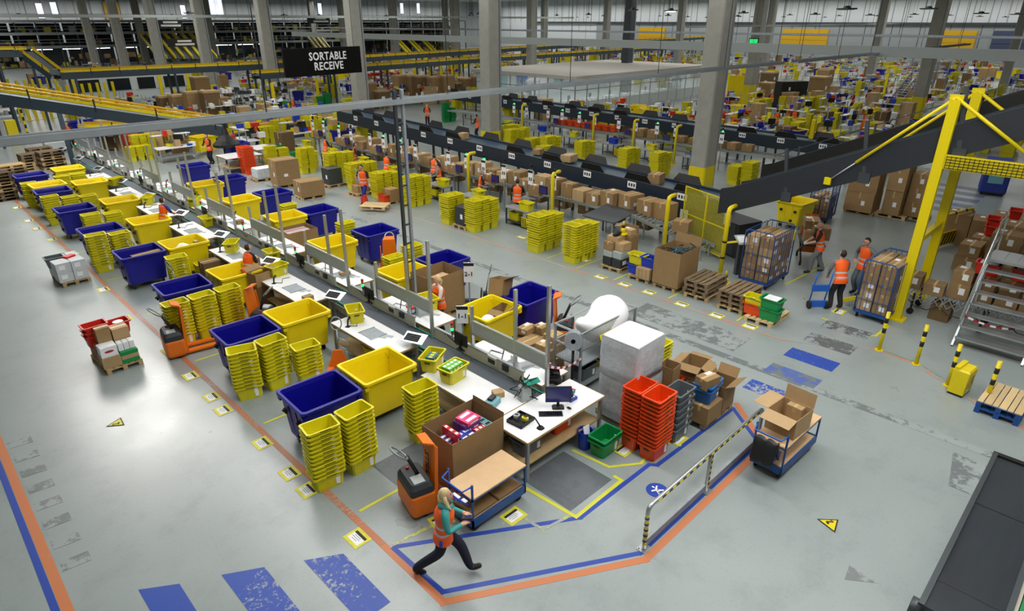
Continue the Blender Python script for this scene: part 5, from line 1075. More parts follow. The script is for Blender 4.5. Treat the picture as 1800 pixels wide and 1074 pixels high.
for k, (x, y) in enumerate(ST):
    station(x, y, '%s from the mesh fence' % nth(k), k)
    tote(x - .05, y - .35, .72, P2 + rnd.uniform(-.1, .1), 'yellow tote set on the %s receive bench' % nth(k), group=None); tote(x, y + .3, .17, P2, 'yellow tote on the lower shelf of the %s receive bench' % nth(k))
    carton(x + 1.1, y + .2, 1.0, .4, .5, .45, .3, 'brown carton waiting at the %s receive bench' % nth(k), 'card', lab=1)
    tg = thing('bracket_table', 'small steel side table of the %s receive bench' % nth(k), 'table', (x + 1.1, y + .2, 0)); piece('top', 'galv', tg, 0, 0, .96, .5, .6, .035); piece('leg', 'galv', tg, 0, 0, 0, .08, .08, .96)
ARM = dict(lh=(-.14, .42, 1.08), rh=(.14, .42, 1.08), head=(0, -.8), lean=(0, .08, 0))
person(18.55, 18.35, -1.1, 'man in orange vest seen from behind at the first receive bench', dict(lh=(-.3, .35, 1.0), rh=(.15, .4, 1.05), head=(-.3, -.5)), shirt='dark_cloth', trousers='jean_cloth', h=1.78, short=True)
person(18.75, 20.9, -2.3, 'grey haired worker in orange vest at the second receive bench', ARM, hair='hair_grey', h=1.72, short=True)
person(18.6, 23.6, 1.0, 'worker in grey jumper holding a carton at the third receive bench', ARM, shirt='grey_cloth', sleeve='grey_cloth', h=1.74, trousers='dark_cloth')
person(18.2, 27.4, -1.35, 'worker seen from behind in striped vest at the fourth receive bench', ARM, h=1.72, short=True)
person(18.5, 30.9, -2.2, 'worker facing the aisle at the fifth receive bench', ARM, h=1.7); person(18.5, 34.0, -1.7, 'worker at the sixth receive bench by the tall totes', ARM, h=1.72); person(19.6, 25.3, -1.2, 'worker half hidden by the rail pole at the roller line', ARM, h=1.7)
person(15.57, 25.45, 2.2, 'man in blue trousers pulling the red pallet truck', dict(lf=(-.1, .32, 0), rf=(.1, -.3, 0), lh=(-.32, .1, .84), rh=(.45, -.35, .95), hips=.9, head=(.4, 0)), shirt='dark_cloth', trousers='royal_cloth', h=1.8, short=True, gloves=True)
hand_jack(15.2, 24.9, -1.0, 'red hand pallet truck carrying an empty pallet in the aisle', h=1.75); pallet(15.2, 24.05, .1, -.95, 'empty pale pallet on the red hand truck in the aisle', 'wood_new')
# cartons and pallets between the lines
pallet(14.2, 28.1, 0, -.1, 'pallet under the low brown crate in the aisle', 'wood_new'); carton(14.2, 28.1, .145, 1.15, .95, .72, -.1, 'low brown crate on pallet in the aisle', 'card', lab=2)
pallet(14.5, 31.1, 0, -.1, 'pallet under the tall brown crate in the aisle'); carton(14.5, 31.1, .145, 1.2, 1.0, 1.25, -.1, 'tall brown crate with white papers in the aisle', 'card', lab=6)
pallet(14.3, 33.2, 0, -.1, 'pallet under the film covered goods in the aisle'); wrapped(14.3, 33.2, .145, 1.0, .75, .5, 'grey film covered goods behind the tall crate')
for i, (dx, dz) in enumerate([(-.2, 0), (.22, 0), (0, .34)]): carton(16.35 + dx, 26.9, .145 + dz, .4, .55, .33, 0, '%s brown parcel on pallet between aisle stacks' % nth(i), 'card', lab=1)
pallet(16.4, 26.9, 0, 0, 'pallet of parcels between the aisle tote stacks'); tote(16.05, 24.55, .145, P2, 'orange tote low on pallet in the aisle', 'tote_orange'); pallet(16.5, 24.6, 0, 0, 'pallet under the orange tote in the aisle')
carton(16.4, 24.5, .145, .5, .6, .55, 0, 'brown carton beside the orange tote in the aisle'); pallet(16.6, 19.2, 0, 0, 'pallet under the dark parcel block in the aisle'); carton(16.45, 19.2, .145, .75, .6, .75, 0, 'dark wrapped parcel block between aisle stacks', 'charcoal', tape=None, lab=6)
pallet(16.3, 29.4, 0, 0, 'pallet under the grey parcel block in the aisle'); carton(16.2, 29.4, .145, .75, .7, .8, 0, 'grey wrapped parcel block between far aisle stacks', 'steel_dark', tape=None, lab=2)
# goods standing on the black belts and beyond
for i, (x, y, z, m, s_) in enumerate([(22.0, 13.9, 1.78, 'card', (.6, .5, .4)), (22.1, 18.6, 1.98, 'card_pale', (.7, .5, .3)), (22.2, 20.6, 2.0, 'card', (.4, .4, .25)), (22.1, 25.9, 2.1, 'card_pale', (.5, .4, .3))]): carton(x, y, z, *s_, .2, 'brown parcel riding on the first black belt, %s from the mesh fence' % nth(i), m)
tote(25.2, 20.5, 1.0, .4, 'orange tote on a rack behind the first belt', 'tote_orange'); tote(25.4, 19.3, .9, .8, 'blue tote on a rack behind the first belt', 'tote_blue'); tote(24.9, 21.4, .9, .2, 'yellow tote on a rack behind the first belt')
bench(18.6, 22.4, 1, 'bench behind the first black belt', 24.7, 25.9); carton(25.3, 21.9, .9, .5, .5, .6, 0, 'brown carton on the bench behind first belt')
for i in range(9): tote(35.0, 25.6 + i * .62, 1.06, .0, 'orange tote riding the second roller line, %s from the near end' % nth(i), 'tote_orange', 'orange totes on the second roller line')
for i in range(9): carton(34.8, 16.2 + i * .85 + (1.2 if i > 5 else 0), 1.06, rnd.uniform(.4, .7), .55, rnd.uniform(.3, .5), rnd.uniform(-.3, .3), 'carton on the second roller line, %s from the near end' % nth(i), 'card', group='cartons on the second roller line')
for k, (x, y) in enumerate([(32.8, 18.3), (32.9, 21.3), (33.0, 24.2), (33.2, 27.6), (33.4, 30.6), (33.6, 34.2)]):
    station(x, y, '%s of the second line' % nth(k), k); tote(x, y, .72, P2, 'tote on second line bench, %s from the near end' % nth(k), 'tote_yellow' if k % 2 else 'tote_blue'); tote(x, y - .5, .17, P2, 'tote under second line bench, %s from the near end' % nth(k))
for i, (x, y) in enumerate([(33.2, 19.9), (33.6, 26.3), (34, 33.2), (33.4, 23.0)]): bent_post(x, y, 2.2, 1, 'yellow bent post of the second receive line, %s from the column' % nth(i))
# ---------------------------------------------------------------- right side: incline conveyor, portal frame, cages, cartons
t = thing('incline_conveyor', 'long black inclined conveyor with tall side walls climbing past the yellow portal', 'conveyor', (20.5, 4, 0))
def yz(y): return 2.25 + (9.3 - y) * .452 if y < 9.3 else 2.25 - (y - 9.3) * .3
for x0, x1, m, nm in [(19.45, 19.52, 'belt_black', 'side_wall'), (20.86, 20.92, 'belt_black', 'side_wall'), (22.3, 22.36, 'black', 'far_side_wall')]:
    b = MB(); up0 = .62 if x0 < 22 else .98
    pr = [(9.75, yz(9.75)), (9.3, yz(9.3)), (-5.9, yz(-5.9))]
    for i in range(2):
        (ya, za), (yb, zb) = pr[i], pr[i + 1]
        lo = -.22 if x0 < 20 else 0
        b.slab([(x0 - 20.5, ya - 4, za + lo), (x0 - 20.5, yb - 4, zb + lo), (x0 - 20.5, yb - 4, zb + up0), (x0 - 20.5, ya - 4, za + up0)], x1 - x0)
    b.obj(nm, m, t)
    b2 = MB()
    for dz in (-.2 if x0 < 20 else 0, up0, .14): b2.bar((x0 - 20.5 - .02, 9.3 - 4, yz(9.3) + dz), (x0 - 20.5 - .02, -5.9 - 4, yz(-5.9) + dz), .06, .035 if dz != .14 else .015)
    b2.obj('wall_flange', 'slate', t)
b = MB(); b.bar((-.3, 5.3, yz(9.3) + .35), (-.3, -9.9, yz(-5.9) + .35), 1.3, .05); b.obj('belt', 'belt_black', t)
b = MB()
for z in (.9, 1.25): b.bar((1.84, 5.3, yz(9.3) + z), (1.84, -9.9, yz(-5.9) + z), .03)
b.obj('handrail', 'steel_dark', t)
for k in range(6): piece('rail_post', 'steel_dark', t, 1.84, 4.6 - k * 2.2, yz(8.6 - k * 2.2) + .7, .05, .05, .6)
b = MB()
for k in range(70): b.bar((.5, 4.9 - k * .2, yz(8.9 - k * .2) + .4), (1.75, 4.9 - k * .2, yz(8.9 - k * .2) + .4), .012)
for k in range(6): b.bar((.5 + k * .25, 4.9, yz(8.9) + .4), (.5 + k * .25, -9, yz(-5) + .4), .012)
b.obj('walkway_mesh', 'sticker_yellow', t)
for k in range(4):
    y = 7.6 - k * 2.05; b = MB(); b.bar((-1.1, y - 4, yz(y) - .25), (-1.06, y - 4 + .25, yz(y) + 1.25 + (.1 * k)), .1, .06); b.box(-1.1, y - 4, yz(y) - .32, .1, .3, .3); b.obj('brace', 'steel_dark', t)
t = thing('portal_frame', 'yellow steel portal frame carrying the inclined conveyor on tension rods', 'frame', (20.5, 3.86, 0))
for x, h in ((-1.16, 6.0), (1.12, 6.0)):
    piece('column', 'safety_yellow', t, x, 0, 0, .2, .24, h); piece('foot_plate', 'safety_yellow', t, x, 0, 0, .42, .46, .04); piece('cap', 'safety_yellow', t, x, 0, h, .1, .3, .12)
    for y1, z1 in ((2.6, 3.55), (-2.4, 4.45)):
        a_, e_ = Vector((x - .05, 0, h + .05)), Vector((x - .05, y1, z1)); m_ = a_.lerp(e_, .75)
        MB().tube([a_, m_], .045, 6).obj('tension_rod', 'safety_yellow', t); MB().tube([m_, e_], .022, 6).obj('rod_end', 'alu', t); MB().box(x - .05, y1, z1 - .1, .08, .18, .2).obj('rod_plate', 'safety_yellow', t)
MB().bar((-1.16, 0, 2.35), (1.12, 0, 2.35), .16).obj('crossbar', 'safety_yellow', t)
MB().bar((-1.16, 0, .95), (-1.16, 1.5, .1), .1).obj('strut', 'safety_yellow', t)
t2 = thing('portal_frame', 'yellow steel portal leg pair at the frame edge with meshed side beam', 'frame', (20.5, .6, 0))
for x in (2.2, 3.4): piece('column', 'safety_yellow', t2, x, .0, 0, .2, .24, 5.0)
MB().bar((-1.2, 3.15, 4.5), (-1.2, -3.5, 4.5), .12, .35).obj('side_beam', 'safety_yellow', t2); MB().bar((-1.2, -.4, 4.35), (3.4, 0, 4.35), .14).obj('crossbar', 'safety_yellow', t2)
b = MB()
for k in range(60): b.bar((-1.28, 3.1 - k * .1, 4.34), (-1.28, 3.1 - k * .1, 4.66), .012)
for k in range(5): b.bar((-1.28, 3.1, 4.36 + k * .07), (-1.28, -3, 4.36 + k * .07), .012)
b.obj('mesh_panel', 'safety_black', t2)
def roll_cage(x, y, rz, label, cart_lab, L=1.25, W=.8, H=1.75, fill=.8, side=True, m='blue_paint'):
    t = thing('roll_cage', label, 'roll cage', (x, y, 0), rz)
    MB().box(0, 0, .16, L, W, .08).obj('deck', m, t)
    for sx in (-1, 1):
        b = MB(); b.tube([(sx * (L / 2), -W / 2, .2), (sx * L / 2, -W / 2, H - .1), (sx * L / 2, -W / 2 + .1, H), (sx * L / 2, W / 2 - .1, H), (sx * L / 2, W / 2, H - .1), (sx * L / 2, W / 2, .2)], .02, 6)
        for k in range(1, 6): b.bar((sx * L / 2, -W / 2 + k * W / 6, .2), (sx * L / 2, -W / 2 + k * W / 6, H), .014)
        for z in (.6, 1.1): b.bar((sx * L / 2, -W / 2, z), (sx * L / 2, W / 2, z), .014)
        b.obj('end_frame', m, t)
    for sy in ((-1, 1) if side else (1,)):
        b = MB()
        for k in range(1, 9): b.bar((-L / 2 + k * L / 9, sy * W / 2, .2), (-L / 2 + k * L / 9, sy * W / 2, H - .05), .013)
        for z in (.25, H - .05): b.bar((-L / 2, sy * W / 2, z), (L / 2, sy * W / 2, z), .02)
        b.obj('side_bars', m, t)
    for sx in (-1, 1):
        for sy in (-1, 1):
            f_ = MB().box(sx * (L / 2 - .1), sy * (W / 2 - .08), .1, .06, .06, .08).obj('caster', 'steel_dark', t); MB().tube([(sx * (L / 2 - .1), sy * (W / 2 - .08) - .02, .07), (sx * (L / 2 - .1), sy * (W / 2 - .08) + .02, .07)], .07, 10).obj('wheel', 'rubber', f_)
    n = 0; z = .245
    while z < H * fill:
        hh = rnd.uniform(.24, .34); xx = -L / 2 + .05
        while xx < L / 2 - .2:
            sx = min(rnd.uniform(.36, .56), L / 2 - .04 - xx)
            for yy in ((-W / 4 + .01, W / 4 - .01)):
                q = Matrix.Rotation(rz, 4, 'Z') @ Vector((xx + sx / 2, yy, 0)); n += 1
                carton(x + q.x, y + q.y, z, sx - .012, W / 2 - .06, hh - .005, rz, 'brown carton packed inside the %s, %s counted upward' % (cart_lab, nth(n - 1)), rnd.choice(['card', 'card_pale', 'card']), lab=rnd.choice([0, 4, 5, 2]), group='cartons in the %s' % cart_lab)
            xx += sx
        z += hh
    return t
roll_cage(19.35, 7.85, 0, 'blue roll cage full of cartons behind the grey pallets', 'large roll cage', 1.5, .95, 1.85)
roll_cage(19.35, 4.35, -.05, 'blue roll cage of cartons in yellow floor frame beside the portal leg', 'portal roll cage', 1.5, .85, 1.75)
tag(MB().box(0, 0, 0, .26, .02, .4, 0).box(0, -.012, .24, .2, .004, .1, 1).obj('yellow_sign', ['safety_yellow', 'paper'], None, (20.05, 7.36, 1.38), .2), 'yellow sign hung on the large roll cage corner', 'sign')
person(18.75, 5.35, -.78, 'person seen from behind in bright orange vest bending by a blue sack truck', dict(lh=(-.2, .38, .9), rh=(.2, .38, .9), lean=(0, .2, 0), head=(0, -1.3), lf=(-.15, 0, 0), rf=(.15, 0, 0)), shirt='grey_cloth', sleeve='grey_cloth', trousers='dark_cloth', h=1.78)
person(21.35, 6.95, .55, 'bald man in orange vest and grey trousers pushing a lift table', dict(lh=(-.15, .45, 1.05), rh=(.2, .42, 1.0), lf=(-.12, .22, 0), rf=(.12, -.25, 0), head=(0, -.4), lean=(0, .1, 0)), hair='skin', trousers='grey_cloth', h=1.76, short=True, gloves=True)
person(20.4, 5.3, 1.1, 'man in grey jumper and orange vest standing with hands on hips', dict(lh=(-.22, .1, 1.0), rh=(.22, .1, 1.0), le=(-.42, -.12, 1.15), re=(.42, -.12, 1.15), head=(-.2, .3)), shirt='grey_cloth', sleeve='grey_cloth', trousers='jean_cloth', h=1.85)
t = thing('sack_truck', 'blue sack truck leaning before the bending person', 'sack truck', (18.45, 5.75, 0), -.78)
for s in (-1, 1): MB().tube([(s * .22, .1, .1), (s * .22, -.1, 1.2)], .02, 6).obj('upright', 'blue_bright', t); MB().tube([(s * .25 - .03, .0, .12), (s * .25 + .03, 0, .12)], .12, 12).obj('wheel', 'rubber', t)
for z, m in ((.05, 'blue_bright'), (.55, 'blue_bright')): MB().box(0, .0, z, .5, .06, .2).obj('crossplate', m, t)
t = thing('lift_table', 'orange lift table truck with scissor legs under brown cartons', 'lift table', (22.3, 7.6, 0), .5)
MB().box(0, 0, .75, 1.3, .75, .06).obj('table', 'charcoal', t); MB().box(.55, 0, .2, .3, .5, .3).obj('drive_unit', 'orange_paint', t)
for s in (-1, 1):
    for d_ in (-1, 1): MB().bar((-.55 * d_, s * .3, .15), (.55 * d_, s * .3, .75), .05, .06).obj('scissor_leg', 'black', t)
    for e_ in (-1, 1): MB().tube([(e_ * .5, s * .3 - .03, .08), (e_ * .5, s * .3 + .03, .08)], .08, 10).obj('wheel', 'rubber', t)
MB().slab([(.66, -.3, .8), (.66, .3, .8), (.8, .22, 1.5), (.8, -.22, 1.5)], .04).obj('shield', 'orange_paint', t)
for i, (dx, dy, dz, s_, op) in enumerate([(-.35, -.15, 0, (.55, .6, .42), 0), (.3, -.1, 0, (.6, .65, .42), 1), (0, .1, .43, (.7, .5, .28), 0), (-.5, -.35, .43, (.4, .35, .2), 0)]):
    carton(22.3 + dx, 7.6 + dy, .82 + dz, *s_, .5, 'brown carton on the lift table, %s counted upward' % nth(i), 'card', lab=5)
tub(26.1, 9.75, -.1, 'large yellow tub with black catches under the inclined conveyor', 'tub_yellow')
for i, (x, y, s_, n) in enumerate([(30.3, 8.5, (1.1, 1.15, .85), 2), (30.6, 7.3, (1.0, .7, 1.05), 2), (31.0, 6.6, (.9, .6, .6), 3)]):
    pallet(x, y, 0, PI / 2, 'pallet under the %s pile of large cartons below the incline' % nth(i), 'wood_new')
    for k in range(n): carton(x + rnd.uniform(-.04, .04), y, .145 + k * s_[2], *s_, rnd.uniform(-.04, .04), 'large brown carton, %s counted upward in the %s pile below the incline' % (nth(k), nth(i)), 'card', lab=2)
tote(29.2, 9.6, 0, .3, 'red tote beside the large cartons below the incline', 'tote_red'); tote(29.2, 9.6, .33, .3, 'red tote upper, beside the large cartons below the incline', 'tote_red')
roll_cage(27.8, 9.3, .1, 'blue wire cage behind the large yellow tub', 'wire cage', 1.2, .8, 1.8, .5)
t = thing('lane_post', 'short yellow post behind the portal roll cage', 'post', (21.3, 4.2, 0)); MB().tube([(0, 0, 0), (0, 0, 1.1)], .05, 10).obj('tube', 'safety_yellow', t); MB().box(0, 0, 0, .2, .2, .02).obj('foot_plate', 'safety_yellow', t)
# flexible roller conveyor with cartons, right
t = thing('flexible_conveyor', 'grey flexible roller conveyor behind the metal stairs', 'conveyor', (20.4, 1.6, 0))
b = MB()
for k in range(52): b.tube([(-.42, 2.3 - k * .105, .66), (.42, 2.3 - k * .105, .66)], .026, 6)
b.obj('rollers', 'grey_metal', t)['kind'] = 'stuff'
b = MB()
for s in (-1, 1):
    for k in range(26): b.bar((s * .45, 2.3 - k * .21, .7), (s * .45, 2.09 - k * .21, .42), .02); b.bar((s * .45, 2.3 - k * .21, .42), (s * .45, 2.09 - k * .21, .7), .02)
b.obj('lattice', 'galv', t)['kind'] = 'stuff'
for k in range(4):
    for s in (-1, 1):
        piece('leg', 'black', t, s * .42, 2.1 - k * 1.7, .14, .05, .05, .5); MB().tube([(s * .42 - .03, 2.1 - k * 1.7, .09), (s * .42 + .03, 2.1 - k * 1.7, .09)], .09, 10).obj('wheel', 'rubber', t)
b = MB()
for k in range(5): b.tube([(-.5, 2.2 - k * .8, .45), (-.52, 2.0 - k * .8, .3), (-.52, 1.7 - k * .8, .28), (-.5, 1.45 - k * .8, .45)], .014, 5)
b.obj('cable', 'black', t)
for i, (y, dx, dz, s_) in enumerate([(3.9, .05, 0, (.5, .45, .4)), (3.3, -.2, 0, (.42, .5, .34)), (2.75, .1, 0, (.6, .5, .42)), (2.2, .1, 0, (.55, .5, .42)), (1.65, .1, 0, (.55, .5, .42)), (1.1, .1, 0, (.5, .5, .4)), (2.75, .15, .42, (.55, .48, .38)), (2.2, .1, .42, (.55, .46, .34)), (1.65, .1, .42, (.5, .46, .3)), (.5, .1, 0, (.5, .5, .42)), (1.1, .1, .41, (.5, .45, .2))]):
    carton(20.4 + dx, y, .69 + dz, *s_, rnd.uniform(-.06, .06), 'brown carton on the flexible conveyor, %s listed from the portal' % nth(i), 'card', lab=rnd.choice([2, 3, 6]), group='cartons on the flexible conveyor')
carton(20.25, 3.0, .0, .5, .5, .5, 0, 'brown carton on the floor under the flexible conveyor', 'card_dark')
for i, (x, y, z) in enumerate([(20.6, 2.3, 1.46), (20.7, 1.5, 1.46), (20.5, .7, 1.3)]):
    tote(x, y, z, P2, 'red tote holding papers on the carton row, %s from the portal' % nth(i), 'tote_red'); tag(MB().box(0, 0, 0, .4, .3, .03).obj('paper_stack', 'paper', None, (x, y, z + .3), P2), 'white papers in the red tote, %s from the portal' % nth(i), 'paper')
# big carton heap at right edge
for i in range(2): pallet(25.0 + i * 1.3, 2.6 - i * .3, 0, .1, '%s pallet under the big carton heap at the right edge' % ('left', 'right')[i])
heap = [(-.7, 0, 0, .75, .9, .55), (.2, 0, 0, .9, .9, .6), (1.2, -.3, 0, .9, .8, .6), (-.7, 0, .55, .7, .8, .5), (.2, 0, .6, .85, .85, .55), (1.2, -.3, .6, .9, .8, .5), (-.6, 0, 1.05, .8, .8, .5), (.3, -.05, 1.15, .9, .8, .5), (1.3, -.3, 1.1, .8, .8, .4), (-.2, .9, 0, .9, .7, .5), (.9, .8, 0, .9, .7, .55), (-.2, .9, .5, .8, .6, .4), (.9, .8, .55, .8, .6, .35), (2.2, -.6, 0, .9, .8, .8), (2.2, -.6, .8, .8, .7, .5)]
for i, (dx, dy, dz, sx, sy, sz) in enumerate(heap): carton(25.2 + dx, 2.5 + dy, .145 + dz, sx, sy, sz, rnd.uniform(-.05, .05), 'brown carton of the big heap at the right edge, %s listed upward' % nth(i), rnd.choice(['card', 'card_dark', 'card']), lab=rnd.choice([2, 3, 7]), group='cartons of the big right heap')
for i, (x, y, z) in enumerate([(27.0, 3.3, 1.2), (28.3, 2.9, 1.3), (26.4, 3.2, 1.08)]): tote(x, y, z, .1, 'red tote lying on the big carton heap, %s from its left' % nth(i), 'tote_red')
for i, (x, y) in enumerate([(28.2, 3.6), (29.4, 3.2), (28.6, 4.6)]): carton(x, y, 0, 1.0, .9, 1.15, .1, 'brown carton behind the big right heap, %s from its front' % nth(i), 'card', lab=1)
t = thing('hoop_guard', 'yellow hoop guard with striped plate by the carton heap', 'guard', (27.6, 4.6, 0), -.25); MB().tube([(-.7, 0, 0), (-.7, 0, 1.15), (-.6, 0, 1.28), (1.3, 0, 1.28), (1.4, 0, 1.15), (1.4, 0, 0)], .06, 8).obj('hoop', 'safety_yellow', t)
pl = MB().box(.35, 0, .08, 2.0, .03, .5).obj('plate', 'safety_yellow', t); b = MB(); [b.slab([(-.6 + k * .2, -.02, .1), (-.5 + k * .2, -.02, .1), (-.35 + k * .2, -.02, .56), (-.45 + k * .2, -.02, .56)], .004) for k in range(9)]; b.obj('stripe', 'safety_black', t)
for x in (.0, .75): MB().tube([(x, 0, 1.28), (x + .12, 0, 1.28)], .063, 8).obj('band', 'safety_black', t)
o = thing('covered_cart', 'tall blue covered cart near the crossing at the right edge', 'cart', (38.6, 5.2, 0), .2); MB().loft([rrect(.75, .55, .15, .1), rrect(.75, .55, 1.5, .15), rrect(.6, .5, 1.65, .15)]).obj('cover', 'blue_cloth', o); MB().box(0, 0, .08, 1.5, 1.0, .08).obj('deck', 'black', o); [MB().tube([(sx * .6 - .03, sy * .4, .08), (sx * .6 + .03, sy * .4, .08)], .08, 8).obj('wheel', 'rubber', o) for sx in (-1, 1) for sy in (-1, 1)]; piece('poster', 'pack_cyan', o, -.77, 0, .6, .02, .6, .5)
# aluminium stairs
t = thing('metal_stairs', 'grey aluminium steps with handrail at the right edge', 'stairs', (18.6, 1.55, 0))
w_ = 1.5; n = 7
for k in range(n): piece('tread', 'alu', t, .12 + k * .22, 0, .22 + k * .25, .25, w_, .045)
for s in (-1, 1): MB().bar((-.05, s * w_ / 2, .0), (1.5, s * w_ / 2, 1.85), .05, .16).obj('stringer', 'alu', t)
piece('platform', 'alu', t, 2.05, 0, 1.95, 1.0, w_ + .1, .06)
for y in (-.6, -.3, 0, .3, .6): piece('deck_plank', 'alu', t, 2.05, y, 2.01, 1.0, .28, .012)
MB().tube([(.0, w_ / 2, .75), (1.55, w_ / 2, 2.75), (1.75, w_ / 2, 3.0), (2.5, w_ / 2, 3.0)], .025, 8).obj('handrail', 'alu', t); MB().tube([(.2, w_ / 2, .55), (1.55, w_ / 2, 2.3), (2.5, w_ / 2, 2.5)], .02, 8).obj('handrail', 'alu', t)
for x, z in ((1.6, 2.8), (2.5, 3.0)): piece('rail_post', 'alu', t, x, w_ / 2, 2.0, .04, .04, z - 2.0)
for x in (1.6, 2.5):
    for s in (-1, 1): piece('leg', 'alu', t, x, s * w_ / 2, 0, .05, .05, 1.95)
t = thing('barrier_tape', 'red and white barrier tape sagging across the metal stairs', 'tape', (0, 0, 0)); a, c = Vector((18.95, 2.32, .75)), Vector((19.6, .6, .8))
for k in range(14):
    u, v = k / 14, (k + 1) / 14; MB().bar(a.lerp(c, u) - Vector((.2 * math.sin(PI * u), 0, .15 * math.sin(PI * u))), a.lerp(c, v) - Vector((.2 * math.sin(PI * v), 0, .15 * math.sin(PI * v))), .008, .05).obj('band', 'paper' if k % 2 else 'led_red', t)
# bollards, yellow box, blue pallets
for i, (x, y, wh) in enumerate([(16.95, 3.57, 'leftmost of the four, below the roll cage'), (16.8, 2.67, 'second of the four from the roll cage'), (16.2, 1.85, 'behind the yellow box'), (15.9, 1.05, 'behind the blue pallets')]):
    t = thing('bollard', 'yellow and black striped bollard %s' % wh, 'bollard', (x, y, 0), 0, 'striped bollards'); h = 1.08
    MB().tube([(0, 0, 0), (0, 0, h)], .045, 12).obj('tube', 'safety_yellow', t); MB().tube([(0, 0, .0), (0, 0, .015)], .1, 14).obj('foot_plate', 'safety_yellow', t)
    for z in (.5, .78): MB().tube([(0, 0, z), (0, 0, z + .14)], .0465, 12).obj('band', 'safety_black', t)
t = thing('grit_box', 'yellow metal box standing at the striped bollard', 'box', (16.05, 1.6, 0), -.12); b = MB(); b.loft([rrect(.24, .16, .05, .02), rrect(.25, .17, .62, .02), rrect(.22, .14, .66, .02)]); b.obj('body', 'safety_yellow', t); piece('lid_rim', 'safety_yellow', t, 0, .1, .64, .5, .1, .06); piece('base_skid', 'black', t, 0, 0, 0, .48, .3, .05); piece('slot', 'black', t, .05, -.172, .3, .02, .006, .2); piece('label', 'paper', t, -.12, -.172, .1, .12, .004, .08)
for i in range(2):
    pallet(15.95, .75, i * .15, -.03, 'blue edged pallet, %s of the pair by the bollard' % ('lower', 'upper')[i], 'blue_paint' if not i else 'wood_new', blockm='blue_paint', nd=6)
# dark conveyor in the lower right corner
t = thing('dark_conveyor', 'dark belt conveyor with raised edge in the lower right corner', 'conveyor', (10.0, .02, 0))
mat('belt_gloss', '33383D', .22, noise=.12, scale=2); z = .95; piece('belt', 'belt_gloss', t, .0, 0, z - .05, 4.3, .76, .05)
for s in (-1, 1): piece('edge', 'steel_dark', t, 0, s * .41, z - .2, 4.4, .07, .25)
piece('end_cap', 'black', t, 2.2, 0, z - .2, .1, .9, .24)
for x in (-1.55, .55): piece('belt_seam', 'black', t, x, 0, z - .002, .03, .76, .006)
for x in (-1.9, 0, 1.9):
    for s in (-1, 1): piece('leg', 'steel_dark', t, x, s * .38, 0, .08, .08, z - .2)
MB().tube([(-2.15, .4, z - .1), (-2.15, .52, z - .1)], .13, 16).obj('roller_end', 'steel_dark', t)
t = thing('green_machine_edge', 'green and cream machine edge in the lower right corner', 'machine', (9.0, -.72, 0)); piece('body', 'charcoal', t, 0, 0, 0, 3.0, .4, .85); piece('green_rail', 'tote_green', t, 0, .2, .86, 3, .08, .06); piece('cream_rail', 'panel_cream', t, 0, .27, .87, 3, .04, .04)
# ---------------------------------------------------------------- columns, overhead trays, sign, lamps
def column(x, y, lab, base=2.0, wd=.8, m='concrete_col'):
    t = thing('column', lab, 'column', (x, y, 0), 0, None, 'structure'); h = 13 - base
    b = MB(); b.loft([[(px, py, z) for px, py, _ in rrect(wd / 2, wd / 2 * .9, 0, .06, 1)] for z in (base, 13)]); b.obj('shaft', m, t)
    if base: MB().loft([[(px, py, z) for px, py, _ in rrect(wd / 2 + .03, wd / 2 * .9 + .03, 0, .06, 1)] for z in (0, base)]).obj('yellow_base', 'safety_yellow', t)
    piece('rain_pipe', 'galv', t, wd / 2 + .1, -wd * .35, 0, .13, .13, 12.9)
    return t
for i in range(8): column(28.9, 15.7 + 15.4 * i, 'grey concrete column with yellow base, %s of the front row from the black incline' % nth(i), 2.4 if i == 3 else 1.2, .95)
for i in range(7): column(65, 15.7 + 15.4 * i, 'grey concrete column of the middle row, %s from the yellow dock gates' % nth(i), 0 if i == 2 else 1.8, 1.0, 'steel_dark' if i == 2 else 'concrete_col')
for i in range(9): column(101, .3 + 15.4 * i, 'grey concrete column of the back row, %s from the yellow dock gates' % nth(i), 0, 1.0)
for i, x in enumerate((3, 15.5, 42, 55, 78, 90)): column(x, 142.5, 'grey concrete column before the storage decks, %s from the lane wall' % nth(i), 0, 1.0)
def tray(a, c, wd, ht, lab, m='galv', name='cable_tray', rungs=0, hang=4):
    a, c = Vector(a), Vector(c); t = thing(name, lab, 'cable tray', (a + c) / 2); O = (a + c) / 2; d = (c - a).normalized(); n = Vector((-d.y, d.x, 0))
    MB().bar(a - O, c - O, wd, .02).obj('bed', m, t)
    for s in (-1, 1): MB().bar(a - O + n * s * wd / 2 + Vector((0, 0, ht / 2)), c - O + n * s * wd / 2 + Vector((0, 0, ht / 2)), .02, ht).obj('side', m, t)
    L_ = (c - a).length
    for k in range(int(L_ / hang) + 1):
        p = a - O + d * min(L_, k * hang + .5)
        MB().tube([p, (p.x, p.y, 12.9 - O.z)], .012, 4).obj('hanger', 'steel_dark', t)
    return t
tray((-4, 12.1, 6.1), (28.5, 12.4, 6.1), .3, .11, 'long galvanised cable tray crossing above the sorting benches', 'tray_grey', hang=4.5)
MB().box(0, 0, 0, .5, .5, .4)
t = thing('tray_mast', 'tall galvanised ladder mast between the benches carrying the cable tray', 'mast', (8.5, 12.12, 0), .2)
for s in (-1, 1): piece('mast_rail', 'galv' if s > 0 else 'steel_dark', t, s * .12, 0, 0, .075, .06, 6.4)
for k in range(13): piece('rung', 'steel_dark', t, 0, 0, .5 + k * .47, .2, .03, .04)
piece('foot_plate', 'galv', t, 0, 0, 0, .4, .3, .02)
tray((29.4, 12.2, 6.1), (60, 12.2, 6.1), .3, .11, 'cable tray running on behind the big column', 'tray_grey', hang=4.5)
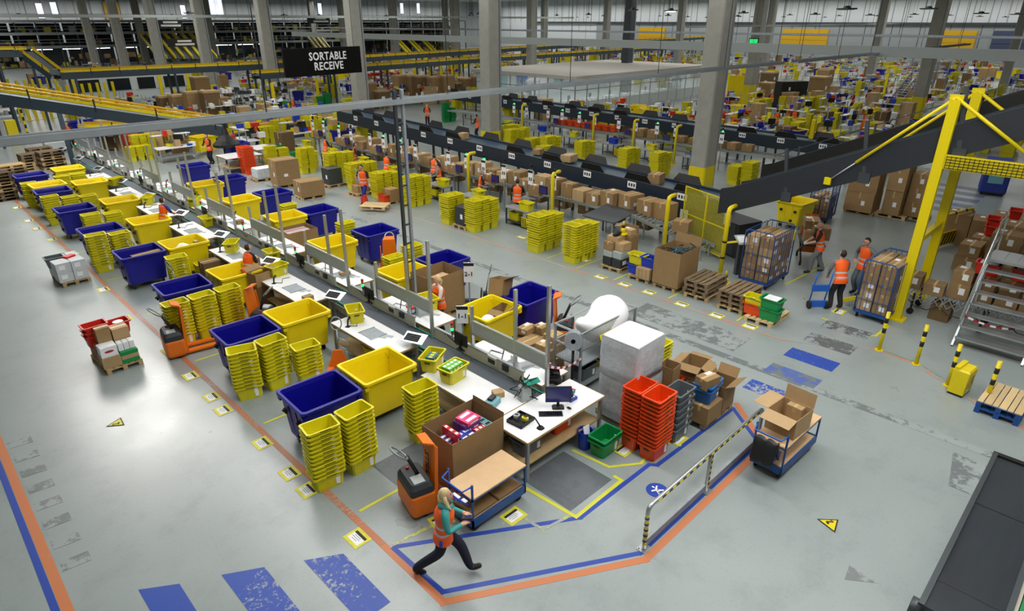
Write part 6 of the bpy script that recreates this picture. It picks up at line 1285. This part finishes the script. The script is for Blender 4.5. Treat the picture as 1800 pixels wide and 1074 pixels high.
tray((40, 4, 6.0), (40, 78, 6.0), .35, .5, 'white painted cable duct crossing the hall above the second receive line', 'machine_white', hang=4)
tray((44, -4, 6.9), (44, 60, 6.9), .3, .12, 'thin cable tray high above the second line', hang=8); tray((50, 30, 7.2), (120, 34, 7.2), .3, .15, 'thin cable tray over the glass office', hang=10)
tray((58, 10, 6.6), (58, 120, 6.6), .2, .12, 'pale cable duct crossing far above the packing benches', 'machine_white', hang=4); tray((-8, 70, 8.0), (90, 76, 8.0), .3, .25, 'pale cable duct far above the white machine', 'panel_grey', hang=5)
t = thing('hanging_sign', 'black hanging sign reading SORTABLE RECEIVE', 'sign', (0, 0, 0))
A, B_, C_ = ray_on(495, 87, 1, 31.6), ray_on(631, 80, 1, 32.3), ray_on(500, 138, 1, 31.6); wd = (B_ - A).length; hh = A.z - C_.z
t.location = ((A.x + B_.x) / 2, (A.y + B_.y) / 2, C_.z + .02); t.rotation_euler = (0, 0, math.atan2(B_.y - A.y, B_.x - A.x))
MB().box(0, 0, 0, wd, .12, hh).obj('board', 'sign_black', t)
text('lettering', 'SORTABLE', hh * .4, 'paper', t, (.05 * wd, -.07, hh * .68), (PI / 2, 0, 0), .022, .004, sx=.9); text('lettering', 'RECEIVE', hh * .4, 'paper', t, (.05 * wd, -.07, hh * .32), (PI / 2, 0, 0), .022, .004, sx=.9)
for s in (-.42, .42): MB().tube([(s * wd, 0, hh), (s * wd, 0, 12.8 - C_.z)], .015, 4).obj('hanger', 'steel_dark', t)
# high bay lamps: wide shallow shades on wires, tubes underneath
lm = MB(); lm.box(0, 0, 0, 1.15, .42, .06); lm.loft([rrect(.2, .12, .06, .04), rrect(.12, .08, .16, .04)]); L_SH = lm.mesh('shade', 'lamp_body')
ld = MB()
for k in (-1, 0, 1): ld.box(0, k * .12, -.02, 1.05, .04, .02)
L_ON = ld.mesh('tube', 'lamp_on'); L_OFF = ld.mesh('tube', 'panel_grey'); wr = MB(); wr.tube([(-.3, 0, .06), (-.3, 0, 4.6)], .012, 4); wr.tube([(.3, 0, .06), (.3, 0, 4.6)], .012, 4); L_W = wr.mesh('wire', 'steel_dark')
lamps = []
for x in (34, 47, 60, 74, 88, 104, 120, 138):
    for y in (12, 24, 38, 53, 68, 84, 100, 118, 138, 155):
        px, py = scr((x, y, 8.3))
        if -40 < px < 1840: lamps.append((x, y))
for x, y in [(6, 66), (14, 84), (22, 60), (10, 110), (24, 120), (16, 140), (30.5, 19.5)]: lamps.append((x, y))
ls = []
for x, y in lamps:
    t = thing('high_bay_lamp', '', 'lamp', (x + rnd.uniform(-.5, .5), y, 8.25 + rnd.uniform(-.1, .15)), PI / 4); link('shade', L_SH, t); link('tube', L_ON if y == 19.5 else L_OFF, t); link('wire', L_W, t); ls.append(t)
series(ls, 'high bay lamp hanging on wires', 'under the far roof', 'high bay lamps')
# ---------------------------------------------------------------- glass office with flat roof
t = thing('office_cabin', 'glazed office cabin with wide flat roof standing in the hall', 'office', (57, 44, 0), 0, None)
x0, x1, y0, y1 = -11, 11, -5.7, 7.5
piece('roof', 'roof_grey', t, 0, (y0 + y1) / 2, 2.95, 22.8, 14, .3); piece('back_wall', 'machine_white', t, 0, y1, 0, 22, .1, 2.95)
for k in range(14):
    x = x0 + k * 22 / 13
    piece('mullion', 'alu', t, x, y0, 0, .08, .08, 2.95)
    if k < 13:
        piece('lower_panel', 'machine_white', t, x + .85, y0, 0, 1.6, .05, 1.0); piece('pane', 'glass', t, x + .85, y0, 1.02, 1.6, .03, 1.9)
for k in range(9):
    y = y0 + k * 13.2 / 8; piece('mullion', 'alu', t, x0, y, 0, .08, .08, 2.95)
    if k < 8: piece('lower_panel', 'machine_white', t, x0, y + .82, 0, .05, 1.55, .9); piece('pane', 'glass', t, x0, y + .82, .92, .03, 1.55, 2.0)
piece('rail', 'alu', t, x0, (y0 + y1) / 2, 2.0, .07, 13.2, .06); piece('rail', 'alu', t, 0, y0, 2.0, 22, .07, .06); piece('office_floor', 'panel_grey', t, 0, 1, .0, 21.6, 13, .03)
roof_and_fill_light(57, 45, 20, 11, 2600, z=2.9)
for i in range(6):
    d_ = thing('desk', 'office desk behind the glass, %s from the near corner' % nth(i), 'desk', (48.6 + i * 3.2, 41.2, 0)); piece('top', 'white_top', d_, 0, 0, .7, 1.6, .8, .04); [piece('leg', 'alu', d_, sx * .7, sy * .3, 0, .05, .05, .7) for sx in (-1, 1) for sy in (-1, 1)]
    flat_screen(48.6 + i * 3.2, 41.2, .2, 'office screen on the desk behind glass, %s from the near corner' % nth(i), .74, .5)
    w_ = thing('wall_poster', 'poster on the office wall, %s from the near corner' % nth(i), 'poster', (49.5 + i * 3.1, 51.35, 1.2)); piece('sheet', ['pack_cyan', 'blue_bright', 'paper'][i % 3], w_, 0, 0, 0, 1.6, .02, 1.2)
# ---------------------------------------------------------------- overhead yellow guarded conveyors
def high_belt(pts, lab, wd=.9, legs=True):
    P = [Vector(p) for p in pts]; t = thing('overhead_conveyor', lab, 'conveyor', (P[0].x, P[0].y, 0)); O = Vector((P[0].x, P[0].y, 0))
    for i in range(len(P) - 1):
        a, c = P[i] - O, P[i + 1] - O; d = (c - a).normalized(); n = Vector((d.y, -d.x, 0)).normalized()
        MB().bar(a, c, wd, .1).obj('belt', 'belt_grey', t)
        for s in (-1, 1):
            MB().bar(a + n * s * wd / 2 - Vector((0, 0, .1)), c + n * s * wd / 2 - Vector((0, 0, .1)), .08, .42).obj('side_beam', 'slate', t)
            MB().bar(a + n * s * wd / 2 + Vector((0, 0, .25)), c + n * s * wd / 2 + Vector((0, 0, .25)), .05, .1).obj('yellow_rail', 'safety_yellow', t); MB().bar(a + n * s * wd / 2 + Vector((0, 0, .38)), c + n * s * wd / 2 + Vector((0, 0, .38)), .05, .08).obj('yellow_rail', 'gate_yellow', t)
        L_ = (c - a).length
        for k in range(int(L_ / 2.2) + 1):
            p = a + d * min(L_, k * 2.2)
            for s in (-1, 1): piece('rail_bracket', 'black', t, p.x + n.x * s * wd * .53, p.y + n.y * s * wd * .53, p.z - .05, .05, .05, .5)
        if legs:
            for k in range(int(L_ / 8) + 1):
                p = a + d * min(L_, k * 8 + 1)
                for s in (-1, 1): piece('support_leg', 'slate', t, p.x + n.x * s * wd * .45, p.y + n.y * s * wd * .45, 0, .16, .16, max(.2, p.z - .3))
    return t
def P_(px, py, ax, v):
    q = ray_on(px, py, ax, v); return (q.x, q.y, q.z)
high_belt([P_(-60, 158, 1, 33), P_(390, 224, 1, 29)], 'long yellow railed conveyor descending across the left lane', .9, False)
t = thing('conveyor_prop', 'grey steel prop under the descending left conveyor', 'prop', (*at(130, 290)[:2], 0)); piece('post', 'slate', t, 0, 0, 0, .22, .22, 4.3); piece('foot_plate', 'slate', t, 0, 0, 0, .5, .5, .03)
high_belt([P_(-40, 93, 1, 62), P_(46, 92, 1, 62), P_(100, 132, 1, 60), P_(450, 116, 1, 64), P_(860, 89, 1, 74), P_(1240, 66, 1, 84)], 'yellow railed overhead conveyor dipping and running across the whole hall', 1.1)
high_belt([P_(450, 133, 1, 58), P_(860, 104, 1, 68), P_(1240, 80, 1, 80)], 'lower overhead conveyor below the yellow railed one', 1.0)
high_belt([(17, 44, 1.5), (9.5, 48, 1.5)], 'yellow railed low conveyor behind the first lane benches', .8, False); high_belt([P_(238, 274, 0, 11.5), P_(470, 225, 0, 21)], 'yellow railed conveyor passing behind the sorting benches', .8, False)
high_belt([P_(450, 228, 0, 20), P_(620, 207, 0, 27)], 'yellow railed conveyor near the second concrete column', .8, False)
high_belt([P_(450, 250, 0, 19), P_(560, 232, 0, 24)], 'lower yellow railed conveyor left of the yellow bent post', .7, False)
# ---------------------------------------------------------------- things beyond the benches, left half
t = thing('wrapping_machine', 'white machine with dark windows and yellow posts', 'machine', (20.4, 76, 0)); piece('cabinet', 'machine_white', t, 0, 0, 0, 11.5, 2.5, 2.9)
for i, x in enumerate((-4.0, -1.3, 1.2, 3.9)): piece('window', 'window_dark', t, x, -1.27, 1.4, 2.0 if i != 2 else 1.6, .06, 1.1); piece('window_frame', 'panel_grey', t, x, -1.26, 1.3, 2.3, .04, .08)
for x in (-5.3, 2.5, 5.3): piece('corner_post', 'safety_yellow', t, x, -1.3, 0, .35, .1, 2.9)
piece('base_band', 'panel_grey', t, 0, -1.27, 0, 11.5, .05, .5)
bulk = []
for i, (px, py, h, wd) in enumerate([(300, 216, 1.9, 1.2), (323, 217, 2.0, 1.25), (348, 219, 2.3, 1.2), (378, 220, 2.4, 1.25), (360, 190, 2.6, 1.4), (650, 190, 2.1, 1.3), (672, 190, 1.4, 1.2), (707, 180, 2.4, 1.3), (728, 180, 2.4, 1.2), (742, 181, 2.4, 1.2), (764, 181, 2.3, 1.3), (785, 180, 2.4, 1.4), (804, 178, 1.6, .9), (820, 177, 2.0, 1.3), (842, 177, 2.2, 1.3), (875, 168, 2.2, 1.3), (1315, 165, 2.0, 1.6), (1345, 178, 1.6, 1.5), (1350, 152, 1.5, 1.8), (1435, 178, 2.2, 1.8), (1448, 148, 1.6, 1.8), (200, 262, 1.6, 1.2), (222, 262, 1.6, 1.1), (266, 258, 1.7, 1.2), (345, 245, 1.1, 1.2), (1385, 190, 1.2, 1.3)]):
    p = at(px, py); key = 'card' if i % 3 else 'card_dark'
    t = thing('carton_tower', '', 'boxes', (p.x, p.y, 0), PI / 4 * (px > 1250) * 0, None); n = 2 if h > 1.5 else 1
    pl_ = MB().box(0, 0, .1, wd, wd * .85, .03); [pl_.box(sx * wd * .42, sy * wd * .35, 0, .14, .1, .1) for sx in (-1, 0, 1) for sy in (-1, 0, 1)]; pl_.obj('pallet_base', 'wood', t)
    for k in range(n): piece('carton', key, t, 0, 0, .13 + k * h / n, wd, wd * .85, h / n - .01)
    piece('lid', 'card_pale', t, 0, 0, .13 + h, wd + .05, wd * .85 + .05, .16); piece('label', 'paper', t, -wd * .1, -wd * .43, h * .55, .36, .02, .36); piece('label', 'paper', t, -wd * .505, 0, h * .3, .02, .3, .3)
    bulk.append(t)
series(bulk, 'tall brown bulk carton', 'among those standing across the hall', 'tall bulk cartons')
t = thing('red_sack_stand', 'red bag stand with white sheet beyond the bench line', 'stand', (*at(237, 268)[:2], 0)); MB().loft([rrect(.45, .35, .1, .1), rrect(.5, .4, 1.3, .1)]).obj('bag', 'tote_red', t); piece('sheet', 'paper', t, .1, -.42, .5, .35, .02, .7)
def shelf_rack(x, y, rz, lab, W=2.4, H=2.2, m='galv', fill=('panel_grey', 'charcoal', 'paper')):
    t = thing('shelf_rack', lab, 'shelf', (x, y, 0), rz)
    for sx in (-1, 1):
        for sy in (-1, 1): piece('upright', m, t, sx * W / 2, sy * .3, 0, .06, .06, H)
    for k in range(4):
        piece('shelf_board', m, t, 0, 0, .15 + k * .6, W, .6, .04)
        g = MB(); x_ = -W / 2 + .2
        while x_ < W / 2 - .2: g.box(x_, 0, .19 + k * .6, .26, .45, rnd.uniform(.15, .4), rnd.randrange(3)); x_ += .32
        g.obj('stored_goods', list(fill), t)['kind'] = 'stuff'
    return t
for i, (px, py, f) in enumerate([(418, 203, None), (445, 206, None), (14, 205, None), (662, 165, 1), (690, 165, 1), (490, 190, None), (930, 180, None)]):
    p = at(px, py); shelf_rack(p.x, p.y, .0, 'steel shelf rack with small goods, %s listed along the far left aisle' % nth(i), fill=('tote_red', 'panel_grey', 'tote_red') if f else ('panel_grey', 'charcoal', 'paper'))
bl = []
for px, py in [(143, 240), (215, 240), (185, 246), (240, 238), (278, 232), (250, 268)]:
    p = at(px, py); bl.append(tub(p.x, p.y, rnd.uniform(-.1, .1), '', 'tub_blue', detail=False))
series(bl, 'blue wheeled tub', 'in the row under the descending yellow conveyor', 'blue tubs under the descending conveyor')
p = at(130, 262); person(p.x, p.y, 2.6, 'person in orange vest riding a tugger in the left lane', ARM, h=1.75); t = thing('tugger', 'black and white tugger truck in the left lane', 'truck', (p.x - 1.0, p.y - .1, 0)); MB().loft([rrect(.6, .4, .1, .1), rrect(.6, .4, .6, .12), rrect(.5, .3, .7, .12)]).obj('body', 'machine_white', t); MB().tube([(-.4, 0, .6), (-.55, 0, 1.2)], .04).obj('column', 'black', t); [MB().tube([(sx * .4, sy * .35 - .04, .12), (sx * .4, sy * .35 + .04, .12)], .12, 10).obj('wheel', 'rubber', t) for sx in (-1, 1) for sy in (-1, 1)]
for i, (px, py, lab) in enumerate([(374, 288, 'worker in orange vest turned to the bench by the black hood'), (452, 262, 'dark haired worker in orange vest at the small white table'), (519, 208, 'worker in blue cap and orange vest among green totes'), (650, 222, 'worker in orange vest beside the yellow tub on the first belt'), (752, 222, 'worker in red vest beyond the first belt'), (840, 245, 'worker bending in orange vest beside the column totes')]):
    p = at(px, py); person(p.x, p.y, [2.0, -2.6, 2.2, 1.0, 2.5, .5][i], lab, ARM, h=1.74, cap='tote_blue' if i == 2 else None)
t = thing('black_hood', 'black funnel shaped extraction hood on a stand over a white table', 'hood', (*at(405, 290)[:2], 0)); MB().loft([[(r_ * math.cos(a * PI / 8), r_ * math.sin(a * PI / 8), z) for a in range(16)] for r_, z in ((.75, 1.1), (.75, 1.25), (.5, 1.45), (.22, 1.75), (.14, 2.1), (.14, 2.7))], 0).obj('hood', 'black', t); piece('post', 'black', t, 0, .5, 0, .08, .08, 1.2)
p = at(425, 300); bench(p.y - .8, p.y + .8, 1, 'white table under the black hood', p.x - 1, p.x + 1)
p = at(463, 285); bench(p.y - .8, p.y + .8, 1, 'white packing table beyond the orange stack', p.x - .6, p.x + .6)
p = at(441, 306); g = MB(); stack_stuff(p.x, p.y, 14, 0, mb=g); stack_stuff(p.x, p.y + .5, 14, 0, mb=g); tag(g.obj('tote_stacks', 'tote_orange'), 'nested orange totes beside the far white table', 'tote', kind='stuff')
gb = MB()
for px, py, n in [(492, 272, 4), (475, 275, 4)]:
    p = at(px, py); stack_stuff(p.x, p.y, n, 0, mb=gb)
tag(gb.obj('tote_stacks', 'tote_green'), 'low green totes on the blue carts beyond the benches', 'tote', kind='stuff')
t = thing('low_cart', 'blue low cart under the green totes', 'cart', (*at(510, 290)[:2], 0)); piece('deck', 'blue_paint', t, 0, 0, .25, 2.4, .8, .12); [MB().tube([(sx * 1 - .03, sy * .3, .1), (sx * 1 + .03, sy * .3, .1)], .1, 8).obj('wheel', 'rubber', t) for sx in (-1, 1) for sy in (-1, 1)]
for i in range(4): q = at(510, 290); tote(q.x - .9 + i * .6, q.y, .38, P2, 'green tote on the low blue cart, %s from its left' % nth(i), 'tote_green')
for i, (px, py, c) in enumerate([(784, 215, 'tote_green'), (880, 250, 'tote_green'), (500, 205, 'tote_green'), (565, 195, 'tote_green'), (545, 205, 'tote_yellow'), (1430, 242, 'tote_yellow'), (1418, 236, 'tote_yellow'), (1440, 238, 'tote_yellow'), (1380, 243, 'tote_yellow'), (1345, 242, 'tote_yellow'), (1495, 215, 'tote_yellow'), (1505, 212, 'tote_yellow'), (640, 262, 'tote_yellow'), (480, 300, 'tote_yellow'), (1262, 228, 'tote_orange')]):
    p = at(px, py); g = MB(); stack_stuff(p.x, p.y, rnd.randint(10, 15), rnd.uniform(-.1, .1), mb=g); stack_stuff(p.x + .7, p.y, rnd.randint(9, 15), 0, mb=g); tag(g.obj('tote_stacks', c), 'twin stacks of nested %s totes, %s of those beyond the receive lines' % (CN[c], nth(i)), 'tote', kind='stuff')
# stacks of pallets at the far left
k = 0
for px, py, n in [(4, 352, 9), (30, 335, 9), (62, 296, 6), (95, 296, 7), (75, 285, 6), (40, 300, 3)]:
    p = at(px, py); k += 1
    for i in range(n): pallet(p.x, p.y, i * .145, .1, 'old pallet, %s counted upward in the %s stack of the left lane end' % (nth(i), nth(k - 1)), rnd.choice(['wood_old', 'wood_dark', 'wood']))
t = thing('rack_guard', 'black and yellow striped post at the left lane', 'post', (*at(52, 245)[:2], 0))
for i in range(10): piece('band', 'safety_black' if i % 2 else 'safety_yellow', t, 0, 0, i * .26, .12, .12, .26)
t = thing('door_guard', 'yellow guard box at the white partition in the left lane', 'guard', (*at(28, 250)[:2], 0)); piece('body', 'safety_yellow', t, 0, 0, 0, .6, .6, 1.5)
t = thing('partition', 'white partition wall at the left edge of the view', 'partition', (*at(0, 262)[:2], 0)); piece('panel', 'machine_white', t, -1.4, 0, 0, 3.2, .2, 3.4); piece('frame', 'steel_dark', t, .25, 0, 0, .15, .25, 3.4)
# field of yellow posts (gates) behind the left conveyors
gp = []
for i in range(14):
    for j in range(2):
        p = at(40 + i * 13 + j * 4, 214 - i * 1.5 - j * 22)
        t = thing('gate_post', '', 'post', (p.x, p.y, 0)); piece('post', 'safety_yellow', t, 0, 0, 0, .2, .2, 2.6); piece('foot_plate', 'safety_yellow', t, 0, 0, 0, .4, .4, .04); gp.append(t)
for px, py in [(706, 152), (730, 155), (757, 158), (777, 150), (796, 150), (840, 140), (893, 130), (985, 122), (1003, 120), (1036, 118), (1050, 118), (1097, 108), (1150, 105), (1198, 102), (562, 190), (486, 205), (1415, 300), (1550, 180)]:
    p = at(px, py); t = thing('gate_post', '', 'post', (p.x, p.y, 0)); piece('post', 'safety_yellow', t, 0, 0, 0, .22, .22, 2.8); piece('foot_plate', 'safety_yellow', t, 0, 0, 0, .4, .4, .04); gp.append(t)
series(gp, 'yellow steel post', 'among the posts beyond the receive lines', 'yellow posts')
tub(*at(1120, 208)[:2], .3, 'yellow wheeled tub with dark catches before the glass office', 'tub_yellow'); tub(*at(642, 235)[:2], .1, 'yellow wheeled tub at the far end of the first belt', 'tub_yellow'); tub(*at(1328, 185)[:2], .1, 'yellow wheeled tub beside the big column', 'tub_yellow')
t = thing('yellow_board', 'tall yellow board standing behind the big column', 'board', (*at(1287, 190)[:2], 0), -.6); piece('board', 'tub_yellow', t, 0, 0, 0, 1.6, .2, 3.0); piece('foot', 'black', t, 0, 0, 0, 1.7, .6, .06)
t = thing('yellow_banner', 'yellow leaning panel at the column row', 'board', (*at(1305, 150)[:2], 0), -.6); piece('board', 'tub_yellow', t, 0, 0, 0, 1.2, .15, 2.6); piece('foot', 'black', t, 0, 0, 0, 1.3, .5, .05)
# ---------------------------------------------------------------- packing field on the right
for i, (px, py, rz, lab) in enumerate([(1302, 226, -2.2, 'worker leaning by the orange truck near the big column'), (1361, 236, -.7, 'worker in orange vest seen from behind at the far packing benches'), (1391, 232, 2.2, 'worker in dark clothes and orange vest facing the camera at far benches'), (1353, 195, 2.0, 'worker in red at the packing bench behind others'), (1496, 196, .8, 'worker in orange vest by the far blue tub'), (1360, 126, 2, 'distant worker in orange vest before the dock gates'), (1418, 120, 2, 'distant worker in orange at the far benches'), (1545, 118, 2.4, 'distant worker in orange by the grey stairs'), (1710, 122, 2.4, 'distant worker in orange under the yellow dock gate'), (1690, 128, 1.5, 'distant worker beside the red goods at far right')]):
    p = at(px, py); person(p.x, p.y, rz, lab, ARM if i != 2 else dict(lh=(-.12, .25, 1.05), rh=(.12, .25, 1.05), lf=(-.18, .15, 0), rf=(.15, -.05, 0)), h=1.78)
electric_jack(*at(1291, 238)[:2], 2.4, 'orange pallet truck near the big column'); electric_jack(*at(1520, 245)[:2], 2.6, 'orange pallet truck beyond the black incline'); electric_jack(*at(1560, 235)[:2], 2.2, 'red orange truck beyond the black incline')
tote(*at(1390, 236)[:2], .0, .3, 'orange tote lying near the far workers', 'tote_orange'); tote(*at(1385, 222)[:2], 1.0, .3, 'orange tote on a cart by the far workers', 'tote_orange')
fr = random.Random(11); benches = []; things_ = {'y': [], 'b': [], 's': [], 'c': [], 'm': []}
tt = MB(); tt.box(0, 0, .8, 2.2, .9, .05, 0)
for sx in (-1, 1):
    for sy in (-1, 1): tt.box(sx * 1.0, sy * .38, 0, .06, .06, .8, 1)
[tt.box(sx, .4, .85, .05, .05, 1.2, 1) for sx in (-1.05, 0, 1.05)]; tt.box(0, .35, 1.5, 2.2, .35, .04, 0); tt.box(0, 0, .3, 2.1, .8, .04, 1)
B_ME = tt.mesh('packing_bench', ['white_top', 'galv']); mm = MB(); mm.box(0, 0, .3, .55, .06, .38, 0); mm.box(0, .03, .02, .08, .06, .3, 0); mm.box(0, 0, 0, .3, .22, .03, 0); mm.box(0, -.032, .33, .48, .005, .3, 1); M_ME = mm.mesh('monitor', ['black', 'screen'])
stk_y = MB(); goods = MB()
FIELD = []
for gx in range(46, 96, 5):
    for gy in range(-2, 34, 6): FIELD.append((gx, gy))
for gx in range(98, 146, 7):
    for gy in range(0, 44, 7): FIELD.append((gx, gy))
for gx in range(34, 64, 6):
    for gy in range(56, 84, 6): FIELD.append((gx, gy))
for gx in range(72, 140, 8):
    for gy in range(44, 120, 9): FIELD.append((gx, gy))
for gx in range(12, 60, 8):
    for gy in range(84, 122, 9): FIELD.append((gx, gy))
for gx in range(13, 27, 4):
    for gy in range(42, 72, 6): FIELD.append((gx, gy))
for gx in range(41, 46, 4):
    for gy in range(12, 60, 7): FIELD.append((gx, gy))
for gx, gy in FIELD:
    x, y = gx + fr.uniform(-.8, .8), gy + fr.uniform(-.8, .8); px, py = scr((x, y, .8))
    if not (-60 < px < 1860): continue
    if 44 < x < 70 and 36.5 < y < 53: continue
    if any(abs(x - cx) < 2.6 and abs((y - 15.7 + 7.7) % 15.4 - 7.7) < 2.6 for cx in (65, 101)): continue
    near = math.hypot(x, y) < 75
    o = link('packing_bench', B_ME, None, (x, y, 0), P2 if fr.random() < .5 else 0); o['category'] = 'table'; benches.append(o)
    if near:
        m_ = link('monitor', M_ME, None, (x + .3, y, .85), fr.uniform(2, 3)); m_['category'] = 'monitor'; things_['m'].append(m_)
    for j in range(3 if near else 2):
        dx, dy = fr.uniform(-2.4, 2.4), fr.uniform(1.2, 2.6) * fr.choice((-1, 1)); q = fr.random()
        if q < .45: 
            n = fr.randint(7, 14)
            for c in range(fr.randint(1, 3)): stack_stuff(x + dx + c * .45, y + dy, n, P2, mb=stk_y)
        elif q < .6: b_ = tub(x + dx, y + dy, fr.uniform(0, 1.5), '', 'tub_yellow', detail=False); things_['y'].append(b_)
        elif q < .72: b_ = tub(x + dx, y + dy, fr.uniform(0, 1.5), '', 'tub_blue', detail=False); things_['b'].append(b_)
        elif not near: goods.box(x + dx, y + dy, 0, 1.0, .9, fr.choice((.9, 1.3, 1.7)), 6)
        else:
            c_ = carton(x + dx, y + dy, 0, fr.choice((.9, 1.1)), fr.choice((.8, 1.0)), fr.choice((.9, 1.3, 1.7)), fr.uniform(-.2, .2), '', fr.choice(('card', 'card_pale', 'card_dark')), lab=2); things_['c'].append(c_)
    for j in range(9): goods.box(x + fr.uniform(-1, 1), y + fr.uniform(-.35, .35), .855 if j < 5 else 1.545, fr.uniform(.15, .5), fr.uniform(.15, .4), fr.uniform(.1, .4), fr.randrange(6))
tag(stk_y.obj('tote_stacks', 'tote_yellow'), 'nested yellow totes in the far packing field', 'tote', kind='stuff')
tag(goods.obj('bench_goods', ['card_pale', 'paper', 'tote_yellow', 'tote_red', 'panel_grey', 'tote_blue', 'card']), 'small mixed goods and cartons about the far packing benches', 'goods', kind='stuff')
series(benches, 'white packing bench', 'in the far packing field', 'far packing benches'); series(things_['y'], 'yellow wheeled tub', 'in the far packing field', 'far yellow tubs'); series(things_['b'], 'blue wheeled tub', 'in the far packing field', 'far blue tubs'); series(things_['c'], 'tall brown carton', 'in the far packing field', 'far cartons'); series(things_['m'], 'black screen on a bench', 'in the far packing field', 'far screens')
# dark rack, grey stair bridge, exit sign
t = thing('dark_rack', 'dark curtain sided rack among the packing benches', 'rack', (*at(1385, 188)[:2], 0), -.5); piece('body', 'black', t, 0, 0, 0, 3.0, 1.0, 2.4); piece('panel', 'charcoal', t, 0, -.52, .1, .1, .04, 2.2); piece('tag', 'paper', t, -.6, -.54, 1.6, .2, .02, .3)
t = thing('stair_bridge', 'grey steel stair bridge over the far conveyors', 'stairs', (*at(1600, 180)[:2], 0), -.2)
for k in range(12): piece('tread', 'galv', t, -3.2 + k * .28, 0, .2 + k * .22, .3, 1.2, .05)
for s in (-1, 1):
    MB().bar((-3.4, s * .62, .05), (.1, s * .62, 2.85), .06, .2).obj('stringer', 'galv', t); MB().tube([(-3.4, s * .62, 1.1), (.1, s * .62, 3.9), (5, s * .62, 3.9)], .04, 6).obj('handrail', 'alu', t)
    for x in (.2, 2.6, 5): piece('post', 'galv', t, x, s * .62, 0, .1, .1, 3.9)
piece('bridge_deck', 'galv', t, 2.6, 0, 2.8, 5.2, 1.2, .08)
q = ray_on(1325, 73, 0, 64.3); t = thing('exit_sign', 'green lit exit sign high on the middle column row', 'sign', (64.3, q.y, q.z), -P2); piece('casing', 'black', t, 0, 0, -.3, 1.0, .12, .6); piece('lit_panel', 'exit_green', t, -.22, -.07, -.2, .4, .02, .42); piece('lit_panel', 'exit_green', t, .22, -.07, -.2, .4, .02, .42); MB().tube([(0, 0, .3), (0, 0, 5.8)], .015, 4).obj('hanger', 'steel_dark', t)
# ---------------------------------------------------------------- storage decks along the far left wall
t = thing('storage_deck', 'dark multi level storage decks with railings along the far wall', 'storage deck', (60, 146, 0))
for z in (3.2, 5.4, 7.4):
    piece('deck', 'mezz_dark', t, 0, 8, z, 130, 20, .35); piece('edge_beam', 'wall_grey', t, 0, -2.05, z - .05, 130, .15, .45)
    for zz in (.5, 1.0): piece('rail', 'galv', t, 0, -2.1, z + .35 + zz, 130, .06, .06)
for k in range(44): piece('upright', 'steel_dark', t, -64 + k * 3, -1.9, 0, .2, .2, 7.6)
for z, hh in ((.1, 2.9), (3.55, 1.7), (5.75, 1.5)):
    for k in range(32):
        x = -63 + k * 4; piece('rack_panel', 'mezz_dark' if (k + int(z)) % 3 else 'charcoal', t, x, 4, z, 3.6, .4, hh)
g = MB()
for k in range(500): g.box(rnd.uniform(-64, 64), rnd.uniform(-1.2, 2.5), rnd.choice((.1, 1.2, 3.55, 5.75)), rnd.uniform(.4, 1.2), .6, rnd.uniform(.3, 1.1), rnd.randrange(5))
tag(g.obj('stored_goods', ['card', 'card_pale', 'tote_yellow', 'panel_grey', 'charcoal'], t), None, None, kind='stuff')
for k in range(10): piece('strip_light', 'lamp_on', t, -34 + k * 4.6, -1.6, 2.95, 3.2, .2, .08)
ch = []
for px in list(range(252, 345, 15)) + [540, 556, 690, 712, 735]:
    a = ray_on(px, 62, 1, 138); c = ray_on(px + 34, 104, 1, 112); t = thing('spiral_chute', '', 'chute', (a.x, a.y, 0)); O = Vector((a.x, a.y, 0))
    MB().bar(Vector(a) - O, Vector((c.x, c.y, max(1, c.z))) - O, 1.2, .15).obj('slide', 'slate', t); n = Vector((.7, .4, 0))
    for s in (-1, 1): MB().bar(Vector(a) - O + n * s + Vector((0, 0, .3)), Vector((c.x, c.y, max(1, c.z))) - O + n * s + Vector((0, 0, .3)), .22, .4).obj('yellow_side', 'safety_yellow', t)
    ch.append(t)
series(ch, 'yellow edged inclined conveyor', 'rising to the storage decks', 'inclined conveyors to the decks')
for i, (px, py) in enumerate([(295, 42), (560, 35), (320, 75)]):
    q = ray_on(px, py, 1, 120); t = thing('aisle_sign', 'black hanging aisle sign far off, %s listed' % nth(i), 'sign', (q.x, q.y, q.z), -.1); piece('board', 'black', t, 0, 0, -.6, 4.5, .15, 1.2); piece('text_bar', 'paper', t, .4, -.09, .1, 2.2, .02, .3); piece('text_bar', 'paper', t, .4, -.09, -.4, 3, .02, .3); MB().tube([(0, 0, .6), (0, 0, 12.9 - q.z)], .02, 4).obj('hanger', 'steel_dark', t)
q = ray_on(201, 36, 1, 169.6); w_ = thing('yellow_wall_panel', 'yellow panel high on the far left wall', 'panel', (q.x, 169.6, q.z)); piece('panel', 'gate_yellow', w_, 0, 0, 0, 3.0, .1, 3.8); piece('frame', 'steel_dark', w_, 0, .02, -.08, 3.2, .06, 3.96)
